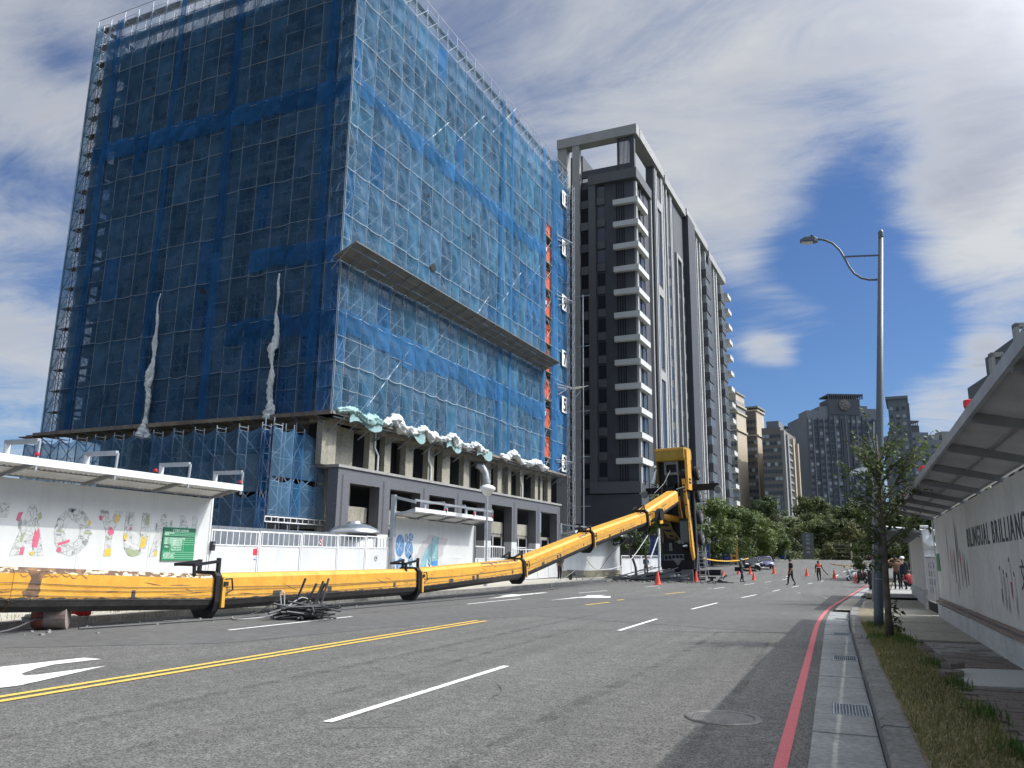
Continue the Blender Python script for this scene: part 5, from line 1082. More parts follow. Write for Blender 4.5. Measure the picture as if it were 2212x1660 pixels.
for tx, y, z, sz in (('建築物施工中標示牌', .36, .885, .075), ('工程名稱 新建工程', .06, .81, .045), ('建造執照', .06, .765, .040), ('起造人 建設股份有限公司 聯絡電話', .06, .635, .055), ('設計人 建築師事務所 聯絡電話', .06, .57, .055), ('監造人 建築師事務所 聯絡電話', .06, .505, .055), ('承造人', .07, .39, .06), ('營造股份有限公司', .34, .44, .055), ('工地主任 聯絡電話', .34, .37, .055), ('專任工程人員 電話', .34, .30, .055), ('工程概要 地上 地下', .06, .19, .055), ('開工日期 竣工日期', .06, .13, .05), ('施工時間 主管機關 電話', .06, .07, .045)):
    letter('text_line', tx, sz, 'sign_mint', sg, (.035, y, z), (pi / 2, 0, pi / 2), extrude=.001, bold=.002)
# barred site gate between the two left hoardings
def gate_run(label, x, ys, z0, zs, zt, group=None, marks=(), cat='gate', x1=None, name='site_gate'):
    t = thing(name, label, cat, (x, ys[0], 0)); n = len(ys) - 1
    if x1 is not None: t.rotation_euler = (0, 0, -atan2(x1 - x, ys[-1] - ys[0]))
    for i in range(n):
        a, c = ys[i] - ys[0] + .02, ys[i + 1] - ys[0] - .02; k = MB(); dz = z0 + .02 * i
        k.box(-.02, a + .04, dz, .0, c - .04, zs + .02 * i); k.build('panel', 'gate_white', t)
        k = MB(); [k.bar((0, y, dz), (0, y, zt + .02 * i), .05) for y in (a + .025, c - .025)]; k.bar((0, a + .05, zt + .02 * i - .02), (0, c - .05, zt + .02 * i - .02), .05); k.bar((.0, a + .05, zs + .02 * i), (0, c - .05, zs + .02 * i), .04)
        k.build('frame', 'white_steel', t)
        k = MB(); nb = max(3, int((c - a) / .28)); [k.bar((0, lerp(a, c, (j + .5) / nb), zs), (0, lerp(a, c, (j + .5) / nb), zt), .03) for j in range(nb)]; k.build('bar', 'white_steel', t, kind='stuff')
    return t
def gY(px, X=-19): return X / tan(math.atan((px - 1106) / 1740) - radians(21.4))
gt = gate_run('long white five-panel site gate between the TAOYUAN hoarding and the blue mural', -19, [21.52, 24.0, 26.5, 29.0, 31.2, 33.2], .16, 1.82, 2.32)
k = MB(); k.box(.0, 2.2, .95 + .55, .012, 2.42, 1.72); k.build('notice', 'sign_red', gt); k = MB(); k.box(.0, 2.2, 1.32, .012, 2.42, 1.44); k.build('notice', 'sign_white', gt); k = MB(); k.box(.012, 2.22, 1.34, .016, 2.40, 1.38); k.box(.012, 2.22, 1.41, .016, 2.40, 1.43); k.build('notice_print', 'sign_blue', gt)
for y, z, m in ((6.25, 2.05, 'sign_red'), (10.6, 1.45, 'ink_grey')):
    k = MB(); n = 20; k.add([(.03 + dx, y + r * cos(2 * pi * i / n), z + r * sin(2 * pi * i / n)) for dx in (0,) for r in (.12, .095) for i in range(n)], [(i, (i + 1) % n, n + (i + 1) % n, n + i) for i in range(n)]); k.build('ring_sign', m, gt)
    k = MB(); k.lathe([(.095, .012), (.095, .022)], 20, (0, y, z), 'x'); k.build('sign_face', 'sign_white' , gt); k = MB(); k.bar((.032, y - .06, z + .06), (.032, y + .06, z - .06), .02); k.bar((.03, y - .04, z - .03), (.03, y + .03, z + .05), .03); k.build('symbol', 'ink_dark', gt)
ib = thing('intercom', 'small black intercom box at the right end of the TAOYUAN hoarding', 'intercom', (-18.93, 21.5, 1.62)); k = MB(); k.box(-.02, -.02, 0, .08, .12, .30); k.build('case', 'black_plastic', ib); k = MB(); k.lathe([(.03, .08), (.03, .10)], 10, (0, .05, .2), 'x'); k.build('lens', 'chrome', ib)
fs = thing('fence', 'grey corrugated fence standing behind the white site gate', 'fence', (-21.2, 21.5, 0))
for i in range(8):
    k = MB(); y0 = i * 1.45; m_ = 14; vs = []
    for j in range(m_ + 1): vs += [(.04 * (j % 2), y0 + 1.44 * j / m_, .05), (.04 * (j % 2), y0 + 1.44 * j / m_, 2.55)]
    k.add(vs, [(2 * j, 2 * j + 1, 2 * j + 3, 2 * j + 2) for j in range(m_)]); k.build('sheet', 'galv_dark', fs, fix=False)
wt = thing('water_tank', 'stainless steel water tank with domed lid behind the white site gate', 'water tank', (-22.6, 36.0, 0)); k = MB(); k.lathe([(1.1, .1), (1.1, 2.65)], 28); k.build('shell', 'galv', wt, smooth=True); k = MB(); k.lathe([(1.3, 2.62), (1.32, 2.72), (1.1, 2.9), (.7, 3.08), (.3, 3.16), (.3, 3.26), (.05, 3.28)], 28); k.build('lid', 'chrome', wt, smooth=True)
# second left hoarding: blue mural
hB, LB = hoarding('hoarding', 'white hoarding with blue leaf and sea cliff mural left of the globe lamp', (-19, 33.35), (-19, 42.7), 3.34, 1, ('board_white',), rails=(3.1, 5.6, 8.1, 9.3), step=1.9)
k = MB(); k.bar((.12, -.05, 0), (.12, -.05, 4.35), .2, .2); k.build('tall_post', 'galv', hB); k = MB(); k.bar((.12, 0, 4.25), (1.25, 0, 4.0), .12, .12); k.bar((1.2, 0, 4.1), (1.2, 9.2, 4.1), .07, .10); k.bar((.1, 0, 3.45), (1.25, 0, 3.6), .1, .12); k.build('bracket_beam', 'galv', hB)
k = MB(); m_ = 14; vs = []
for j in range(m_ + 1): vs += [(-1.6 + 1.75 * j / m_, 9.45 + .09 * (j % 2), .05), (-1.6 + 1.75 * j / m_, 9.45 + .09 * (j % 2), 3.3)]
k.add(vs, [(2 * j, 2 * j + 1, 2 * j + 3, 2 * j + 2) for j in range(m_)]); k.build('return_wall', 'corrugated', hB, fix=False)
for y, l in ((36.6, 'red beacon at the left on the roof of the blue mural hoarding'), (40.0, 'red beacon at the middle of the blue mural hoarding roof'), (42.6, 'red beacon beside the globe lamp on the blue mural hoarding')): beacon((-17.75, y, 3.72), l)
for cy, cz, ry, rz in ((34.25, 2.05, .42, .52), (34.85, 2.42, .16, .20), (35.3, 2.46, .24, .18), (35.15, 1.86, .40, .42), (34.35, 1.12, .38, .36), (34.92, .98, .18, .30), (35.35, 1.36, .24, .24), (33.72, 1.25, .14, .4), (33.7, 2.5, .1, .14), (33.75, .8, .16, .26), (35.4, 1.0, .22, .2)):
    n = 18; patch(hB, 'mural_blue', [(cy + ry * cos(2 * pi * i / n), cz + rz * sin(2 * pi * i / n)) for i in range(n)], oy=33.35, name='mural_leaf')
    k = MB(); [k.bar((.024, cy - 33.35 - ry * .7 * cos(a), cz - rz * .7 * sin(a)), (.024, cy - 33.35 + ry * .8 * cos(a + .5), cz + rz * .8 * sin(a + .5)), .012, .025) for a in (.6, 1.4, 2.4)]; k.build('leaf_vein', 'art_white', hB)
patch(hB, 'mural_mauve', [(35.75, 1.4), (35.85, 1.62), (36.1, 1.7), (36.2, 1.95), (36.4, 2.05), (36.55, 2.3), (36.9, 2.38), (37.1, 2.62), (37.5, 2.66), (38.3, 2.55), (39.4, 2.5), (39.2, 2.2), (38.9, 2.0), (38.9, 1.7), (38.3, 1.4), (37, 1.3)], oy=33.35)
patch(hB, 'mural_teal', [(36.0, .42), (36.3, .9), (36.55, 1.5), (36.9, 1.95), (37.4, 2.2), (37.6, 2.55), (38.25, 2.55), (38.22, .42)], oy=33.35, x=.026)
patch(hB, 'mural_pale', [(36.9, .42), (36.95, 1.0), (37.1, 1.4), (37.35, 1.2), (37.5, .9), (37.6, .42)], oy=33.35, x=.031)
patch(hB, 'mural_bright', [(36.45, .42), (36.65, .9), (36.9, 1.15), (37.15, .95), (37.3, .42)], oy=33.35, x=.036); patch(hB, 'mural_bright', [(37.62, .42), (37.62, 1.32), (38.22, 1.36), (38.22, .42)], oy=33.35, x=.036)
k = MB(); [k.bar((.04, a, b), (.04, c, d), .012, .035) for a, b, c, d in ((3.5, .5, 3.75, .95), (4.3, 1.5, 4.6, 1.5), (4.0, 1.9, 4.1, 2.1))]; k.build('spray_mark', 'art_white', hB)
k = MB(); k.box(.012, 5.0 - .1, .2, .03, 5.04 - .1, 2.55); k.box(.012, 4.2, .2, .03, 4.22, 2.5); k.build('door_gap', 'ink_grey', hB)
patch(hB, 'mural_mist', [(38.7, 1.2), (38.9, 1.9), (39.6, 2.45), (39.6, 2.0), (39.3, 1.6), (39.3, 1.2)], oy=33.35); patch(hB, 'mural_mist', [(39.5, 1.5), (39.8, 1.62), (40.2, 1.55), (40.4, 1.7), (41.4, 1.6), (41.4, 1.48)], oy=33.35)
letter('mural_caption', 'Taoyuan City', .16, 'mural_mauve', hB, (.02, 6.2, 1.05), (pi / 2, 0, pi / 2))
gate_run('white barred gate with pale pink print right of the blue mural hoarding', -19, [42.9, 45.2, 47.6], .16, 1.5, 2.2)
gate_run('white barred gate left of the corrugated hoarding under the raised boom', -19.2, [49.6, 52.0, 54.4, 56.8, 59.0], .16, 1.45, 2.15)
# third left hoarding: ribbed sheet on a mossy footing
hC, LC = hoarding('hoarding', 'white ribbed hoarding on a mossy footing under the raised yellow boom', (-19.2, 59.4), (-17.2, 70.0), 3.25, 1, ('corrugated', 'mossy_base'), ledge=.68, ribs=True, rails=(), wov=1.3)
k = MB(); k.bar((.1, -.05, 0), (.1, -.05, 4.2), .2, .2); k.build('tall_post', 'galv', hC); k = MB(); k.bar((.1, 0, 4.15), (1.3, .4, 3.95), .1, .1); k.bar((1.3, .2, 4.0), (1.3, 10.4, 4.0), .06, .08); [k.bar((1.3, y, 3.5), (1.3, y, 4.0), .05) for y in (.3, 2.8, 5.4, 8, 10.4)]; k.bar((.1, 0, 3.4), (1.3, 0, 3.6), .1, .12); k.build('bracket_beam', 'galv', hC)
k = MB(); k.bar((.05, -.3, 1.5), (.05, -2.6, .3), .09); k.build('prop', 'white_steel', hC)
fD = gate_run('white panel fence behind the standing worker left of the upended crane', -17.1, [70.3, 72.6, 75.0, 77.4, 79.8], .05, 1.65, 1.95, x1=-15.6, name='fence', cat='fence')
k = MB(); k.bar((.1, 9.3, .05), (.1, 9.3, 4.6), .16); k.bar((.0, 7.2, 1.8), (.05, 9.2, 3.8), .08); k.build('tall_post', 'white_steel', fD)
# ------------------------------------------------------------------ right hoarding
hR, LR = hoarding('hoarding', 'long grey-white hoarding reading BILINGUAL BRILLIANCE under a ribbed roof', (2.09 + .0236 * 2, 2.0), (2.09 + .0236 * 25.2, 25.2), 2.72, -1, ('board_grey', 'wall_base'), wov=.92, lip=.26, ledge=.50, base=.45, rails=(), raf=2.3, fascia='galv')
k = MB(); k.bar((-.11, 0, .53), (-.11, LR, .56), .05, .05); k.bar((-.05, 0, .60), (-.05, LR, .62), .05, .04); k.build('base_rail', 'old_steel', hR)
for Y, l in ((9.4, 'red beacon nearest the camera on the right hoarding roof edge'), (15.7, 'red beacon second along the right hoarding roof, above the sapling'), (21.9, 'red beacon far along the right hoarding roof behind the sapling')): beacon((2.09 + .0236 * Y - .88, Y, 3.03), l)
def wl(txt, Y, z, size, m, x=-.016, **k):
    me = text_mesh(txt, size, .003, **k); me.materials.append(M[m]); return link('mural_letter', me, hR, (x, Y - 2.0, z), (pi / 2, 0, -pi / 2))
xcur = 18.35; gl = {}
for i, ch in enumerate('BILINGUAL BRILLIANCE'):
    if ch == ' ': xcur -= .22; continue
    o = wl(ch, xcur, 1.86, .50, 'ink_dark', bold=.004); w = max(v.co.x for v in o.data.vertices); xcur -= (w + .075) * 1.0
wl('文', 13.05, 1.22, .44, 'ink_dark')
def wp(m, pts, x=-.017, name='mural_figure'):
    k = MB(); n = len(pts); k.add([(x, p[0] - 2.0, p[1]) for p in pts] + [(x + .004, p[0] - 2.0, p[1]) for p in pts], [tuple(range(n)), tuple(range(2 * n - 1, n - 1, -1))]); return k.build(name, m, hR)
for Y, z0, z1, w, m in ((22.2, 1.55, 2.50, .05, 'ink_grey'), (21.6, 1.3, 1.95, .06, 'art_pink'), (21.25, 1.35, 2.0, .05, 'mural_mauve'), (20.9, 1.1, 1.9, .08, 'scraped_brown'), (20.35, .98, 2.56, .07, 'ink_dark'), (20.1, 1.6, 2.35, .10, 'ink_grey'), (19.8, 1.45, 1.85, .10, 'art_pink'), (19.75, 1.05, 1.6, .05, 'ink_grey'), (19.35, 1.2, 1.9, .06, 'mural_mauve'), (19.15, 1.05, 1.75, .06, 'scraped_brown'), (18.75, 1.1, 1.65, .05, 'ink_dark'), (22.5, .8, 1.3, .05, 'mural_mist'), (20.65, .85, 1.2, .05, 'ink_grey')):
    wp(m, [(Y - w * .2, z1), (Y + w * .5, lerp(z0, z1, .75)), (Y + w, lerp(z0, z1, .5)), (Y + w * .3, z0), (Y - w * .4, z0 + .02), (Y - w, lerp(z0, z1, .45)), (Y - w * .6, lerp(z0, z1, .8))])
for Y, zh, m1, m2 in ((14.75, 1.50, 'mural_mist', 'ink_grey'), (14.45, 1.44, 'mural_mauve', 'mural_mauve'), (14.2, 1.40, 'mural_mist', 'mural_mauve'), (13.85, 1.62, 'mural_mist', 'art_pink'), (13.55, 1.42, 'art_white', 'mural_mauve')):     # faint figure silhouettes
    wp('ink_dark', [(Y + .035 * cos(a), zh - .03 + .04 * sin(a)) for a in [i * pi / 5 for i in range(10)]]); wp(m1, [(Y - .06, zh - .08), (Y + .06, zh - .08), (Y + .08, zh - .34), (Y - .08, zh - .34)]); wp(m2, [(Y - .07, zh - .34), (Y + .07, zh - .34), (Y + .05, zh - .62), (Y + .01, zh - .40), (Y - .04, zh - .62)])
gr = gate_run('tall white double gate with grey lettering between the two right hoardings', 2.78, [25.5, 27.3, 29.3], .42, 1.72, 2.0)
k = MB(); k.box(-.04, .05, .14, .02, 3.7, .40); k.build('rubber_skirt', 'rubber', gr)
for j, col in enumerate(('車輛出入', '請勿停車', '施工門')):
    for i, ch in enumerate(col): letter('gate_letter', ch, .20, 'ink_grey', gr, (-.025, 2.9 - j * .62, 1.42 - i * .24), (pi / 2, 0, -pi / 2))
gn = thing('notice', 'small green notice on the far end of the BILINGUAL hoarding', 'notice', (2.67, 24.72, 1.35)); k = MB(); k.box(-.03, -.3, 0, .0, .3, .45); k.build('plate', 'sign_green', gn)
hS, LS_ = hoarding('hoarding', 'weathered second right hoarding beyond the lettered gate, sheltering two onlookers', (2.98, 29.9), (3.55, 44.0), 2.55, -1, ('board_grey', 'wall_base'), wov=1.25, lip=.16, ledge=.55, base=.5, rails=(), fascia='galv')
sp = thing('gate_post', 'white steel gate post carrying a horn loudspeaker', 'post', (2.86, 29.6, 0)); k = MB(); k.box(-.09, -.09, .05, .09, .09, 2.62); k.build('post', 'white_steel', sp); k = MB(); k.bar((-.12, -.1, .1), (-.12, -.1, .75), .12); k.build('foot', 'concrete', sp)
hn = thing('loudspeaker', 'white horn loudspeaker hanging from the gate post on the right', 'loudspeaker', (2.98, 29.3, 2.30)); hn.rotation_euler = (0.5, 0.35, 0)
k = MB(); k.lathe([(.045, .22), (.06, .12), (.10, .0), (.17, -.10), (.20, -.14), (.19, -.145), (.10, -.02)], 20); k.build('horn', 'scooter_white', hn, smooth=True); k = MB(); k.lathe([(.05, .20), (.055, .34), (.03, .36)], 12); k.build('driver', 'white_steel', hn); k = MB(); k.bar((0, 0, .28), (-.12, 0, .4), .03); k.build('bracket', 'white_steel', hn)
cc = thing('security_camera', 'small white security camera on top of the right gate post', 'camera', (2.86, 29.5, 2.66)); k = MB(); k.lathe([(.045, -.14), (.05, .1)], 10, (0, 0, .05), 'x'); k.build('housing', 'white_steel', cc); k = MB(); k.bar((0, 0, -.05), (0, 0, .02), .03); k.build('bracket', 'white_steel', cc)
# ------------------------------------------------------------------ the upended truck crane
# local frame: x = across the vehicle (right in view), y = away from the deck (wheels side), z = along the vehicle, now upright
CO = Vector((-10.95, 64.2, 0.0)); CR = -radians(7.0)
cr = thing('truck_crane', 'yellow truck crane standing upended on its nose with its long boom thrown along the road', 'crane', CO, CR)
cr.rotation_euler = (0, radians(-1.6), CR)
def cb(name, m, *boxes, bevel=0, parent=None):
    k = MB(); [k.box(*q) for q in boxes]; return k.build(name, m, parent or cr, bevel=bevel)
def cbar(name, m, *bars, parent=None):
    k = MB(); [k.bar(*q) for q in bars]; return k.build(name, m, parent or cr)
cb('chassis', 'crane_black', (-1.15, .35, .15, 1.15, .95, 9.4)); cb('deck_plate', 'crane_black', (-1.28, .1, .95, 1.26, .36, 9.3))
ch = cb('chassis_side', 'crane_black', (1.22, .02, .95, 1.36, .34, 6.9)); k = MB(); k.prism([(.78, 7.75), (1.06, 7.75), (1.40, 1.75), (1.28, 1.55), (1.12, 2.4)], -1.0, -.55, 'y'); k.build('side_panel', 'crane_yellow', cr, bevel=.02); cb('vent_slot', 'crane_black', (.86, -1.012, 7.2, 1.04, -.99, 7.3), (.88, -1.012, 6.95, 1.05, -.99, 7.05), (.89, -1.012, 6.7, 1.06, -.99, 6.8), (1.02, -1.012, 4.55, 1.22, -.99, 4.62), (1.05, -1.012, 4.0, 1.25, -.99, 4.4), (.95, -1.012, 5.7, 1.14, -.99, 5.78)); cb('side_panel', 'crane_yellow', (1.10, -.95, 6.9, 1.30, .05, 10.05)); cb('side_rail', 'chrome', (1.30, .36, .2, 1.37, .44, 7.2))
cb('panel_vent', 'crane_black', (1.301, -.75, 7.4, 1.32, -.2, 7.55), (1.301, -.75, 7.65, 1.32, -.2, 7.8)); cb('panel_vent', 'crane_black', (1.355, .06, 4.0, 1.37, .3, 4.5)); cb('panel_seam', 'crane_black', (1.355, .03, 2.6, 1.365, .33, 2.66), (1.355, .03, 5.6, 1.365, .33, 5.66))
cb('side_panel', 'shaded_yellow_dark', (-1.36, .02, .95, -1.22, .34, 6.9))
# counterweight and engine hood at the top
k = MB(); k.prism([(-1.05, 9.22), (-1.2, 9.42), (-1.2, 10.05), (-1.05, 10.22), (.7, 10.28), (.95, 10.1), (.95, 9.3), (.6, 9.15)], -1.2, 1.14, 'x'); k.build('counterweight', 'shaded_yellow', cr, bevel=.03)  # unlit look of the front put into its duller yellow
cb('counterweight_edge', 'crane_yellow', (-1.22, -1.23, 10.0, 1.16, -1.19, 10.16)); cb('lifting_lug', 'crane_black', (-1.1, -.6, 10.2, -.95, -.4, 10.42), (.8, -.6, 10.2, .95, -.4, 10.42))
cb('engine_bay', 'crane_black', (-1.1, -.55, 7.3, 1.08, .1, 9.2)); cb('bay_wall', 'shaded_yellow_dark', (-1.2, -.95, 7.4, -1.1, .1, 9.35)); 
cb('radiator_frame', 'crane_grey', (-.62, -.78, 8.95, .52, -.6, 9.18), (-.62, -.78, 8.3, -.48, -.6, 8.95), (.36, -.78, 8.3, .52, -.6, 8.95), (-.62, -.78, 8.12, .52, -.6, 8.32)); cb('radiator_frame', 'crane_grey', (-.55, -.76, 7.3, -.45, -.62, 8.12), (.42, -.76, 7.3, .52, -.62, 8.12)); cb('radiator', 'dark_void', (-.48, -.62, 8.32, .36, -.58, 8.95), (-.45, -.62, 7.3, .42, -.58, 8.12))
cb('hose_tray', 'crane_grey', (.56, -.7, 8.05, 1.05, -.6, 8.5)); 
k = MB(); [k.tube([(.6 + .12 * i, -.75, 8.6 - .1 * i), (.7 + .08 * i, -.9, 8.2), (.62 + .11 * i, -.8, 7.5), (.5 + .1 * i, -.85, 6.6)], .035, 6) for i in range(4)]; k.build('hose', 'rubber', cr, smooth=True)
k = MB(); k.lathe([(.02, 0), (.25, .0), (.25, .95), (.14, 1.0), (.14, 1.15)], 14); mf = k.build('muffler', 'chrome', cr, loc=(-1.62, -.55, 7.55), rot=(0, .28, 0), smooth=False); k = MB(); k.lathe([(.27, 0), (.28, .05), (.14, .10)], 14); k.build('air_cap', 'chrome', cr, loc=(-1.40, -.55, 8.85), rot=(.3, .2, 0))
cbar('mirror_arm', 'crane_black', ((-1.2, -.4, 7.3), (-1.75, -.6, 7.5), .06), ((-1.7, -.5, 7.4), (-1.9, -.6, 7.0), .05))
# winch and boom foot
k = MB(); k.lathe([(.42, -.72), (.42, -.64), (.27, -.62), (.27, .12), (.42, .14), (.42, .22)], 18, (0, -.75, 7.0), 'x'); k.build('winch_drum', 'crane_black', cr, smooth=False); cb('winch_cover', 'shaded_yellow', (-.7, -.55, 6.45, .3, -.4, 6.62))
for x, m in ((-.82, 'shaded_yellow_dark'), (.48, 'shaded_yellow_dark')):
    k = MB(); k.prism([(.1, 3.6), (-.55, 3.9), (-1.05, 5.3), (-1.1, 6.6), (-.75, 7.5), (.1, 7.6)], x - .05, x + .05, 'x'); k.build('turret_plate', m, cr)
cb('turret_floor', 'crane_black', (-.8, .0, 2.9, .5, .12, 7.3)); cb('turret_side', 'crane_black', (-1.26, -.5, 4.4, -.95, .1, 7.3)); cb('tank', 'crane_black', (.62, -.85, 5.4, 1.15, .05, 6.9)); cb('tank', 'crane_grey', (.72, -.72, 4.9, 1.1, .05, 5.9))
cbar('yellow_rib', 'crane_yellow', ((.55, -1.05, 6.4), (.75, -.75, 3.6), .10))
k = MB(); [k.tube([(.62 + .06 * i, -.95, 7.1), (.70 + .05 * i, -1.2, 6.3 - .1 * i), (.66 + .06 * i, -1.0, 5.4), (.8, -.8, 4.8)], .03, 6) for i in range(5)]; k.build('hose', 'rubber', cr, smooth=True); cbar('handrail', 'chrome', ((.35, -1.1, 6.95), (.95, -1.1, 7.1), .04), ((.95, -1.1, 7.1), (1.0, -.9, 6.9), .04))
# operator cab
cab = [(-.05, 2.75), (-.55, 1.95 + .35), (-1.15, 2.6), (-1.25, 3.5), (-1.2, 4.7), (-.1, 4.85)]
k = MB(); k.prism(cab, .48, 1.2, 'x'); k.build('cab', 'crane_black', cr, bevel=.03); k = MB(); k.prism([(-.15, 2.85), (-.55, 2.55), (-1.08, 2.8), (-1.15, 3.5), (-1.1, 4.5), (-.2, 4.6)], 1.2, 1.225, 'x'); k.build('cab_window', 'glass_green', cr)
cb('cab_window', 'glass_dark', (.54, -1.262, 2.9, 1.14, -1.235, 4.5)); cbar('cab_frame', 'crane_yellow', ((1.22, -1.25, 4.75), (1.23, -1.28, 3.5), .06), ((1.23, -1.28, 3.5), (1.22, -1.17, 2.6), .06), ((1.22, -1.17, 2.6), (1.22, -.5, 2.3), .06)); cbar('cab_roof_lamp', 'lens_white', ((.7, -1.27, 2.62), (1.0, -1.27, 2.66), .12))
k = MB(); [k.lathe([(.16, -.05), (.16, .05)], 12, (x, -1.18, 2.95), 'y') for x in (.42, .66)]; k.build('work_lamp', 'crane_grey', cr)
# left grid panel whose shade is put into its dark colour
k = MB(); k.add([(-1.32, -1.0, 4.9), (-.55, -.6, 4.9), (-.05, -.4, 3.1), (-.62, -.9, 3.3), (-1.32, -.9, 4.9), (-.55, -.5, 4.9), (-.05, -.3, 3.1), (-.62, -.8, 3.3)], [(0, 1, 2, 3), (7, 6, 5, 4), (0, 4, 5, 1), (1, 5, 6, 2), (2, 6, 7, 3), (3, 7, 4, 0)]); k.build('step_panel', 'shaded_yellow_dark', cr)
cbar('step_panel_bar', 'crane_black', *[((-1.15 + .1 * j, -1.02 + .03 * j, 4.7 - .42 * j), (-.62 + .12 * j, -.72 + .06 * j, 4.66 - .42 * j), .05, .16) for j in range(4)])
cbar('underframe_arm', 'shaded_yellow_dark', ((-.35, -.35, 3.9), (.35, -.2, 2.85), .14), ((-.2, -.5, 3.0), (.4, -.3, 2.95), .12))
# carrier nose resting on the ground
cb('nose_deck', 'crane_black', (-1.28, -.25, .95, 1.24, .12, 2.9)); cb('nose_box', 'crane_black', (-1.3, -.5, .9, 1.24, .0, 1.55)); cb('hatch', 'crane_grey', (-.7, -.30, 2.3, -.45, -.24, 2.9))
lad = cbar('ladder', 'galv_dark', ((-1.1, -.55, 1.62), (.55, -.55, 1.62), .05), ((-1.1, -.55, 2.0), (.55, -.55, 2.0), .05), *[((x, -.55, 1.62), (x, -.55, 2.0), .04) for x in (-1.05, -.75, -.45, -.15, .15, .45)])
k = MB(); k.prism([(-.4, 1.75), (.4, 1.75), (0.05, 1.2), (-.05, 1.2)], -.58, -.52, 'y'); k.build('triangle_plate', 'crane_grey', cr)
for x0, x1 in ((-1.2, -.25), (.25, 1.15)): cb('bumper_plate', 'crane_grey', (x0, -.62, .02, x1, -.5, .88))
cb('nose_column', 'crane_black', (-.2, -.6, .02, .2, .3, .95)); k = MB(); k.lathe([(.12, -.05), (.13, 0), (.05, .04)], 12, (0, -.62, .45), 'y'); k.build('headlamp', 'lens_white', cr)
# wheels
for z in (1.55, 3.25, 4.9, 6.6, 8.35):
    for s in (-1, 1):
        k = MB(); k.lathe([(.28, -.20), (.50, -.20), (.56, -.13), (.57, 0), (.56, .13), (.50, .20), (.28, .20)], 24, axis='x'); w = k.build('wheel', 'rubber', cr, loc=(s * 1.40, 1.25, z), smooth=False)
        k = MB(); k.lathe([(.06, .25), (.11, .26), (.13, .215), (.24, .205), (.29, .225), (.30, .15)], 20, axis='x'); k.build('rim', 'crane_grey', w, rot=(0, 0, 0 if s > 0 else pi))
    k = MB(); k.bar((-1.1, 1.45, z), (1.1, 1.45, z), .16); k.build('axle', 'crane_black', cr)
# outrigger beams
for s, z, L_ in ((1, 7.15, 3.3), (-1, 7.05, 2.55)):
    cb('outrigger_beam', 'crane_black', (s * 1.0, .20, z - .24, s * L_, .62, z + .24)); cbar('outrigger_jack', 'crane_grey', ((s * (L_ - .12), .0, z - .1), (s * (L_ + .05), .9, z - .25), .16)); k = MB(); k.lathe([(.28, 0), (.30, .05), (.12, .16)], 14, axis='y'); k.build('outrigger_pad', 'crane_grey', cr, loc=(s * (L_ + .02), -.15, z - .3))
cb('outrigger_beam', 'crane_black', (1.2, -.1, .42, 3.1, .3, .85)); cb('outrigger_beam', 'crane_black', (-3.0, .2, .25, -1.2, .6, .7)); cb('front_step', 'crane_grey', (1.3, .2, .06, 1.9, .7, .3))
cbar('lift_rod', 'crane_black', ((-1.55, -2.1, 5.05), (-.75, -1.1, 4.9), .24)); k = MB(); k.tube([(-.85, -1.2, 4.92), (.3, .1, 4.65)], .24, 14); k.build('lift_cylinder', 'crane_yellow', cr, smooth=False)
# ---- the boom: telescoped sections lying along the kerb (world coordinates brought into the crane's frame)
INV = (Matrix.Translation(CO) @ Euler((0, radians(-1.6), CR)).to_matrix().to_4x4()).inverted()
JT = [Vector(p) for p in ((-14.70, 5.0, .95), (-14.38, 10.9, .81), (-14.18, 16.08, .62), (-13.74, 25.58, .68), (-13.23, 34.6, 1.05), (-12.65, 43.81, 2.58), (-11.98, 55.11, 4.28), (-10.98, 61.6, 6.15))]
def sect(P, Q, w, h, m, name, mats, overlap=0.0):
    """hexagonal box section: flat flanks, chamfered top, deep dark keel"""
    P, Q = Vector(P), Vector(Q); d = (Q - P).normalized(); r = d.cross(Vector((0, 0, 1))).normalized(); u = r.cross(d)
    prof = [(-.36, .5), (.36, .5), (.5, .38), (.5, -.22), (.40, -.37), (.22, -.5), (-.22, -.5), (-.40, -.37), (-.5, -.22), (-.5, .38)]
    k = MB(); rings = []; n = 8
    for i in range(n + 1):
        c = P.lerp(Q, i / n); rings.append([tuple(INV @ (c + r * a * w + u * b * h)) for a, b in prof])
    k.loft(rings)
    me = k.mesh(name, mats, fix=True)
    o = link(name, me, cr)
    for p in me.polygons:                            # keel faces take grease plus the underside's shade, put into colour
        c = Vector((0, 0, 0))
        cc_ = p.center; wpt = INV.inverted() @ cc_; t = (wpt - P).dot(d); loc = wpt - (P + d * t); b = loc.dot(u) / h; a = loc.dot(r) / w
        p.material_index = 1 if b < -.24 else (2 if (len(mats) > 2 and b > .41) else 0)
    return o, d, r, u
def wpt(c, r, u, d, a, b, e): return INV @ (c + r * a + u * b + d * e)
HW = [(.62, .80), (.64, .82), (.68, .86), (.72, .86), (.76, .88), (.82, .96), (.92, 1.14)]
NM = ['boom_section'] * 6 + ['boom_base']
secs = []
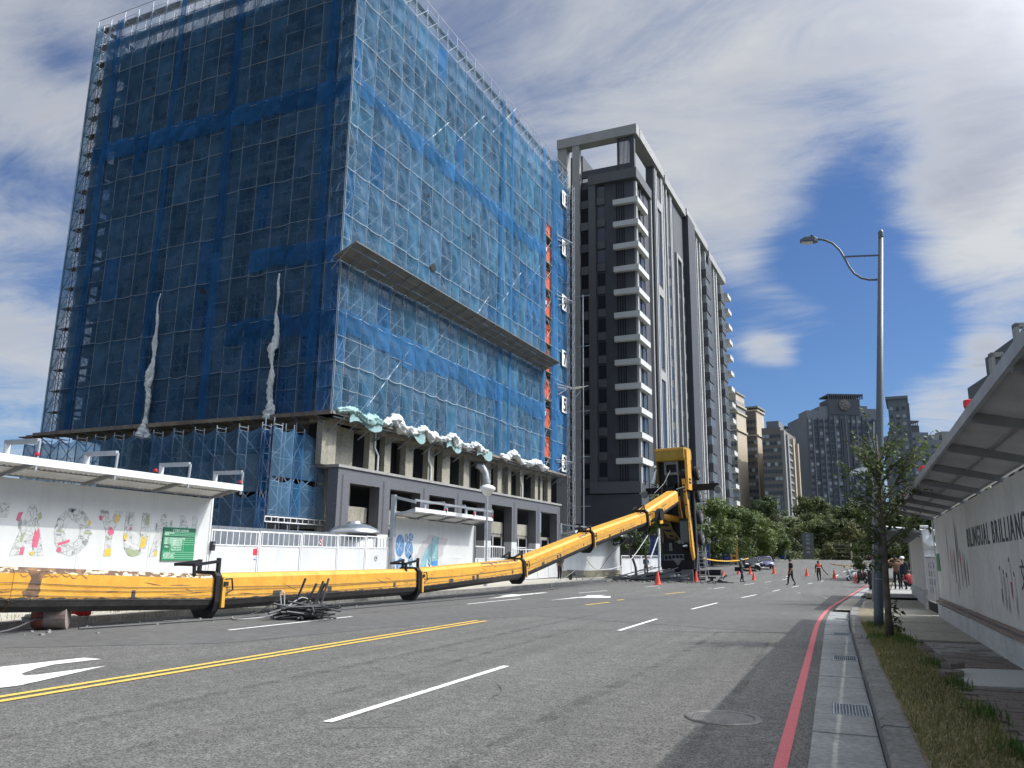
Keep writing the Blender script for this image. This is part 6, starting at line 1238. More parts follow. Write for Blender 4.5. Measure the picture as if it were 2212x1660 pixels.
for i in range(7):
    P, Q = JT[i], JT[i + 1]; w, h = HW[i]
    d0 = (Q - P).normalized(); Qe = Q + d0 * .5 if i < 6 else Q
    top = 'crane_yellow_worn' if i in (0, 1) else 'crane_yellow'
    o, d, r, u = sect(P, Qe, w, h, None, NM[i], ['crane_yellow' if i > 1 else 'crane_yellow', 'grease_shade', 'scraped'] if i in (0, 1) else ['crane_yellow', 'grease_shade'])
    secs.append((o, P, Q, d, r, u, w, h))
    ln = (Q - P).length
    k = MB()                                          # rivet rows, slots and sockets on the near flank
    for row in (-.02, -.16):
        for j in range(int(ln / .22)):
            c = P + d * (j * .22 + .1); a = wpt(c, r, u, d, w * .5, h * row, 0); e = (INV.to_3x3() @ d) * .02; f = (INV.to_3x3() @ u) * .012; g_ = (INV.to_3x3() @ r) * .008
            k.add([a - e, a + f, a + e, a - f, a + g_], [(0, 1, 4), (1, 2, 4), (2, 3, 4), (3, 0, 4)])
    k.build('rivet', 'crane_yellow', o, kind='stuff', fix=False)
    for j, (t, b, sl, sh) in enumerate(((.22, -.12, .16, .14), (.42, -.10, .10, .15), (.46, -.10, .10, .17), (.83, -.06, .07, .14)) if i in (2, 3, 4, 5) else ((.5, -.1, .05, .2),)):
        c = P + d * ln * (t + .03 * i % .05); k = MB(); q = [wpt(c, r, u, d, w * .5 + .006, h * b + y, x) for x, y in ((-sl, -sh / 2), (sl, -sh / 2), (sl, sh / 2), (-sl, sh / 2))] + [wpt(c, r, u, d, w * .5 - .02, h * b + y, x) for x, y in ((-sl, -sh / 2), (sl, -sh / 2), (sl, sh / 2), (-sl, sh / 2))]
        k.add(q, [(0, 1, 2, 3), (0, 4, 5, 1), (1, 5, 6, 2), (2, 6, 7, 3), (3, 7, 4, 0)]); k.build('pin_slot', 'grease_shade', o)
    random.seed(40 + i)
    for j in range(7):                                 # scratches and gouges in the paint
        t = U(.05, .95); b = U(-.18, .42); L_ = U(.15, .9); sl = U(-.35, .2); c = P + d * ln * t; k = MB(); a0 = w * .5 + .004 if b < .37 else w * .46
        k.add([wpt(c, r, u, d, a0, h * b, 0), wpt(c, r, u, d, a0, h * b + .012 + L_ * sl * .5, L_ * .5), wpt(c, r, u, d, a0, h * b + L_ * sl * .9, L_), wpt(c, r, u, d, a0, h * b - .012 + L_ * sl * .5, L_ * .5)], [(0, 1, 2, 3)]); k.build('paint_gouge', 'scraped_brown', o)
    k = MB(); nn_ = int(ln * 14); vs = []           # ragged upper edge of the grease, soot and painted-in underside shade
    for j in range(nn_ + 1):
        c = P + d * ln * j / nn_; hh = (.02 + .05 * max(0, noise.noise(Vector((j * .31, i * 7.7, 0)))) + .035 * max(0, noise.noise(Vector((j * 1.3, i * 3.1, 4)))) + .015 * random.random()) * h; vs += [wpt(c, r, u, d, w * .5 + .004, -.225 * h, 0), wpt(c, r, u, d, w * .5 + .004, -.215 * h + hh, 0)]
    k.add(vs, [(2 * j, 2 * j + 1, 2 * j + 3, 2 * j + 2) for j in range(nn_)])
    k.build('grease_shade_edge', 'grease_shade', o, kind='stuff', fix=False)
# torn top patches
for i, t0, t1, m in ((3, .55, .95, 'scraped_brown'), (4, .80, .97, 'scraped_brown'), (5, .84, .97, 'scraped_brown'), (1, .02, .3, 'scraped_brown')):
    o, P, Q, d, r, u, w, h = secs[i]; ln = (Q - P).length; k = MB(); n = 22; vs = []
    random.seed(i)
    for j in range(n + 1):
        c = P + d * ln * lerp(t0, t1, j / n); vs += [wpt(c, r, u, d, w * .375, h * .503, 0), wpt(c, r, u, d, w * .505, h * (.37 - (.09 * random.random() if i != 1 else .10 * random.random())), 0)]
    k.add([tuple(v + (INV.to_3x3() @ (r + u)) * .004) for v in vs], [(2 * j, 2 * j + 1, 2 * j + 3, 2 * j + 2) for j in range(n)]); k.build('torn_paint', m, o, fix=False)
o, P, Q, d, r, u, w, h = secs[1]; c = P + d * .35; k = MB(); q = [wpt(c, r, u, d, w * .5 + .005, y, x) for x, y in ((-.12, .36), (.34, .36), (.26, .30), (.22, .24), (.20, .05), (.23, -.02), (.19, -.07), (.21, -.12), (.12, -.17), (.08, -.13), (.0, -.18), (-.03, -.10), (-.10, -.12), (-.14, -.02), (-.06, .0), (-.04, .10), (.0, .22), (-.06, .30))]; k.add(q, [tuple(range(18))]); k.build('torn_paint', 'scraped_brown', o)
# collars at each joint: dark ring, yellow cheek, roller bracket on top, lugs
for i in range(2, 7):
    Q = JT[i]; o, P, _q, d, r, u, w, h = secs[i - 1]; o2, P2, Q2, d2, r2, u2, w2, h2 = secs[i]
    k = MB(); W_, H_ = w2 / 2 + .06, h2 / 2 + .07
    prof = [(-.40, .52), (.40, .52), (.53, .40), (.53, -.24), (.45, -.46), (.25, -.66), (-.25, -.66), (-.45, -.46), (-.53, -.24), (-.53, .40)]
    rings = []
    for e, f in ((-.10, 1.10), (.08, 1.10)): rings.append([tuple(INV @ (Q + d2 * e + r2 * a * w2 * f + u2 * b * h2 * f)) for a, b in prof])
    k.loft(rings); cl = k.build('collar', 'crane_black', o2)
    k = MB(); k.bar(wpt(Q, r2, u2, d2, W_ + .02, -.42 * h2, .13), wpt(Q, r2, u2, d2, W_ + .02, .40 * h2, .13), .05, .10, up=tuple(INV.to_3x3() @ d2)); k.build('collar_cheek', 'crane_yellow', o2)
    k = MB(); k.bar(wpt(Q, r2, u2, d2, -.30, H_ + .14, -.75), wpt(Q, r2, u2, d2, -.30, H_ + .22, .05), .07); k.bar(wpt(Q, r2, u2, d2, .30, H_ + .14, -.75), wpt(Q, r2, u2, d2, .30, H_ + .22, .05), .07); k.bar(wpt(Q, r2, u2, d2, -.30, H_ + .14, -.75), wpt(Q, r2, u2, d2, .30, H_ + .14, -.75), .06)
    k.bar(wpt(Q, r2, u2, d2, .30, H_ - .05, .03), wpt(Q, r2, u2, d2, .30, H_ + .30, .03), .08); k.bar(wpt(Q, r2, u2, d2, .30, H_ - .12, -.72), wpt(Q, r2, u2, d2, .30, H_ + .16, -.75), .06); k.bar(wpt(Q, r2, u2, d2, -.30, H_ - .05, .03), wpt(Q, r2, u2, d2, -.30, H_ + .26, .03), .08); k.build('roller_bracket', 'crane_black', o2)
    k = MB(); k.tube([wpt(Q, r2, u2, d2, W_ + .03, h2 * .34, .12), wpt(Q, r2, u2, d2, W_ + .05, h2 * .36, .36), wpt(Q, r2, u2, d2, W_ + .05, h2 * .05, .42), wpt(Q, r2, u2, d2, W_ + .03, -h2 * .05, .18)], .022, 5); k.bar(wpt(Q, r2, u2, d2, W_ + .02, h2 * .22, .1), wpt(Q, r2, u2, d2, W_ + .02, h2 * .22, .24), .1); k.build('lug', 'crane_black', o2)
# cable drum, hoses and lift bracket on the base section
o, P, Q, d, r, u, w, h = secs[6]
k = MB(); c = P + d * 1.5
for j in range(7): k.tube([wpt(c, r, u, d, w * .5 + .05, .35 - .05 * j, -.7 + .14 * j), wpt(c, r, u, d, w * .5 + .22, .25 + .03 * (j % 3), -.45 + .12 * j), wpt(c, r, u, d, w * .5 + .20, -.15, -.5 + .12 * j), wpt(c, r, u, d, w * .5 + .06, -.4, -.6 + .13 * j)], .03, 5)
k.build('hose_bundle', 'rubber', o); k = MB(); a = wpt(c, r, u, d, w * .5 + .05, -.15, .55); e = INV.to_3x3() @ r; k.tube([a - e * .05, a + e * .28], .42, 16); k.build('hose_reel', 'crane_black', o)
k = MB(); k.bar(wpt(c, r, u, d, w * .5 - .05, -.45, 1.3), wpt(c, r, u, d, w * .5 - .05, -.95, 1.2), .08, .6, up=tuple(INV.to_3x3() @ d)); k.bar(wpt(c, r, u, d, -w * .3, -.45, 1.3), wpt(c, r, u, d, -w * .3, -.95, 1.2), .08, .6, up=tuple(INV.to_3x3() @ d)); k.build('lift_bracket', 'crane_yellow', o)
k = MB(); [k.add([wpt(P + d * (3.2 + .20 * j), r, u, d, w * .5 + .006, .12, -.08), wpt(P + d * (3.2 + .20 * j), r, u, d, w * .5 + .006, .12, .08), wpt(P + d * (3.2 + .20 * j), r, u, d, w * .5 + .006, .22, .08), wpt(P + d * (3.2 + .20 * j), r, u, d, w * .5 + .006, .22, -.08)], [(0, 1, 2, 3)]) for j in range(5)]; k.build('worn_marking', 'scraped_brown', o)
k = MB(); k.tube([INV @ Vector(p) for p in ((-11.2, 62.2, 8.3), (-11.45, 60.9, 7.2), (-11.9, 59.5, 6.4))], .012, 5); k.build('winch_rope', 'cable_pale', cr)
k = MB()                                              # ropes lying along the near flank of the boom
for s_, (b0, b1) in enumerate(((.20, .02), (.0, .18), (-.12, -.02))):
    pts = []
    for i in range(0, 6):
        o_, P, Q, d, r, u, w, h = secs[i]
        for t in (.02, .25, .5, .75): c = P + (Q - P) * t; pts.append(wpt(c, r, u, d, w * .5 + .02, h * (lerp(b0, b1, (i + t) / 6) - .06 * sin(pi * t)), 0))
    k.tube(pts, .006, 4)
k.build('flank_rope', 'cable', cr)
# ------------------------------------------------------------------ hook ball, ropes, rebar, planks on the ground
hb = thing('hook_block', 'rusty red and grey headache ball lying by the kerb under the boom', 'crane hook', (-14.35, 12.35, .30), radians(40))
k = MB(); k.lathe([(.24, -.38), (.29, -.34), (.30, .05), (.29, .06)], 24, axis='x'); k.build('weight', 'old_steel', hb, smooth=False); k = MB(); k.lathe([(.05, -.22), (.26, -.20), (.31, -.10), (.305, .0), (.25, .03)], 24, (-.36, 0, 0), 'x'); k.build('end_cap', 'rust_red', hb, smooth=False)
k = MB(); k.lathe([(.03, -.72), (.06, -.70), (.07, -.52), (.04, -.50)], 10, (0, 0, -.06), 'x'); k.bar((-.75, 0, -.1), (-.55, 0, -.05), .09); k.build('swivel', 'galv', hb)
tag(crumple('red_bag', [(-15.9, 13.0, .28), (-15.55, 13.4, .33), (-15.3, 13.8, .28)], lambda t: .22, 'sign_red', 'red plastic sheet on the footway behind the rusty hook ball', 8, loc=None, rot=0), 'red plastic sheet on the footway behind the rusty hook ball', 'plastic sheet')
def rope(name, pts, r, m, label, cat='cable', n=8, seg=6):
    P = [Vector(p) for p in pts]; out = []
    for i in range(len(P) - 1):
        p0, p1, p2, p3 = P[max(0, i - 1)], P[i], P[i + 1], P[min(len(P) - 1, i + 2)]
        for j in range(seg): t = j / seg; out.append(.5 * ((2 * p1) + (p2 - p0) * t + (2 * p0 - 5 * p1 + 4 * p2 - p3) * t * t + (3 * p1 - p0 - 3 * p2 + p3) * t ** 3))
    out.append(P[-1]); k = MB(); k.tube(out, r, n); return tag(k.build(name, m), label, cat)
rope('wire_rope', [(-14.8, 6.5, .03), (-14.2, 10.4, .03), (-14.4, 11.7, .22), (-14.5, 12.0, .25)], .02, 'cable', 'dark wire rope running from the rusty hook ball out of frame at the left')
rope('wire_rope', [(-14.0, 12.4, .03), (-13.3, 17, .025), (-13.0, 24, .025), (-12.9, 31, .025), (-13.4, 40, .03), (-14.2, 46, .03), (-14.0, 50, .4), (-13.3, 53, 2.2), (-12.2, 57, 3.8)], .022, 'cable', 'long dark wire rope lying on the asphalt beside the boom')
rope('wire_rope', [(-13.6, 16.4, .03), (-13.0, 15.9, .03), (-12.5, 16.6, .12), (-12.2, 17.2, .5), (-12.0, 17.4, .25), (-12.1, 16.9, .03)], .016, 'cable_pale', 'pale wire rope looping into the pile of steel bars')
rope('wire_rope', [(-13.9, 14.5, .04), (-13.4, 16.6, .05), (-12.8, 17.3, .45), (-12.1, 17.6, .5), (-11.8, 17.3, .3)], .014, 'cable', 'thin dark wire rope behind the pile of steel bars')
rope('wire_rope', [(-14.6, 52.5, 1.9), (-15.2, 49.0, .6), (-15.4, 46.5, .15), (-14.7, 44.0, .03), (-13.9, 42, .03)], .018, 'cable_pale', 'pale slack rope hanging from the raised boom to the ground')
rope('wire_rope', [(-11.6, 55.4, 3.2), (-12.0, 51, 1.4), (-12.6, 46.5, .95), (-12.8, 44.6, 1.5)], .025, 'cable_pale', 'pale slack rope sagging under the raised boom')
rb = thing('rebar_pile', 'tangled pile of dark steel reinforcing bars lying on the asphalt', 'steel bars', (-11.95, 17.0, 0))
random.seed(33)
for i in range(46):
    L_ = U(.9, 1.4); a = random.gauss(0.35, .6) + (pi if random.random() < .5 else 0); z = U(.04, .34); c = Vector((U(-.3, .3), U(-.25, .25), z)); til = U(-.22, .26) if i > 12 else U(-.03, .03)
    dv = Vector((cos(a) * cos(til), sin(a) * cos(til), sin(til))) * L_ / 2
    if i >= 41: a = (0.2, .5, .9, 1.2, .3)[i - 41]; x = (-.30, -.05, .10, .22, .0)[i - 41]; c = Vector((x, .1 + .1 * (i - 41), .42)); dv = Vector((cos(a) * .18, sin(a) * .12, .42 + .06 * (i % 3)))
    p, q = c - dv, c + dv; p.z = max(p.z, .03); q.z = max(q.z, .03)
    k = MB(); k.tube([p, q], .028, 6); k.build('bar', 'rebar', rb)
k = MB(); k.tube([(-.75, .1, .2), (-.85, .12, .62), (-.80, .12, .66), (-.72, .12, .6), (-.66, .1, .15)], .016, 6); k.build('tie_wire', 'cable_pale', rb)
pp = thing('plank_pile', 'fanned heap of long grey planks at the foot of the upended crane', 'planks', (-13.3, 61.6, 0))
for i in range(26):
    a = radians(U(-25, 28)) + (pi if i % 2 else 0); L_ = U(2.2, 4.6); x = U(-2.3, 1.6); z = .06 + .05 * (i // 4) * max(0, 1 - abs(x + .3) / 3) + U(0, .03); til = U(-.10, .10)
    d = Vector((cos(a), sin(a) * .6, til)).normalized() * L_ / 2; c = Vector((x, U(-.9, .9), z + abs(til) * L_ / 2)); k = MB(); k.bar(c - d, c + d, .24, .05); k.build('plank', 'plank_grey', pp)
for i in range(16):
    x0 = U(-3.0, -.2); a = radians(U(-8, 16)); L_ = U(2.6, 4.2); k = MB(); p = Vector((x0, U(-1.0, .6), .08)); k.bar(p, p + Vector((cos(a) * L_ * .95, sin(a) * L_ * .5 + .4, U(.35, 1.05))), .26, .05); k.build('plank', 'plank_grey', pp)
for i in range(9):
    a = radians(35 + i * 14 + U(-6, 6)); p = Vector((2.1 + .1 * i, -.5, .08)); k = MB(); k.bar(p, p + Vector((cos(a) * 1.1, .2, .22 + .5 * abs(sin(a)) * .5)), .16, .04); k.build('plank', 'plank_grey', pp)
rub = MB(); random.seed(3)
for _ in range(220): x, y = random.gauss(-12.6, 2.4), random.gauss(60.8, 1.1); s = U(.02, .10); rub.box(x - s, y - s, 0.004, x + s, y + s * U(.5, 1), s * U(.6, 1.4))
for _ in range(120): x, y = random.gauss(-14.2, .7), U(8, 45); s = U(.01, .035); rub.box(x - s, y - s, 0.004, x + s, y + s, s)
rub.build('rubble', 'concrete', kind='stuff')
la = thing('step_ladder', 'aluminium ladder leaning open to the right of the upended crane', 'ladder', (-9.15, 63.2, 0), radians(-8))
k = MB()
for x in (-.28, .28): k.bar((x * 1.25, -.42, .0), (x, 0, 2.55), .06); k.bar((x * 1.25, .55, .0), (x, .05, 2.4), .05)
k.build('stile', 'galv', la); k = MB()
for j in range(1, 9): t = j / 9; k.bar((-.28 * lerp(1.25, 1, t), -.42 * (1 - t), 2.55 * t), (.28 * lerp(1.25, 1, t), -.42 * (1 - t), 2.55 * t), .045)
k.build('rung', 'galv', la)
for i, (x, y, r, l) in enumerate(((-8.4, 62.6, .2, 'black toppled box on the asphalt right of the ladder'), (-7.6, 62.2, .5, 'black flattened mat and pole heap between ladder and helmeted man'))):
    t = thing('wreckage', l, 'debris', (x, y, 0), r); k = MB(); k.box(-.35, -.2, .0, .3, .2, .12); k.box(-.12, -.12, .12, .1, .12, .42); k.box(-.3, -.1, .3, .3, .1, .42) if i == 0 else k.bar((-.4, 0, .1), (.4, .1, .55), .10); k.build('block', 'rubber', t)
    if i: k = MB(); k.tube([(-.1, 0, .15), (.12, .05, .7)], [.22, .03], 8); k.build('fallen_cloth', 'crane_grey', t); k = MB(); k.box(-.6, -.25, 0, .75, .25, .06); k.build('mat', 'rubber', t)
wbg = thing('wheelbarrow', 'grey wheelbarrow parked in front of the mossy hoarding under the boom', 'wheelbarrow', (-16.6, 55.0, .14), radians(70))
k = MB(); k.loft([[(-.28, -.22, .32), (.28, -.22, .32), (.28, .22, .32), (-.28, .22, .32)], [(-.6, -.36, .68), (.55, -.36, .62), (.55, .36, .62), (-.6, .36, .68)]]); k.build('tray', 'crane_grey', wbg); k = MB(); k.lathe([(.06, -.05), (.18, -.05), (.2, 0), (.18, .05), (.06, .05)], 14, (-.62, 0, .2), 'y'); k.build('wheel', 'rubber', wbg); k = MB(); [k.bar((-.62, s * .1, .2), (1.0, s * .3, .62), .04) for s in (-1, 1)]; [k.bar((.35, s * .22, .4), (.45, s * .25, .0), .035) for s in (-1, 1)]; k.build('handle_frame', 'galv_dark', wbg)
# ------------------------------------------------------------------ trees
random.seed(77)
def crown_mesh(name, m, n, R, H, leaf, clumps=26, seed=1, gap=.62, flat=.75):
    """leaf-sized faces spread through lumpy clumps, so light and sky come through"""
    random.seed(seed); cl = []
    for i in range(clumps):
        a = U(0, 2 * pi); t = U(0.05, 1); rr = R * (.25 + .62 * sqrt(random.random())) * (sin(pi * min(1, .18 + .78 * t)) ** .6)
        cl.append((Vector((rr * cos(a), rr * sin(a), H * t)), R * U(.22, .42)))
    V = []; F = []
    for _ in range(n):
        c, r = random.choice(cl); d = Vector((random.gauss(0, 1), random.gauss(0, 1), random.gauss(0, 1))).normalized(); rad = r * (gap + (1 - gap) * random.random()) if random.random() < .75 else r * random.random()
        p = c + Vector((d.x * rad, d.y * rad, d.z * rad * flat)); nrm = (d + Vector((U(-.7, .7), U(-.7, .7), U(-.2, .9)))).normalized()
        u = nrm.orthogonal().normalized(); u.rotate(Matrix.Rotation(U(0, 6.28), 3, nrm)); v = nrm.cross(u); s = leaf * U(.6, 1.3); i = len(V)
        V += [p - u * s, p + v * s * .5, p + u * s, p - v * s * .5]; F.append((i, i + 1, i + 2, i + 3))
    k = MB(); k.add(V, F); return k.mesh(name, m, fix=False)
def trunk_mesh(name, h, r, R, seed, m='bark', limbs=6):
    random.seed(seed); k = MB(); bend = [Vector((0, 0, 0))]
    for i in range(1, 5): bend.append(Vector((U(-.10, .10) * h * .25, U(-.10, .10) * h * .25, h * i / 4)))
    k.tube(bend, [r * 1.25, r, r * .85, r * .65, r * .4], 8)
    for i in range(limbs):
        z = h * U(.5, .95); a = U(0, 6.28); p = Vector((0, 0, z)); q = p + Vector((cos(a) * R * .6, sin(a) * R * .6, h * U(.25, .6))); mid = p.lerp(q, .5) + Vector((0, 0, -.1 * h)); k.tube([p, mid, q], [r * .5, r * .32, r * .12], 5)
    return k.mesh(name, m)
def tree_at(x, y, z, cm, tm, sc, label, group, rz=None, hz=1.0, cat='tree', name='tree', ch=None):
    t = thing(name, label, cat, (x, y, z), rz if rz is not None else U(0, 6.28), group); t.scale = (sc, sc, sc * hz)
    link('trunk', tm, t); c = link('crown', cm, t, (0, 0, ch if ch is not None else 0)); return t
SC = [crown_mesh('crown', 'leaf_street', 7500, 3.9, 6.9, .20, 40, s, .5) for s in (1, 2, 3)]; ST = [trunk_mesh('trunk', 3.4, .17, 3.4, s) for s in (4, 5)]
for i, (x, y, sc, hz, l) in enumerate(((-18.6, 100, 1.0, 1.0, 'leafy round street tree just right of the upended crane'), (-17.0, 106, .92, 1.0, 'leafy street tree behind the blue banner, second from the crane'), (-14.8, 111, 1.0, .98, 'leafy street tree above the parked black sedan'), (-12.4, 117.5, .95, .95, 'leafy street tree above the orange banner and purple car'), (-10.6, 124, .9, .92, 'leafy street tree behind the thin grey pole'), (-8.4, 131, .78, .8, 'smaller street tree at the right end of the row'))):
    tree_at(x, y, zg(y), SC[i % 3], ST[i % 2], sc, l, 'round street trees along the far footway', hz=hz, ch=1.6)
DC = [crown_mesh('crown', 'leaf_dark', 4200, 4.6, 6.4, .27, 26, s, .5) for s in (11, 12)]; HC = [crown_mesh('crown', 'leaf_hill', 4200, 4.6, 6.2, .27, 26, s, .5) for s in (13, 14, 15)]; OC = [crown_mesh('crown', 'leaf_olive', 3600, 4.2, 5.4, .26, 22, s, .5) for s in (16, 17)]
HT = [trunk_mesh('trunk', 3.6, .2, 3.6, s) for s in (21, 22)]
random.seed(8); rows = []
for Y, n, xa, xb in ((163, 10, -19, 30), (176, 11, -26, 40), (190, 12, -32, 46), (205, 12, -38, 52), (224, 12, -46, 58)):
    for i in range(n): rows.append((lerp(xa, xb, (i + .5) / n) + U(-2, 2), Y + U(-5, 5), Y))
used_ = set()
for i, (x, y, Y) in enumerate(rows):
    kind = random.choice((0, 0, 1, 1, 1, 2)) if Y > 170 else random.choice((1, 2, 2))
    cm = (random.choice(DC), random.choice(HC), random.choice(OC))[kind]; s = U(.85, 1.25) * (.72 if Y < 170 else 1.0)
    bx = atan2(x, y) * 180 / pi; names_ = ('dark evergreen', 'mid green bushy tree', 'pale olive tree'); tier = 'at the bank foot' if Y < 170 else 'low on the bank' if Y < 180 else 'half way up the bank' if Y < 198 else 'high on the bank' if Y < 215 else 'on the bank crest'
    marks_ = ((-11, 'behind the street trees'), (-8.0, 'below the first beige tower'), (-5.6, 'below the second beige tower'), (-3.6, 'below the brown tower'), (-1.8, 'left of the pylon sign'), (-.6, 'behind the pylon sign'), (1.0, 'right of the pylon sign'), (2.6, 'below the medallion tower'), (4.4, 'just left of the tall lamp post'), (7.5, 'behind the sapling'), (11, 'beyond the lettered gate'), (99, 'far right behind the hoarding roof'))
    lab = '%s %s, %s' % (names_[kind], tier, next(t_ for b_, t_ in marks_ if bx < b_))
    if lab in used_: lab = lab.replace(names_[kind], ('taller ' if random.random() < .5 else 'broader ') + names_[kind])
    while lab in used_: lab = lab.replace(', ', ', more to the right, ' if 'right,' not in lab else ', lowest, ', 1)
    used_.add(lab)
    tree_at(x, y, hill(x, y) - .3, cm, random.choice(HT), s, lab, ('dark evergreens of the wooded bank', 'green trees of the wooded bank', 'olive trees of the wooded bank')[kind], hz=U(.85, 1.2), ch=.6)
t = tree_at(-16.0, 69.0, .1, crown_mesh('crown', 'leaf_dark', 2600, 2.0, 3.2, .15, 16, 31, .5), None, 1.0, 'small dark tree with a crooked trunk between ribbed hoarding and crane', None, rz=0, ch=2.2) if False else None
dk = thing('tree', 'small dark tree with a crooked trunk between ribbed hoarding and crane', 'tree', (-15.9, 68.6, .14)); k = MB(); k.tube([(.5, 0, 0), (.45, 0, .8), (.25, 0, 1.4), (-.1, 0, 2.0), (-.1, 0, 2.7), (0, 0, 4.0)], [.13, .11, .10, .10, .08, .03], 7); [k.tube([(-.05, 0, 2.4), (cos(a) * .8, sin(a) * .8, 3.3), (cos(a) * 1.5, sin(a) * 1.5, 3.9)], [.06, .04, .015], 5) for a in (0, 1.3, 2.5, 3.7, 5)]; k.build('trunk', 'bark', dk); link('crown', crown_mesh('crown', 'leaf_dark', 2600, 1.7, 2.5, .13, 18, 31, .5), dk, (0, 0, 1.9))
for i, (x, y, s, l) in enumerate(((7.5, 62, .8, 'dark tree rising behind the second right hoarding'), (10.5, 74, .95, 'dark green tree behind the lettered gate, farther off'), (6.6, 84, .9, 'green tree beyond the end of the right footway'), (14, 90, 1.1, 'tall green tree far behind the right hoarding'), (19, 78, 1.1, 'green tree behind the BILINGUAL hoarding roof'))): tree_at(x, y, zg(y), (HC + DC)[i % 5], HT[i % 2], s, l, None, ch=.6)
random.seed(9); sh = MB(); V = []; F = []
for _ in range(9000):
    y = U(158, 172); x = U(-26, 44); h = U(.0, 1.7) * (.6 + .5 * sin(x * .5) ** 2); p = Vector((x, y, hill(x, y) + h)); s = U(.12, .3); u = Vector((U(-1, 1), U(-1, 1), U(-1, 1))).normalized(); v = u.orthogonal().normalized(); i = len(V); V += [p - u * s, p + v * s * .6, p + u * s, p - v * s * .6]; F.append((i, i + 1, i + 2, i + 3))
for _ in range(5000):
    y = U(98, 128); x = -21.5 + (y - 98) * .30 + U(-1.5, 1.2); p = Vector((x, y, zg(y) + U(.1, 1.0))); s = U(.08, .2); u = Vector((U(-1, 1), U(-1, 1), U(-1, 1))).normalized(); v = u.orthogonal().normalized(); i = len(V); V += [p - u * s, p + v * s * .6, p + u * s, p - v * s * .6]; F.append((i, i + 1, i + 2, i + 3))
sh.add(V, F); sh.build('undergrowth', 'leaf_hill', kind='stuff', fix=False)
# sapling in the verge, near the camera
sp = thing('sapling_tree', 'slim young street tree in the grass verge beside the grey lamp post', 'tree', (.93, 17.4, .13))
random.seed(14); k = MB(); k.tube([(0, 0, -.05), (.0, 0, .5), (.01, .0, 1.3), (.03, 0, 2.1), (.02, .05, 2.9), (.05, .05, 3.9)], [.085, .062, .058, .052, .04, .012], 9); tk = k.build('trunk', 'bark', sp, smooth=True)
leafs = MB(); br = MB(); V = []; F = []
def spray(p, q, n, ln):
    br.tube([p, p.lerp(q, .5) + Vector((0, 0, .05)), q], [.014, .010, .004], 5)
    for i in range(n):
        t = U(.25, 1.0); c = p.lerp(q, t) + Vector((U(-.05, .05), U(-.05, .05), U(-.05, .06))); d = Vector((U(-1, 1), U(-1, 1), U(-1.0, .25))).normalized(); w = d.orthogonal().normalized(); w.rotate(Matrix.Rotation(U(0, 6), 3, d)); L_ = ln * U(.6, 1.3); i0 = len(V)
        nn = d.cross(w); V.extend([c, c + d * L_ * .4 + w * L_ * .20, c + d * L_ + nn * L_ * -.12, c + d * L_ * .4 - w * L_ * .20]); F.append((i0, i0 + 1, i0 + 2, i0 + 3))
for i in range(64):
    z = U(1.9, 3.8); a = U(0, 6.28); p = Vector((.03, .03, z - .3)); r = U(.35, 1.0) * (1.0 - abs(z - 2.8) * .25); q = Vector((cos(a) * r + .1, sin(a) * r, z + U(.05, .6))); spray(p, q, 26, .105)
for i in range(12): z = U(1.2, 1.9); a = U(2.2, 4.2); spray(Vector((.02, 0, z)), Vector((cos(a) * U(.2, .55), sin(a) * .3, z + U(-.05, .3))), 14, .11)
for i in range(7): z = U(.2, .6); a = U(-.8, .8); spray(Vector((.0, 0, z)), Vector((cos(a) * .25, sin(a) * .2, z + U(-.12, .1))), 6, .11)
for i in range(9): spray(Vector((.3, 0, 2.9)), Vector((.75 + U(-.1, .5), U(-.6, .3), 3.3 + U(-.5, .6))), 20, .12)
leafs.add(V, F); leafs.build('crown', 'leaf_young', sp, fix=False); br.build('branch', 'bark', sp, kind='stuff')
s2 = thing('sapling_tree', 'bushy young tree farther up the verge behind the grey lamp post', 'tree', (1.55, 33.5, .13)); k = MB(); k.tube([(0, 0, 0), (0, 0, 1.2), (.05, 0, 3.2)], [.06, .05, .02], 7); k.build('trunk', 'bark', s2); link('crown', crown_mesh('crown', 'leaf_young', 1500, .75, 2.6, .075, 14, 51, .4), s2, (-.15, 0, .9))
# ------------------------------------------------------------------ lamp posts and poles
lp_ = thing('street_lamp', 'tall grey street lamp with a curved arm and flat LED head in the right verge', 'street lamp', (.86, 20.2, .13)); lp_.rotation_euler = (0, radians(4.6), 0)
k = MB(); k.lathe([(.105, 0), (.102, .3), (.084, 4), (.056, 9.1)], 18); k.build('pole', 'lamp_grey', lp_, smooth=True); k = MB(); k.lathe([(.058, 9.1), (.062, 9.14), (.055, 9.18), (.068, 9.24), (.03, 9.31)], 14); k.build('finial', 'lamp_grey', lp_, smooth=True)
k = MB(); P = [(-.07, 8.05), (-.25, 8.05), (-.42, 8.10), (-.58, 8.22), (-.70, 8.40), (-.80, 8.62), (-.92, 8.84), (-1.08, 9.02), (-1.28, 9.12), (-1.48, 9.15)]; k.tube([(x, 0, z) for x, z in P], .027, 8); k.build('arm', 'lamp_grey', lp_, smooth=True); k = MB(); k.bar((-.06, 0, 8.66), (-.82, 0, 8.66), .035); k.build('tie_bar', 'lamp_grey', lp_)
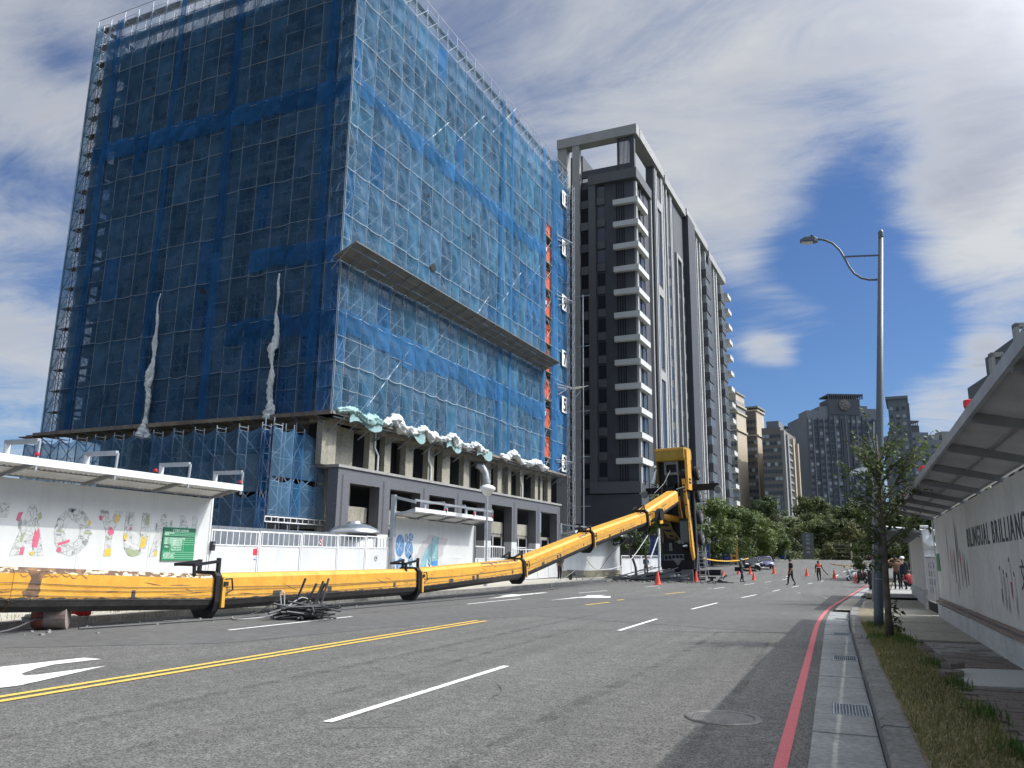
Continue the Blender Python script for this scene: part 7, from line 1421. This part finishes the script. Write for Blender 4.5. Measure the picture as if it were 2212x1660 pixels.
k = MB(); k.loft([[(-1.42, -.05, 9.07), (-1.42, .05, 9.07), (-1.42, .05, 9.15), (-1.42, -.05, 9.15)], [(-1.50, -.10, 9.07), (-1.50, .10, 9.07), (-1.50, .09, 9.20), (-1.50, -.09, 9.20)], [(-1.72, -.11, 9.08), (-1.72, .11, 9.08), (-1.72, .09, 9.20), (-1.72, -.09, 9.20)], [(-1.84, -.08, 9.09), (-1.84, .08, 9.09), (-1.84, .06, 9.14), (-1.84, -.06, 9.14)]]); hd = k.build('lamp_head', 'lamp_grey', lp_, bevel=.01); k = MB(); k.box(-1.80, -.08, 9.055, -1.54, .08, 9.07); k.build('lens', 'board_grey', hd); k = MB(); k.lathe([(.04, 9.18), (.045, 9.24), (.03, 9.26)], 10, (-1.56, 0, 0)); k.build('sensor', 'crane_black', hd)
k = MB(); k.tube([(.0, 0, 1.05), (.0, 0, 1.06)], [.104, .104], 18); k.box(-.14, -.02, .55, -.10, .02, 4.6); k.build('cable_cover', 'galv', lp_); k = MB(); k.bar((-.105, -.05, 1.4), (-.11, -.05, 1.52), .04); k.build('number_tag', 'galv', lp_)
gl_ = thing('globe_lamp', 'white mushroom globe lamp on a slim post by the blue mural hoarding', 'street lamp', (-16.4, 38.6, .14)); k = MB(); k.lathe([(.10, 0), (.10, .5), (.055, .6), (.045, 4.55)], 12); k.build('pole', 'galv', gl_); k = MB(); k.lathe([(.06, 4.5), (.20, 4.62), (.36, 4.80), (.42, 4.86), (.40, 4.95), (.26, 5.06), (.05, 5.12)], 20); k.build('globe', 'scooter_white', gl_, smooth=True)
def arm_lamp(label, x, y, h, rx, arm=1.6, r=.07, group='distant arm lamps'):
    t = thing('street_lamp', label, 'street lamp', (x, y, zg(y)), rx, group); k = MB(); k.lathe([(r * 1.3, 0), (r * .7, h)], 8); k.build('pole', 'lamp_grey', t); k = MB(); k.tube([(0, 0, h - .9), (arm * .3, 0, h - .2), (arm * .7, 0, h + .1), (arm, 0, h + .12)], .04, 5); k.build('arm', 'lamp_grey', t); k = MB(); k.box(arm - .1, -.12, h + .06, arm + .5, .12, h + .18); k.build('lamp_head', 'galv', t)
arm_lamp('thin arm lamp just behind the wheels of the upended crane', -15.6, 96, 8.6, 0.1, 2.0)
arm_lamp('thin grey pole with lamp rising above the wooded bank', -6.9, 137.5, 10.0, 2.6, .6)
arm_lamp('distant arm lamp left of the tall lamp post, leaning out from the trees', 4.7, 97, 9.4, pi - .3, 1.4)
t = thing('floodlight', 'pale box floodlight on a thin bent pole beside the sapling crown', 'floodlight', (2.4, 43, zg(43) + .14)); k = MB(); k.tube([(0, 0, 0), (.0, 0, 3.6), (-.05, 0, 4.6), (-.5, 0, 5.75)], .05, 6); k.build('pole', 'galv_dark', t); k = MB(); k.box(-.55, -.25, -.10, .45, .25, .12); k.build('lamp_head', 'scooter_white', t, loc=(-.75, 0, 5.85), rot=(0, -.25, 0))
for i, (x, y, w, h, m, l) in enumerate(((-19.8, 99.5, 1.6, 3.6, 'banner_blue', 'dark blue banner board low behind the crane wheels'), (-18.2, 101.5, .8, 3.2, 'banner_orange', 'orange banner board left of the thin post by the trees'), (-17.2, 103, .7, 3.2, 'banner_orange', 'orange banner board nearest the dark blue one'), (-15.0, 106.5, 1.1, 3.1, 'banner_blue', 'blue banner board behind the helmeted man'), (-12.9, 111, 1.0, 2.8, 'banner_blue', 'blue banner board behind the black sedan'), (-12.2, 113.5, 1.0, 3.6, 'banner_orange', 'tall orange banner board behind the two parked cars'), (-7.2, 133, .8, 3.4, 'banner_blue', 'narrow blue banner board beside the thin grey pole'))):
    t = thing('banner_board', l, 'banner', (x, y, zg(y) + .1), .3, 'banner boards under the street trees'); k = MB(); k.box(-w / 2, -.04, .35, w / 2, .0, h); k.build('board', m, t); k = MB(); [k.bar((q, .03, 0), (q, .03, h + .1), .07) for q in (-w / 2 - .04, w / 2 + .04)]; k.build('post', 'galv_dark', t)
    k = MB(); [k.box(-w * .22, -.045, z, w * .22, -.04, z + .28) for z in fr(.8, h - .6, .5)]; k.build('print', 'banner_orange' if m == 'banner_blue' and i == 99 else 'cloth_navy' if m == 'banner_orange' else 'car_purple', t)
t = thing('pylon_sign', 'dark teal pylon sign with pale print at the edge of the wooded bank', 'sign', (-3.9, 157.2, 2.25)); k = MB(); k.loft([[(-.9, -.2, 0), (.9, -.2, 0), (.9, .2, 0), (-.9, .2, 0)], [(-1.05, -.2, 4.6), (1.05, -.2, 4.6), (1.05, .2, 4.6), (-1.05, .2, 4.6)]]); k.build('pylon', 'tower_glass', t); k = MB(); [k.box(-.3, -.23, z, .3, -.2, z + .35) for z in (1.0, 1.7, 2.6, 3.3, 3.9)]; k.build('print', 'galv_dark', t)
ff = thing('fence', 'low wire fence with pale posts along the foot of the wooded bank', 'fence', (-1.5, 158.2, 2.2)); [MB().box(x - .12, -.12, 0, x + .12, .12, 2.9).build('post', 'far_beige', ff) for x in (4.8, 8.4, 11.8)]; k = MB(); [k.bar((0, 0, z), (12, 0, z), .05) for z in (.6, 1.3, 2.0, 2.6)]; k.build('wire', 'far_greige', ff); k = MB(); k.bar((9, .3, 2.4), (11.5, .3, 5.0), .12); k.build('stake', 'far_beige', ff)
t = thing('barrier_post', 'thin grey signpost with a black foot on the far left footway', 'post', (-14.4, 100.0, zg(100) + .1)); k = MB(); k.tube([(0, 0, 0), (0, 0, 5.2)], .05, 6); k.build('post', 'galv', t); k = MB(); k.loft([[(-.35, -.35, 0), (.35, -.35, 0), (.35, .35, 0), (-.35, .35, 0)], [(-.1, -.1, .7), (.1, -.1, .7), (.1, .1, .7), (-.1, .1, .7)]]); k.build('foot', 'rubber', t)
# ------------------------------------------------------------------ people
def person(label, loc, face, pose, zones, extra=(), h=1.74, group=None):
    """one continuous skinned body; pose gives joints in metres (x right, y forward, z up); zones colour the clothing by body region"""
    J = dict(pelvis=(0, 0, .94), waist=(0, 0, 1.08), chest=(0, .0, 1.30), neck=(0, .01, 1.46), head=(0, .03, 1.56), crown=(0, .03, 1.71),
             shL=(-.19, 0, 1.41), elL=(-.25, 0, 1.13), wrL=(-.26, .06, .88), hnL=(-.26, .08, .78), shR=(.19, 0, 1.41), elR=(.25, 0, 1.13), wrR=(.26, .06, .88), hnR=(.26, .08, .78),
             hipL=(-.10, 0, .90), knL=(-.11, .02, .49), anL=(-.11, -.02, .08), toL=(-.12, .15, .04), hipR=(.10, 0, .90), knR=(.11, .02, .49), anR=(.11, -.02, .08), toR=(.12, .15, .04))
    J.update(pose)
    R = dict(pelvis=.145, waist=.135, chest=.165, neck=.058, head=.088, crown=.075, shL=.075, elL=.05, wrL=.034, hnL=.042, shR=.075, elR=.05, wrR=.034, hnR=.042, hipL=.105, knL=.07, anL=.046, toL=.042, hipR=.105, knR=.07, anR=.046, toR=.042)
    E_ = [('pelvis', 'waist'), ('waist', 'chest'), ('chest', 'neck'), ('neck', 'head'), ('head', 'crown'), ('chest', 'shL'), ('shL', 'elL'), ('elL', 'wrL'), ('wrL', 'hnL'), ('chest', 'shR'), ('shR', 'elR'), ('elR', 'wrR'), ('wrR', 'hnR'),
          ('pelvis', 'hipL'), ('hipL', 'knL'), ('knL', 'anL'), ('anL', 'toL'), ('pelvis', 'hipR'), ('hipR', 'knR'), ('knR', 'anR'), ('anR', 'toR')]
    names = list(J); me = bpy.data.meshes.new('body'); me.from_pydata([J[n] for n in names], [(names.index(a), names.index(b)) for a, b in E_], [])
    o = bpy.data.objects.new('body', me); COL.objects.link(o); m = o.modifiers.new('skin', 'SKIN'); m.use_smooth_shade = True
    for i, n in enumerate(names): s = me.skin_vertices[0].data[i]; s.radius = (R[n] * (1.15 if n in ('chest', 'pelvis') else 1), R[n] * (.8 if n in ('chest', 'pelvis', 'waist') else 1)); s.use_root = (n == 'pelvis')
    sb = o.modifiers.new('sub', 'SUBSURF'); sb.levels = 1; sb.render_levels = 1
    dg = bpy.context.evaluated_depsgraph_get(); dg.update(); bm_ = bpy.data.meshes.new_from_object(o.evaluated_get(dg)); bpy.data.objects.remove(o)
    reg = {'head': (('neck', 'head'), ('head', 'crown')), 'torso': (('pelvis', 'waist'), ('waist', 'chest'), ('chest', 'neck'), ('chest', 'shL'), ('chest', 'shR')), 'sleeve': (('shL', 'elL'), ('shR', 'elR')), 'fore': (('elL', 'wrL'), ('elR', 'wrR')), 'hand': (('wrL', 'hnL'), ('wrR', 'hnR')), 'leg': (('pelvis', 'hipL'), ('pelvis', 'hipR'), ('hipL', 'knL'), ('knL', 'anL'), ('hipR', 'knR'), ('knR', 'anR')), 'foot': (('anL', 'toL'), ('anR', 'toR'))}
    ms = []; 
    for z in reg: ms.append(zones.get(z, 'skin'))
    bm_.materials.clear(); [bm_.materials.append(M[x]) for x in ms]
    segs = [(i, Vector(J[a]), Vector(J[b])) for i, z in enumerate(reg) for a, b in reg[z]]
    for p in bm_.polygons:
        c = p.center; best = 9; bi = 0
        for i, a, b in segs:
            ab = b - a; t = max(0, min(1, (c - a).dot(ab) / ab.length_squared)); dd = (c - a - ab * t).length
            if dd < best: best = dd; bi = i
        p.material_index = bi; p.use_smooth = True
    t = thing('person', label, 'person', loc, -face, group); t.scale = (h / 1.74,) * 3
    link('body', bm_, t); hd = Vector(J['head']); up = (Vector(J['crown']) - hd).normalized()
    def cap(name, m, r, dz, n=10, squash=1.0, cut=-.25, fw=.0):
        k = MB(); rings = []
        for i in range(7):
            a = lerp(cut, pi / 2, i / 6); rings.append([(r * cos(a) * cos(2 * pi * j / n), r * 1.1 * cos(a) * sin(2 * pi * j / n) + fw, r * squash * sin(a)) for j in range(n)])
        k.loft(rings); q = k.build(name, m, t, smooth=True); q.location = hd + up * dz; q.rotation_euler = up.to_track_quat('Z', 'Y').to_euler() if up.z < .98 else (0, 0, 0); return q
    for e in extra:
        if e[0] == 'hair': cap('hair', 'hair', .112, .07, cut=-.2, fw=-.018)
        if e[0] == 'helmet': cap('helmet', e[1], .135, .07, cut=-.05)
        if e[0] == 'hat': cap('hat', e[1], .12, .08, cut=0); 
        if e[0] == 'box': k = MB(); k.box(*e[3]); k.build(e[1], e[2], t)
        if e[0] == 'bar': k = MB(); k.tube([e[3], e[4]], e[5], 8); k.build(e[1], e[2], t)
    for n_, s in (('hnL', -1), ('hnR', 1)):              # fingers closed a little round the palm
        hpt = Vector(J[n_]); d = (hpt - Vector(J['wr' + n_[-1]])).normalized(); k = MB()
        sd = d.orthogonal().normalized()
        for f in range(4): b0 = hpt + sd * (.024 * (f - 1.5)); L_ = (.062, .07, .066, .05)[f]; k.tube([b0, b0 + d * L_ * .6, b0 + d * L_ * .95 + Vector((0, .02, 0))], [.011, .010, .007], 5)
        b0 = hpt + sd * .03 - d * .02; k.tube([b0, b0 + sd * .03 + d * .03, b0 + sd * .032 + d * .055], [.012, .010, .007], 5); k.build('fingers', zones.get('hand', 'skin'), t)
    k = MB(); f = Vector((0, .088, 0)); k.tube([hd + f + up * .03, hd + f * 1.22 + up * .0], [.012, .016], 5); k.build('nose', zones.get('head', 'skin'), t); return t
blk_ = dict(torso='cloth_black', sleeve='cloth_black', leg='cloth_black', foot='cloth_black')
person('man in dark clothes and blue helmet with a black shoulder bag, standing side-on', (-6.5, 64.8, 0), radians(100), dict(anL=(-.12, -.12, .08), toL=(-.13, .05, .04), knL=(-.12, .02, .48), anR=(.12, .16, .08), toR=(.12, .33, .04), knR=(.11, .14, .49), elR=(.24, .06, 1.14), wrR=(.2, .24, 1.0), hnR=(.18, .32, .98)), dict(torso='cloth_black', sleeve='cloth_black', fore='cloth_black', leg='cloth_navy', foot='cloth_black'), (('helmet', 'helmet_blue'), ('box', 'shoulder_bag', 'cloth_black', (-.16, -.42, .82, .16, -.12, 1.12))), 1.78)
person('man dressed all in black walking with arms hanging, mid road', (-2.7, 60.2, 0), radians(-115), dict(anL=(-.10, -.22, .09), toL=(-.11, -.06, .04), knL=(-.11, -.02, .48), anR=(.11, .2, .08), toR=(.12, .37, .04), knR=(.11, .16, .50), head=(0, .05, 1.56), wrL=(-.24, .14, .9), hnL=(-.24, .18, .8)), blk_, (('hair',),), 1.80)
person('traffic officer in orange vest holding a dark baton, seen from behind', (-1.15, 76.4, 0), radians(-8), dict(anL=(-.07, -.02, .08), toL=(-.09, .15, .04), anR=(.10, .02, .08), elR=(.30, .02, 1.15), wrR=(.40, .10, .96), hnR=(.45, .12, .90)), dict(torso='vest_orange', sleeve='cloth_black', leg='cloth_black', foot='cloth_black', fore='cloth_black', hand='cloth_black'), (('hair',), ('bar', 'baton', 'cloth_black', (.45, .12, .92), (.78, .18, .52), .035), ('box', 'belt', 'cloth_black', (-.16, -.12, 1.0, .16, .12, 1.10)), ('box', 'reflective_band', 'helmet_white', (-.15, -.15, 1.14, .15, -.125, 1.18))), 1.74)
person('man in black bending forward over the dark scooter by the kerb', (2.62, 70.0, zg(70)), radians(-80), dict(chest=(0, .30, 1.22), waist=(0, .12, 1.08), neck=(0, .42, 1.34), head=(0, .50, 1.42), crown=(0, .58, 1.54), shL=(-.18, .34, 1.32), shR=(.18, .34, 1.32), elL=(-.22, .38, 1.02), wrL=(-.16, .46, .84), hnL=(-.14, .50, .78), elR=(.22, .38, 1.02), wrR=(.16, .46, .84), hnR=(.14, .5, .78)), blk_, (('hair',),), 1.78)
person('worker in slate clothes standing by the white panel fence left of the crane', (-15.0, 70.6, .05), radians(150), dict(elL=(-.22, .12, 1.16), wrL=(-.05, .28, 1.06), hnL=(0, .30, 1.04), head=(0, .07, 1.55), crown=(0, .10, 1.70), elR=(.24, .10, 1.14), wrR=(.1, .28, 1.0), hnR=(.04, .3, 1.0)), dict(torso='cloth_slate', sleeve='cloth_slate', fore='cloth_slate', leg='cloth_grey', foot='cloth_black'), (('hat', 'cloth_grey'),), 1.86)
person('onlooker in brown top raising a hand to his brow on the right footway', (3.30, 50.8, .15), radians(-10), dict(elL=(-.42, .16, 1.46), wrL=(-.22, .22, 1.62), hnL=(-.12, .2, 1.66), elR=(.42, .12, 1.40), wrR=(.26, .20, 1.56), hnR=(.16, .2, 1.62)), dict(torso='cloth_brown', sleeve='cloth_brown', leg='cloth_black', foot='cloth_black'), (('hair',),), 1.74)
person('onlooker in navy clothes and white helmet standing by the weathered right hoarding', (3.78 - .1, 51.6, .15), radians(20), {}, dict(torso='cloth_navy', sleeve='cloth_navy', fore='cloth_navy', leg='cloth_navy', foot='cloth_black'), (('helmet', 'helmet_white'),), 1.80)
person('crouching onlooker in a dark red top at the foot of the right hoarding', (3.92, 50.4, .15), radians(-20), dict(pelvis=(0, -.05, .30), waist=(0, -.03, .45), chest=(0, .06, .66), neck=(0, .12, .80), head=(0, .16, .90), crown=(0, .18, 1.04), shL=(-.19, .06, .76), shR=(.19, .06, .76), elL=(-.26, .24, .56), elR=(.26, .24, .56), wrL=(-.14, .42, .52), wrR=(.14, .42, .52), hnL=(-.08, .46, .50), hnR=(.08, .46, .50), hipL=(-.12, -.02, .28), hipR=(.12, -.02, .28), knL=(-.17, .36, .46), knR=(.17, .36, .46), anL=(-.14, .16, .08), anR=(.14, .16, .08), toL=(-.15, .34, .04), toR=(.15, .34, .04)), dict(torso='cloth_red', sleeve='cloth_red', fore='cloth_red', leg='cloth_black', foot='cloth_black'), (('hair',),), 1.74)
person('worker half hidden behind the boom beside the grey wheelbarrow', (-17.0, 52.6, .14), radians(120), dict(chest=(0, .18, 1.26), neck=(0, .26, 1.38), head=(0, .33, 1.46), crown=(0, .38, 1.6), shL=(-.18, .2, 1.36), shR=(.18, .2, 1.36)), dict(torso='cloth_grey', sleeve='cloth_grey', leg='cloth_black', foot='helmet_white'), (('helmet', 'helmet_white'),), 1.72)
# ------------------------------------------------------------------ cones and tape
def cone_proto():
    t = thing('traffic_cone', '', 'traffic cone', (0, 0, 0), 0, 'red traffic cones round the accident')
    k = MB(); k.lathe([(.17, .03), (.15, .06), (.035, .70), (.025, .71)], 16); k.build('cone', 'cone_red', t, smooth=False); k = MB(); k.box(-.20, -.20, 0, .20, .20, .035); k.build('foot', 'cone_red', t); return t
c0 = cone_proto(); first = True
for x, y, l, s in ((-10.6, 53.4, 'red traffic cone in front of the fanned grey planks', 1.25), (-9.55, 62.6, 'red traffic cone at the foot of the leaning ladder', 1.15), (-9.9, 82.0, 'red traffic cone behind the black outrigger beam', 1.1), (-9.2, 89, 'red traffic cone above the toppled mat heap', 1.05), (-8.05, 89.5, 'red traffic cone nearest the black sedan', 1.1), (-5.75, 90.5, 'red traffic cone alone on the road right of the parked cars', 1.15), (-2.45, 88, 'red traffic cone behind the man all in black', 1.1), (-6.35, 73.5, 'red traffic cone behind the legs of the helmeted man', 1.0), (.1, 84.5, 'red traffic cone right of the officer in the orange vest', 1.15), (1.72, 73.5, 'red traffic cone beside the dark scooter', 1.1)):
    o = c0 if first else dup(c0, (0, 0, 0)); first = False; o.location = (x, y, zg(y) + .004); o['label'] = l; o.scale = (s, s, s); o.rotation_euler = (0, 0, U(0, 1))
def tape(label, pts, w=.085):
    P = [Vector(p) for p in pts]; k = MB(); n = 16; vs = []
    for i in range(n + 1):
        t = i / n; p = P[0].lerp(P[1], t); p.z -= .25 * 4 * t * (1 - t); tw_a = .5 * sin(t * 9); vs += [(p.x, p.y + w * .5 * sin(tw_a), p.z - w / 2), (p.x, p.y - w * .5 * sin(tw_a), p.z + w / 2)]
    k.add(vs, [(2 * i, 2 * i + 1, 2 * i + 3, 2 * i + 2) for i in range(n)]); return tag(k.build('barrier_tape', 'tape_yellow', fix=False), label, 'barrier tape', 'yellow barrier tapes')
tape('yellow barrier tape stretched from the ladder across the parked cars', ((-9.2, 64.4, 1.75), (-8.2, 90, 1.95))); tape('yellow barrier tape low across the road beyond the orange vest', ((-.3, 92, 1.5), (3.3, 92, 1.6)), .1)
# ------------------------------------------------------------------ cars
def car(label, loc, rz, paint, hatch=False, L=4.5, Wd=1.76, Hh=1.46, group='cars beyond the accident'):
    """x across, +y is the nose"""
    t = thing('parked_car', label, 'car', loc, rz, group); hw = Wd / 2; hl = L / 2
    prof = [(-hl, .48, .88, .86), (-hl + .12, .32, .98, .95), (-hl + .7, .26, 1.02 if not hatch else .98, 1.0), (-.6, .24, .96, 1.0), (.4, .24, .94, 1.0), (hl - 1.25, .26, .92, 1.0), (hl - .5, .28, .80, .96), (hl - .12, .32, .68, .88), (hl, .42, .58, .78)]
    k = MB(); rings = []
    for y, z0, z1, w in prof:
        a = hw * w; rings.append([(-a * .86, y, z0), (a * .86, y, z0), (a, y, z0 + .14), (a, y, z1 - .14), (a * .88, y, z1), (-a * .88, y, z1), (-a, y, z1 - .14), (-a, y, z0 + .14)])
    k.loft(rings); k.build('body', paint, t, smooth=True)
    ys = (-hl + (.25 if hatch else .75), -hl + (.75 if hatch else 1.25), -.2, .55, hl - 1.15); zs = (.94, Hh - .06, Hh, Hh - .04, .90); k = MB(); rings = []
    for y, z in zip(ys, zs):
        a0, a1 = hw * .88, hw * (.68 if z > 1.2 else .86); rings.append([(-a0, y, .88), (a0, y, .88), (a1, y, z), (-a1, y, z)])
    k.loft(rings); gh = k.build('greenhouse', 'glass_dark', t, smooth=False)
    k = MB(); k.loft([[(-hw * .66, y, z - .03), (hw * .66, y, z - .03), (hw * .64, y, z + .02), (-hw * .64, y, z + .02)] for y, z in ((ys[1] - .08, zs[1] - .02), (-.2, Hh), (ys[3] + .05, zs[3]))]); k.build('roof', paint, t, smooth=True)
    for s in (-1, 1):
        k = MB(); k.bar((s * hw * .70, ys[3] + .04, Hh - .05), (s * hw * .86, ys[4], .92), .06); k.bar((s * hw * .70, ys[1], Hh - .08), (s * hw * .86, ys[0], .94), .10); k.bar((s * hw * .70, -.2, Hh - .03), (s * hw * .87, -.15, .92), .06); k.build('pillar', paint, t)
        for y in (-hl + .85, hl - .82):
            k = MB(); k.lathe([(.2, -.1), (.30, -.1), (.32, -.05), (.32, .06), (.30, .1), (.2, .1)], 20, axis='x'); w = k.build('wheel', 'rubber', t, loc=(s * (hw - .10), y, .32)); k = MB(); k.lathe([(.04, .125), (.10, .11), (.17, .115), (.21, .125), (.21, .02)], 16, axis='x'); k.build('rim', 'chrome', w, rot=(0, 0, 0 if s > 0 else pi))
        k = MB(); k.loft([[(s * hw * .45, hl - .06, .60), (s * hw * .74, hl - .16, .62), (s * hw * .76, hl - .18, .74), (s * hw * .48, hl - .10, .72)], [(s * hw * .45, hl - .25, .62), (s * hw * .9, hl - .5, .68), (s * hw * .9, hl - .5, .80), (s * hw * .48, hl - .4, .78)]]); k.build('headlight', 'lens_white', t)
        k = MB(); k.box(s * hw * .98, .75, .93, s * (hw + .17), .87, 1.06); k.build('mirror', paint, t)
        k = MB(); k.box(s * hw * .5, -hl - .005, .70, s * hw * .82, -hl + .2, .86); k.build('tail_light', 'lens_red', t)
    k = MB(); k.box(-hw * .40, hl - .10, .44, hw * .40, hl - .0, .60); k.build('grille', 'black_plastic', t); k = MB(); k.box(-.19, hl - .0, .46, .19, hl + .025, .58); k.build('number_plate', 'scooter_white', t); k = MB(); k.box(-hw * .8, hl - .15, .26, hw * .8, hl + .01, .38); k.build('bumper', 'black_plastic', t); return t
car('black sedan parked nearest the trees with its nose towards the camera', (-8.55, 97.0, zg(97.0)), radians(188), 'car_black')
car('purple-grey sedan parked behind and right of the black one', (-7.5, 102.5, zg(102.5)), radians(190), 'car_purple')
car('dark red hatchback crossing the junction in front of the wooded bank', (7.1, 147, zg(147)), radians(118), 'car_red', True, 4.2, 1.72, 1.52)
# ------------------------------------------------------------------ scooters (+y is the nose)
def scooter(label, loc, rz, paint, lean=.12):
    t = thing('scooter', label, 'scooter', loc, rz, 'parked scooters'); t.rotation_euler = (0, lean, rz)
    k = MB(); rings = []
    for y, z0, z1, w in ((-.92, .62, .74, .06), (-.75, .42, .80, .15), (-.4, .30, .80, .19), (-.12, .26, .70, .16)): rings.append([(-w, y, z0), (w, y, z0), (w * .8, y, z1), (-w * .8, y, z1)])
    k.loft(rings); k.build('tail_body', paint, t, smooth=True); k = MB(); rings = [[(-w, y, z), (w, y, z), (w, y - .06, z + .02), (-w, y - .06, z + .02)] for y, z, w in ((.34, .28, .16), (.42, .55, .20), (.46, .85, .17), (.40, 1.0, .10))]; k.loft(rings); k.build('leg_shield', paint, t, smooth=True)
    k = MB(); k.box(-.16, -.15, .24, .16, .38, .30); k.build('floorboard', 'black_plastic', t); k = MB(); k.loft([[(-.13, -.78, .79), (.13, -.78, .79), (.10, -.78, .87), (-.10, -.78, .87)], [(-.16, -.4, .79), (.16, -.4, .79), (.13, -.4, .89), (-.13, -.4, .89)], [(-.12, .0, .72), (.12, .0, .72), (.09, .0, .80), (-.09, .0, .80)]]); k.build('seat', 'black_plastic', t, bevel=.015)
    for y in (-.68, .60): k = MB(); k.lathe([(.13, -.055), (.22, -.055), (.245, 0), (.22, .055), (.13, .055)], 18, axis='x'); w = k.build('wheel', 'rubber', t, loc=(0, y, .245)); k = MB(); k.lathe([(.03, -.075), (.125, -.065), (.125, .065), (.03, .075)], 14, axis='x'); k.build('rim', 'galv', w)
    k = MB(); k.tube([(0, .60, .245), (0, .50, .6), (0, .38, 1.02)], .035, 6); k.tube([(-.34, .30, 1.06), (-.1, .38, 1.04), (.1, .38, 1.04), (.34, .30, 1.06)], .018, 6); k.build('handlebar', 'galv_dark', t); k = MB(); k.loft([[(-.07, .62, .50), (.07, .62, .50), (.07, .45, .52), (-.07, .45, .52)], [(-.06, .85, .36), (.06, .85, .36), (.08, .3 + .1, .5), (-.08, .4, .5)]]); k.build('mudguard', paint, t)
    for s in (-1, 1): k = MB(); k.tube([(s * .26, .33, 1.06), (s * .32, .35, 1.24)], .010, 5); k.lathe([(.01, -.008), (.065, -.004), (.065, .004), (.01, .008)], 10, (s * .33, .35, 1.28), 'y'); k.build('mirror', 'black_plastic', t)
    k = MB(); k.lathe([(.02, .0), (.08, .02), (.075, .08)], 12, (0, .40, .93), 'y'); k.build('headlight', 'lens_white', t); k = MB(); k.box(-.08, -.95, .62, .08, -.90, .70); k.build('tail_light', 'lens_red', t); k = MB(); k.box(-.13, -.97, .40, .13, -.955, .54); k.build('number_plate', 'scooter_white', t); k = MB(); k.tube([(.16, -.3, .28), (.2, -.85, .36)], .05, 8); k.build('exhaust', 'galv_dark', t); return t
scooter('white scooter parked on the road left of the dark one', (1.55, 79.5, zg(79.5)), radians(150), 'scooter_white')
scooter('dark scooter parked at the kerb in front of the bending man', (2.05, 71.2, zg(71)), radians(25), 'car_black', .1)
scooter('dark blue scooter behind the boom in front of the blue mural', (-18.0, 40.3, .14), radians(-70), 'cloth_navy', .05)
scooter('dark scooter behind the boom collar under the blue leaf mural', (-17.9, 34.4, .14), radians(-60), 'black_plastic', .05)
scooter('black scooter parked in the shade between lamp post and sapling trunk', (1.95, 48.5, .15), radians(10), 'black_plastic', .05)
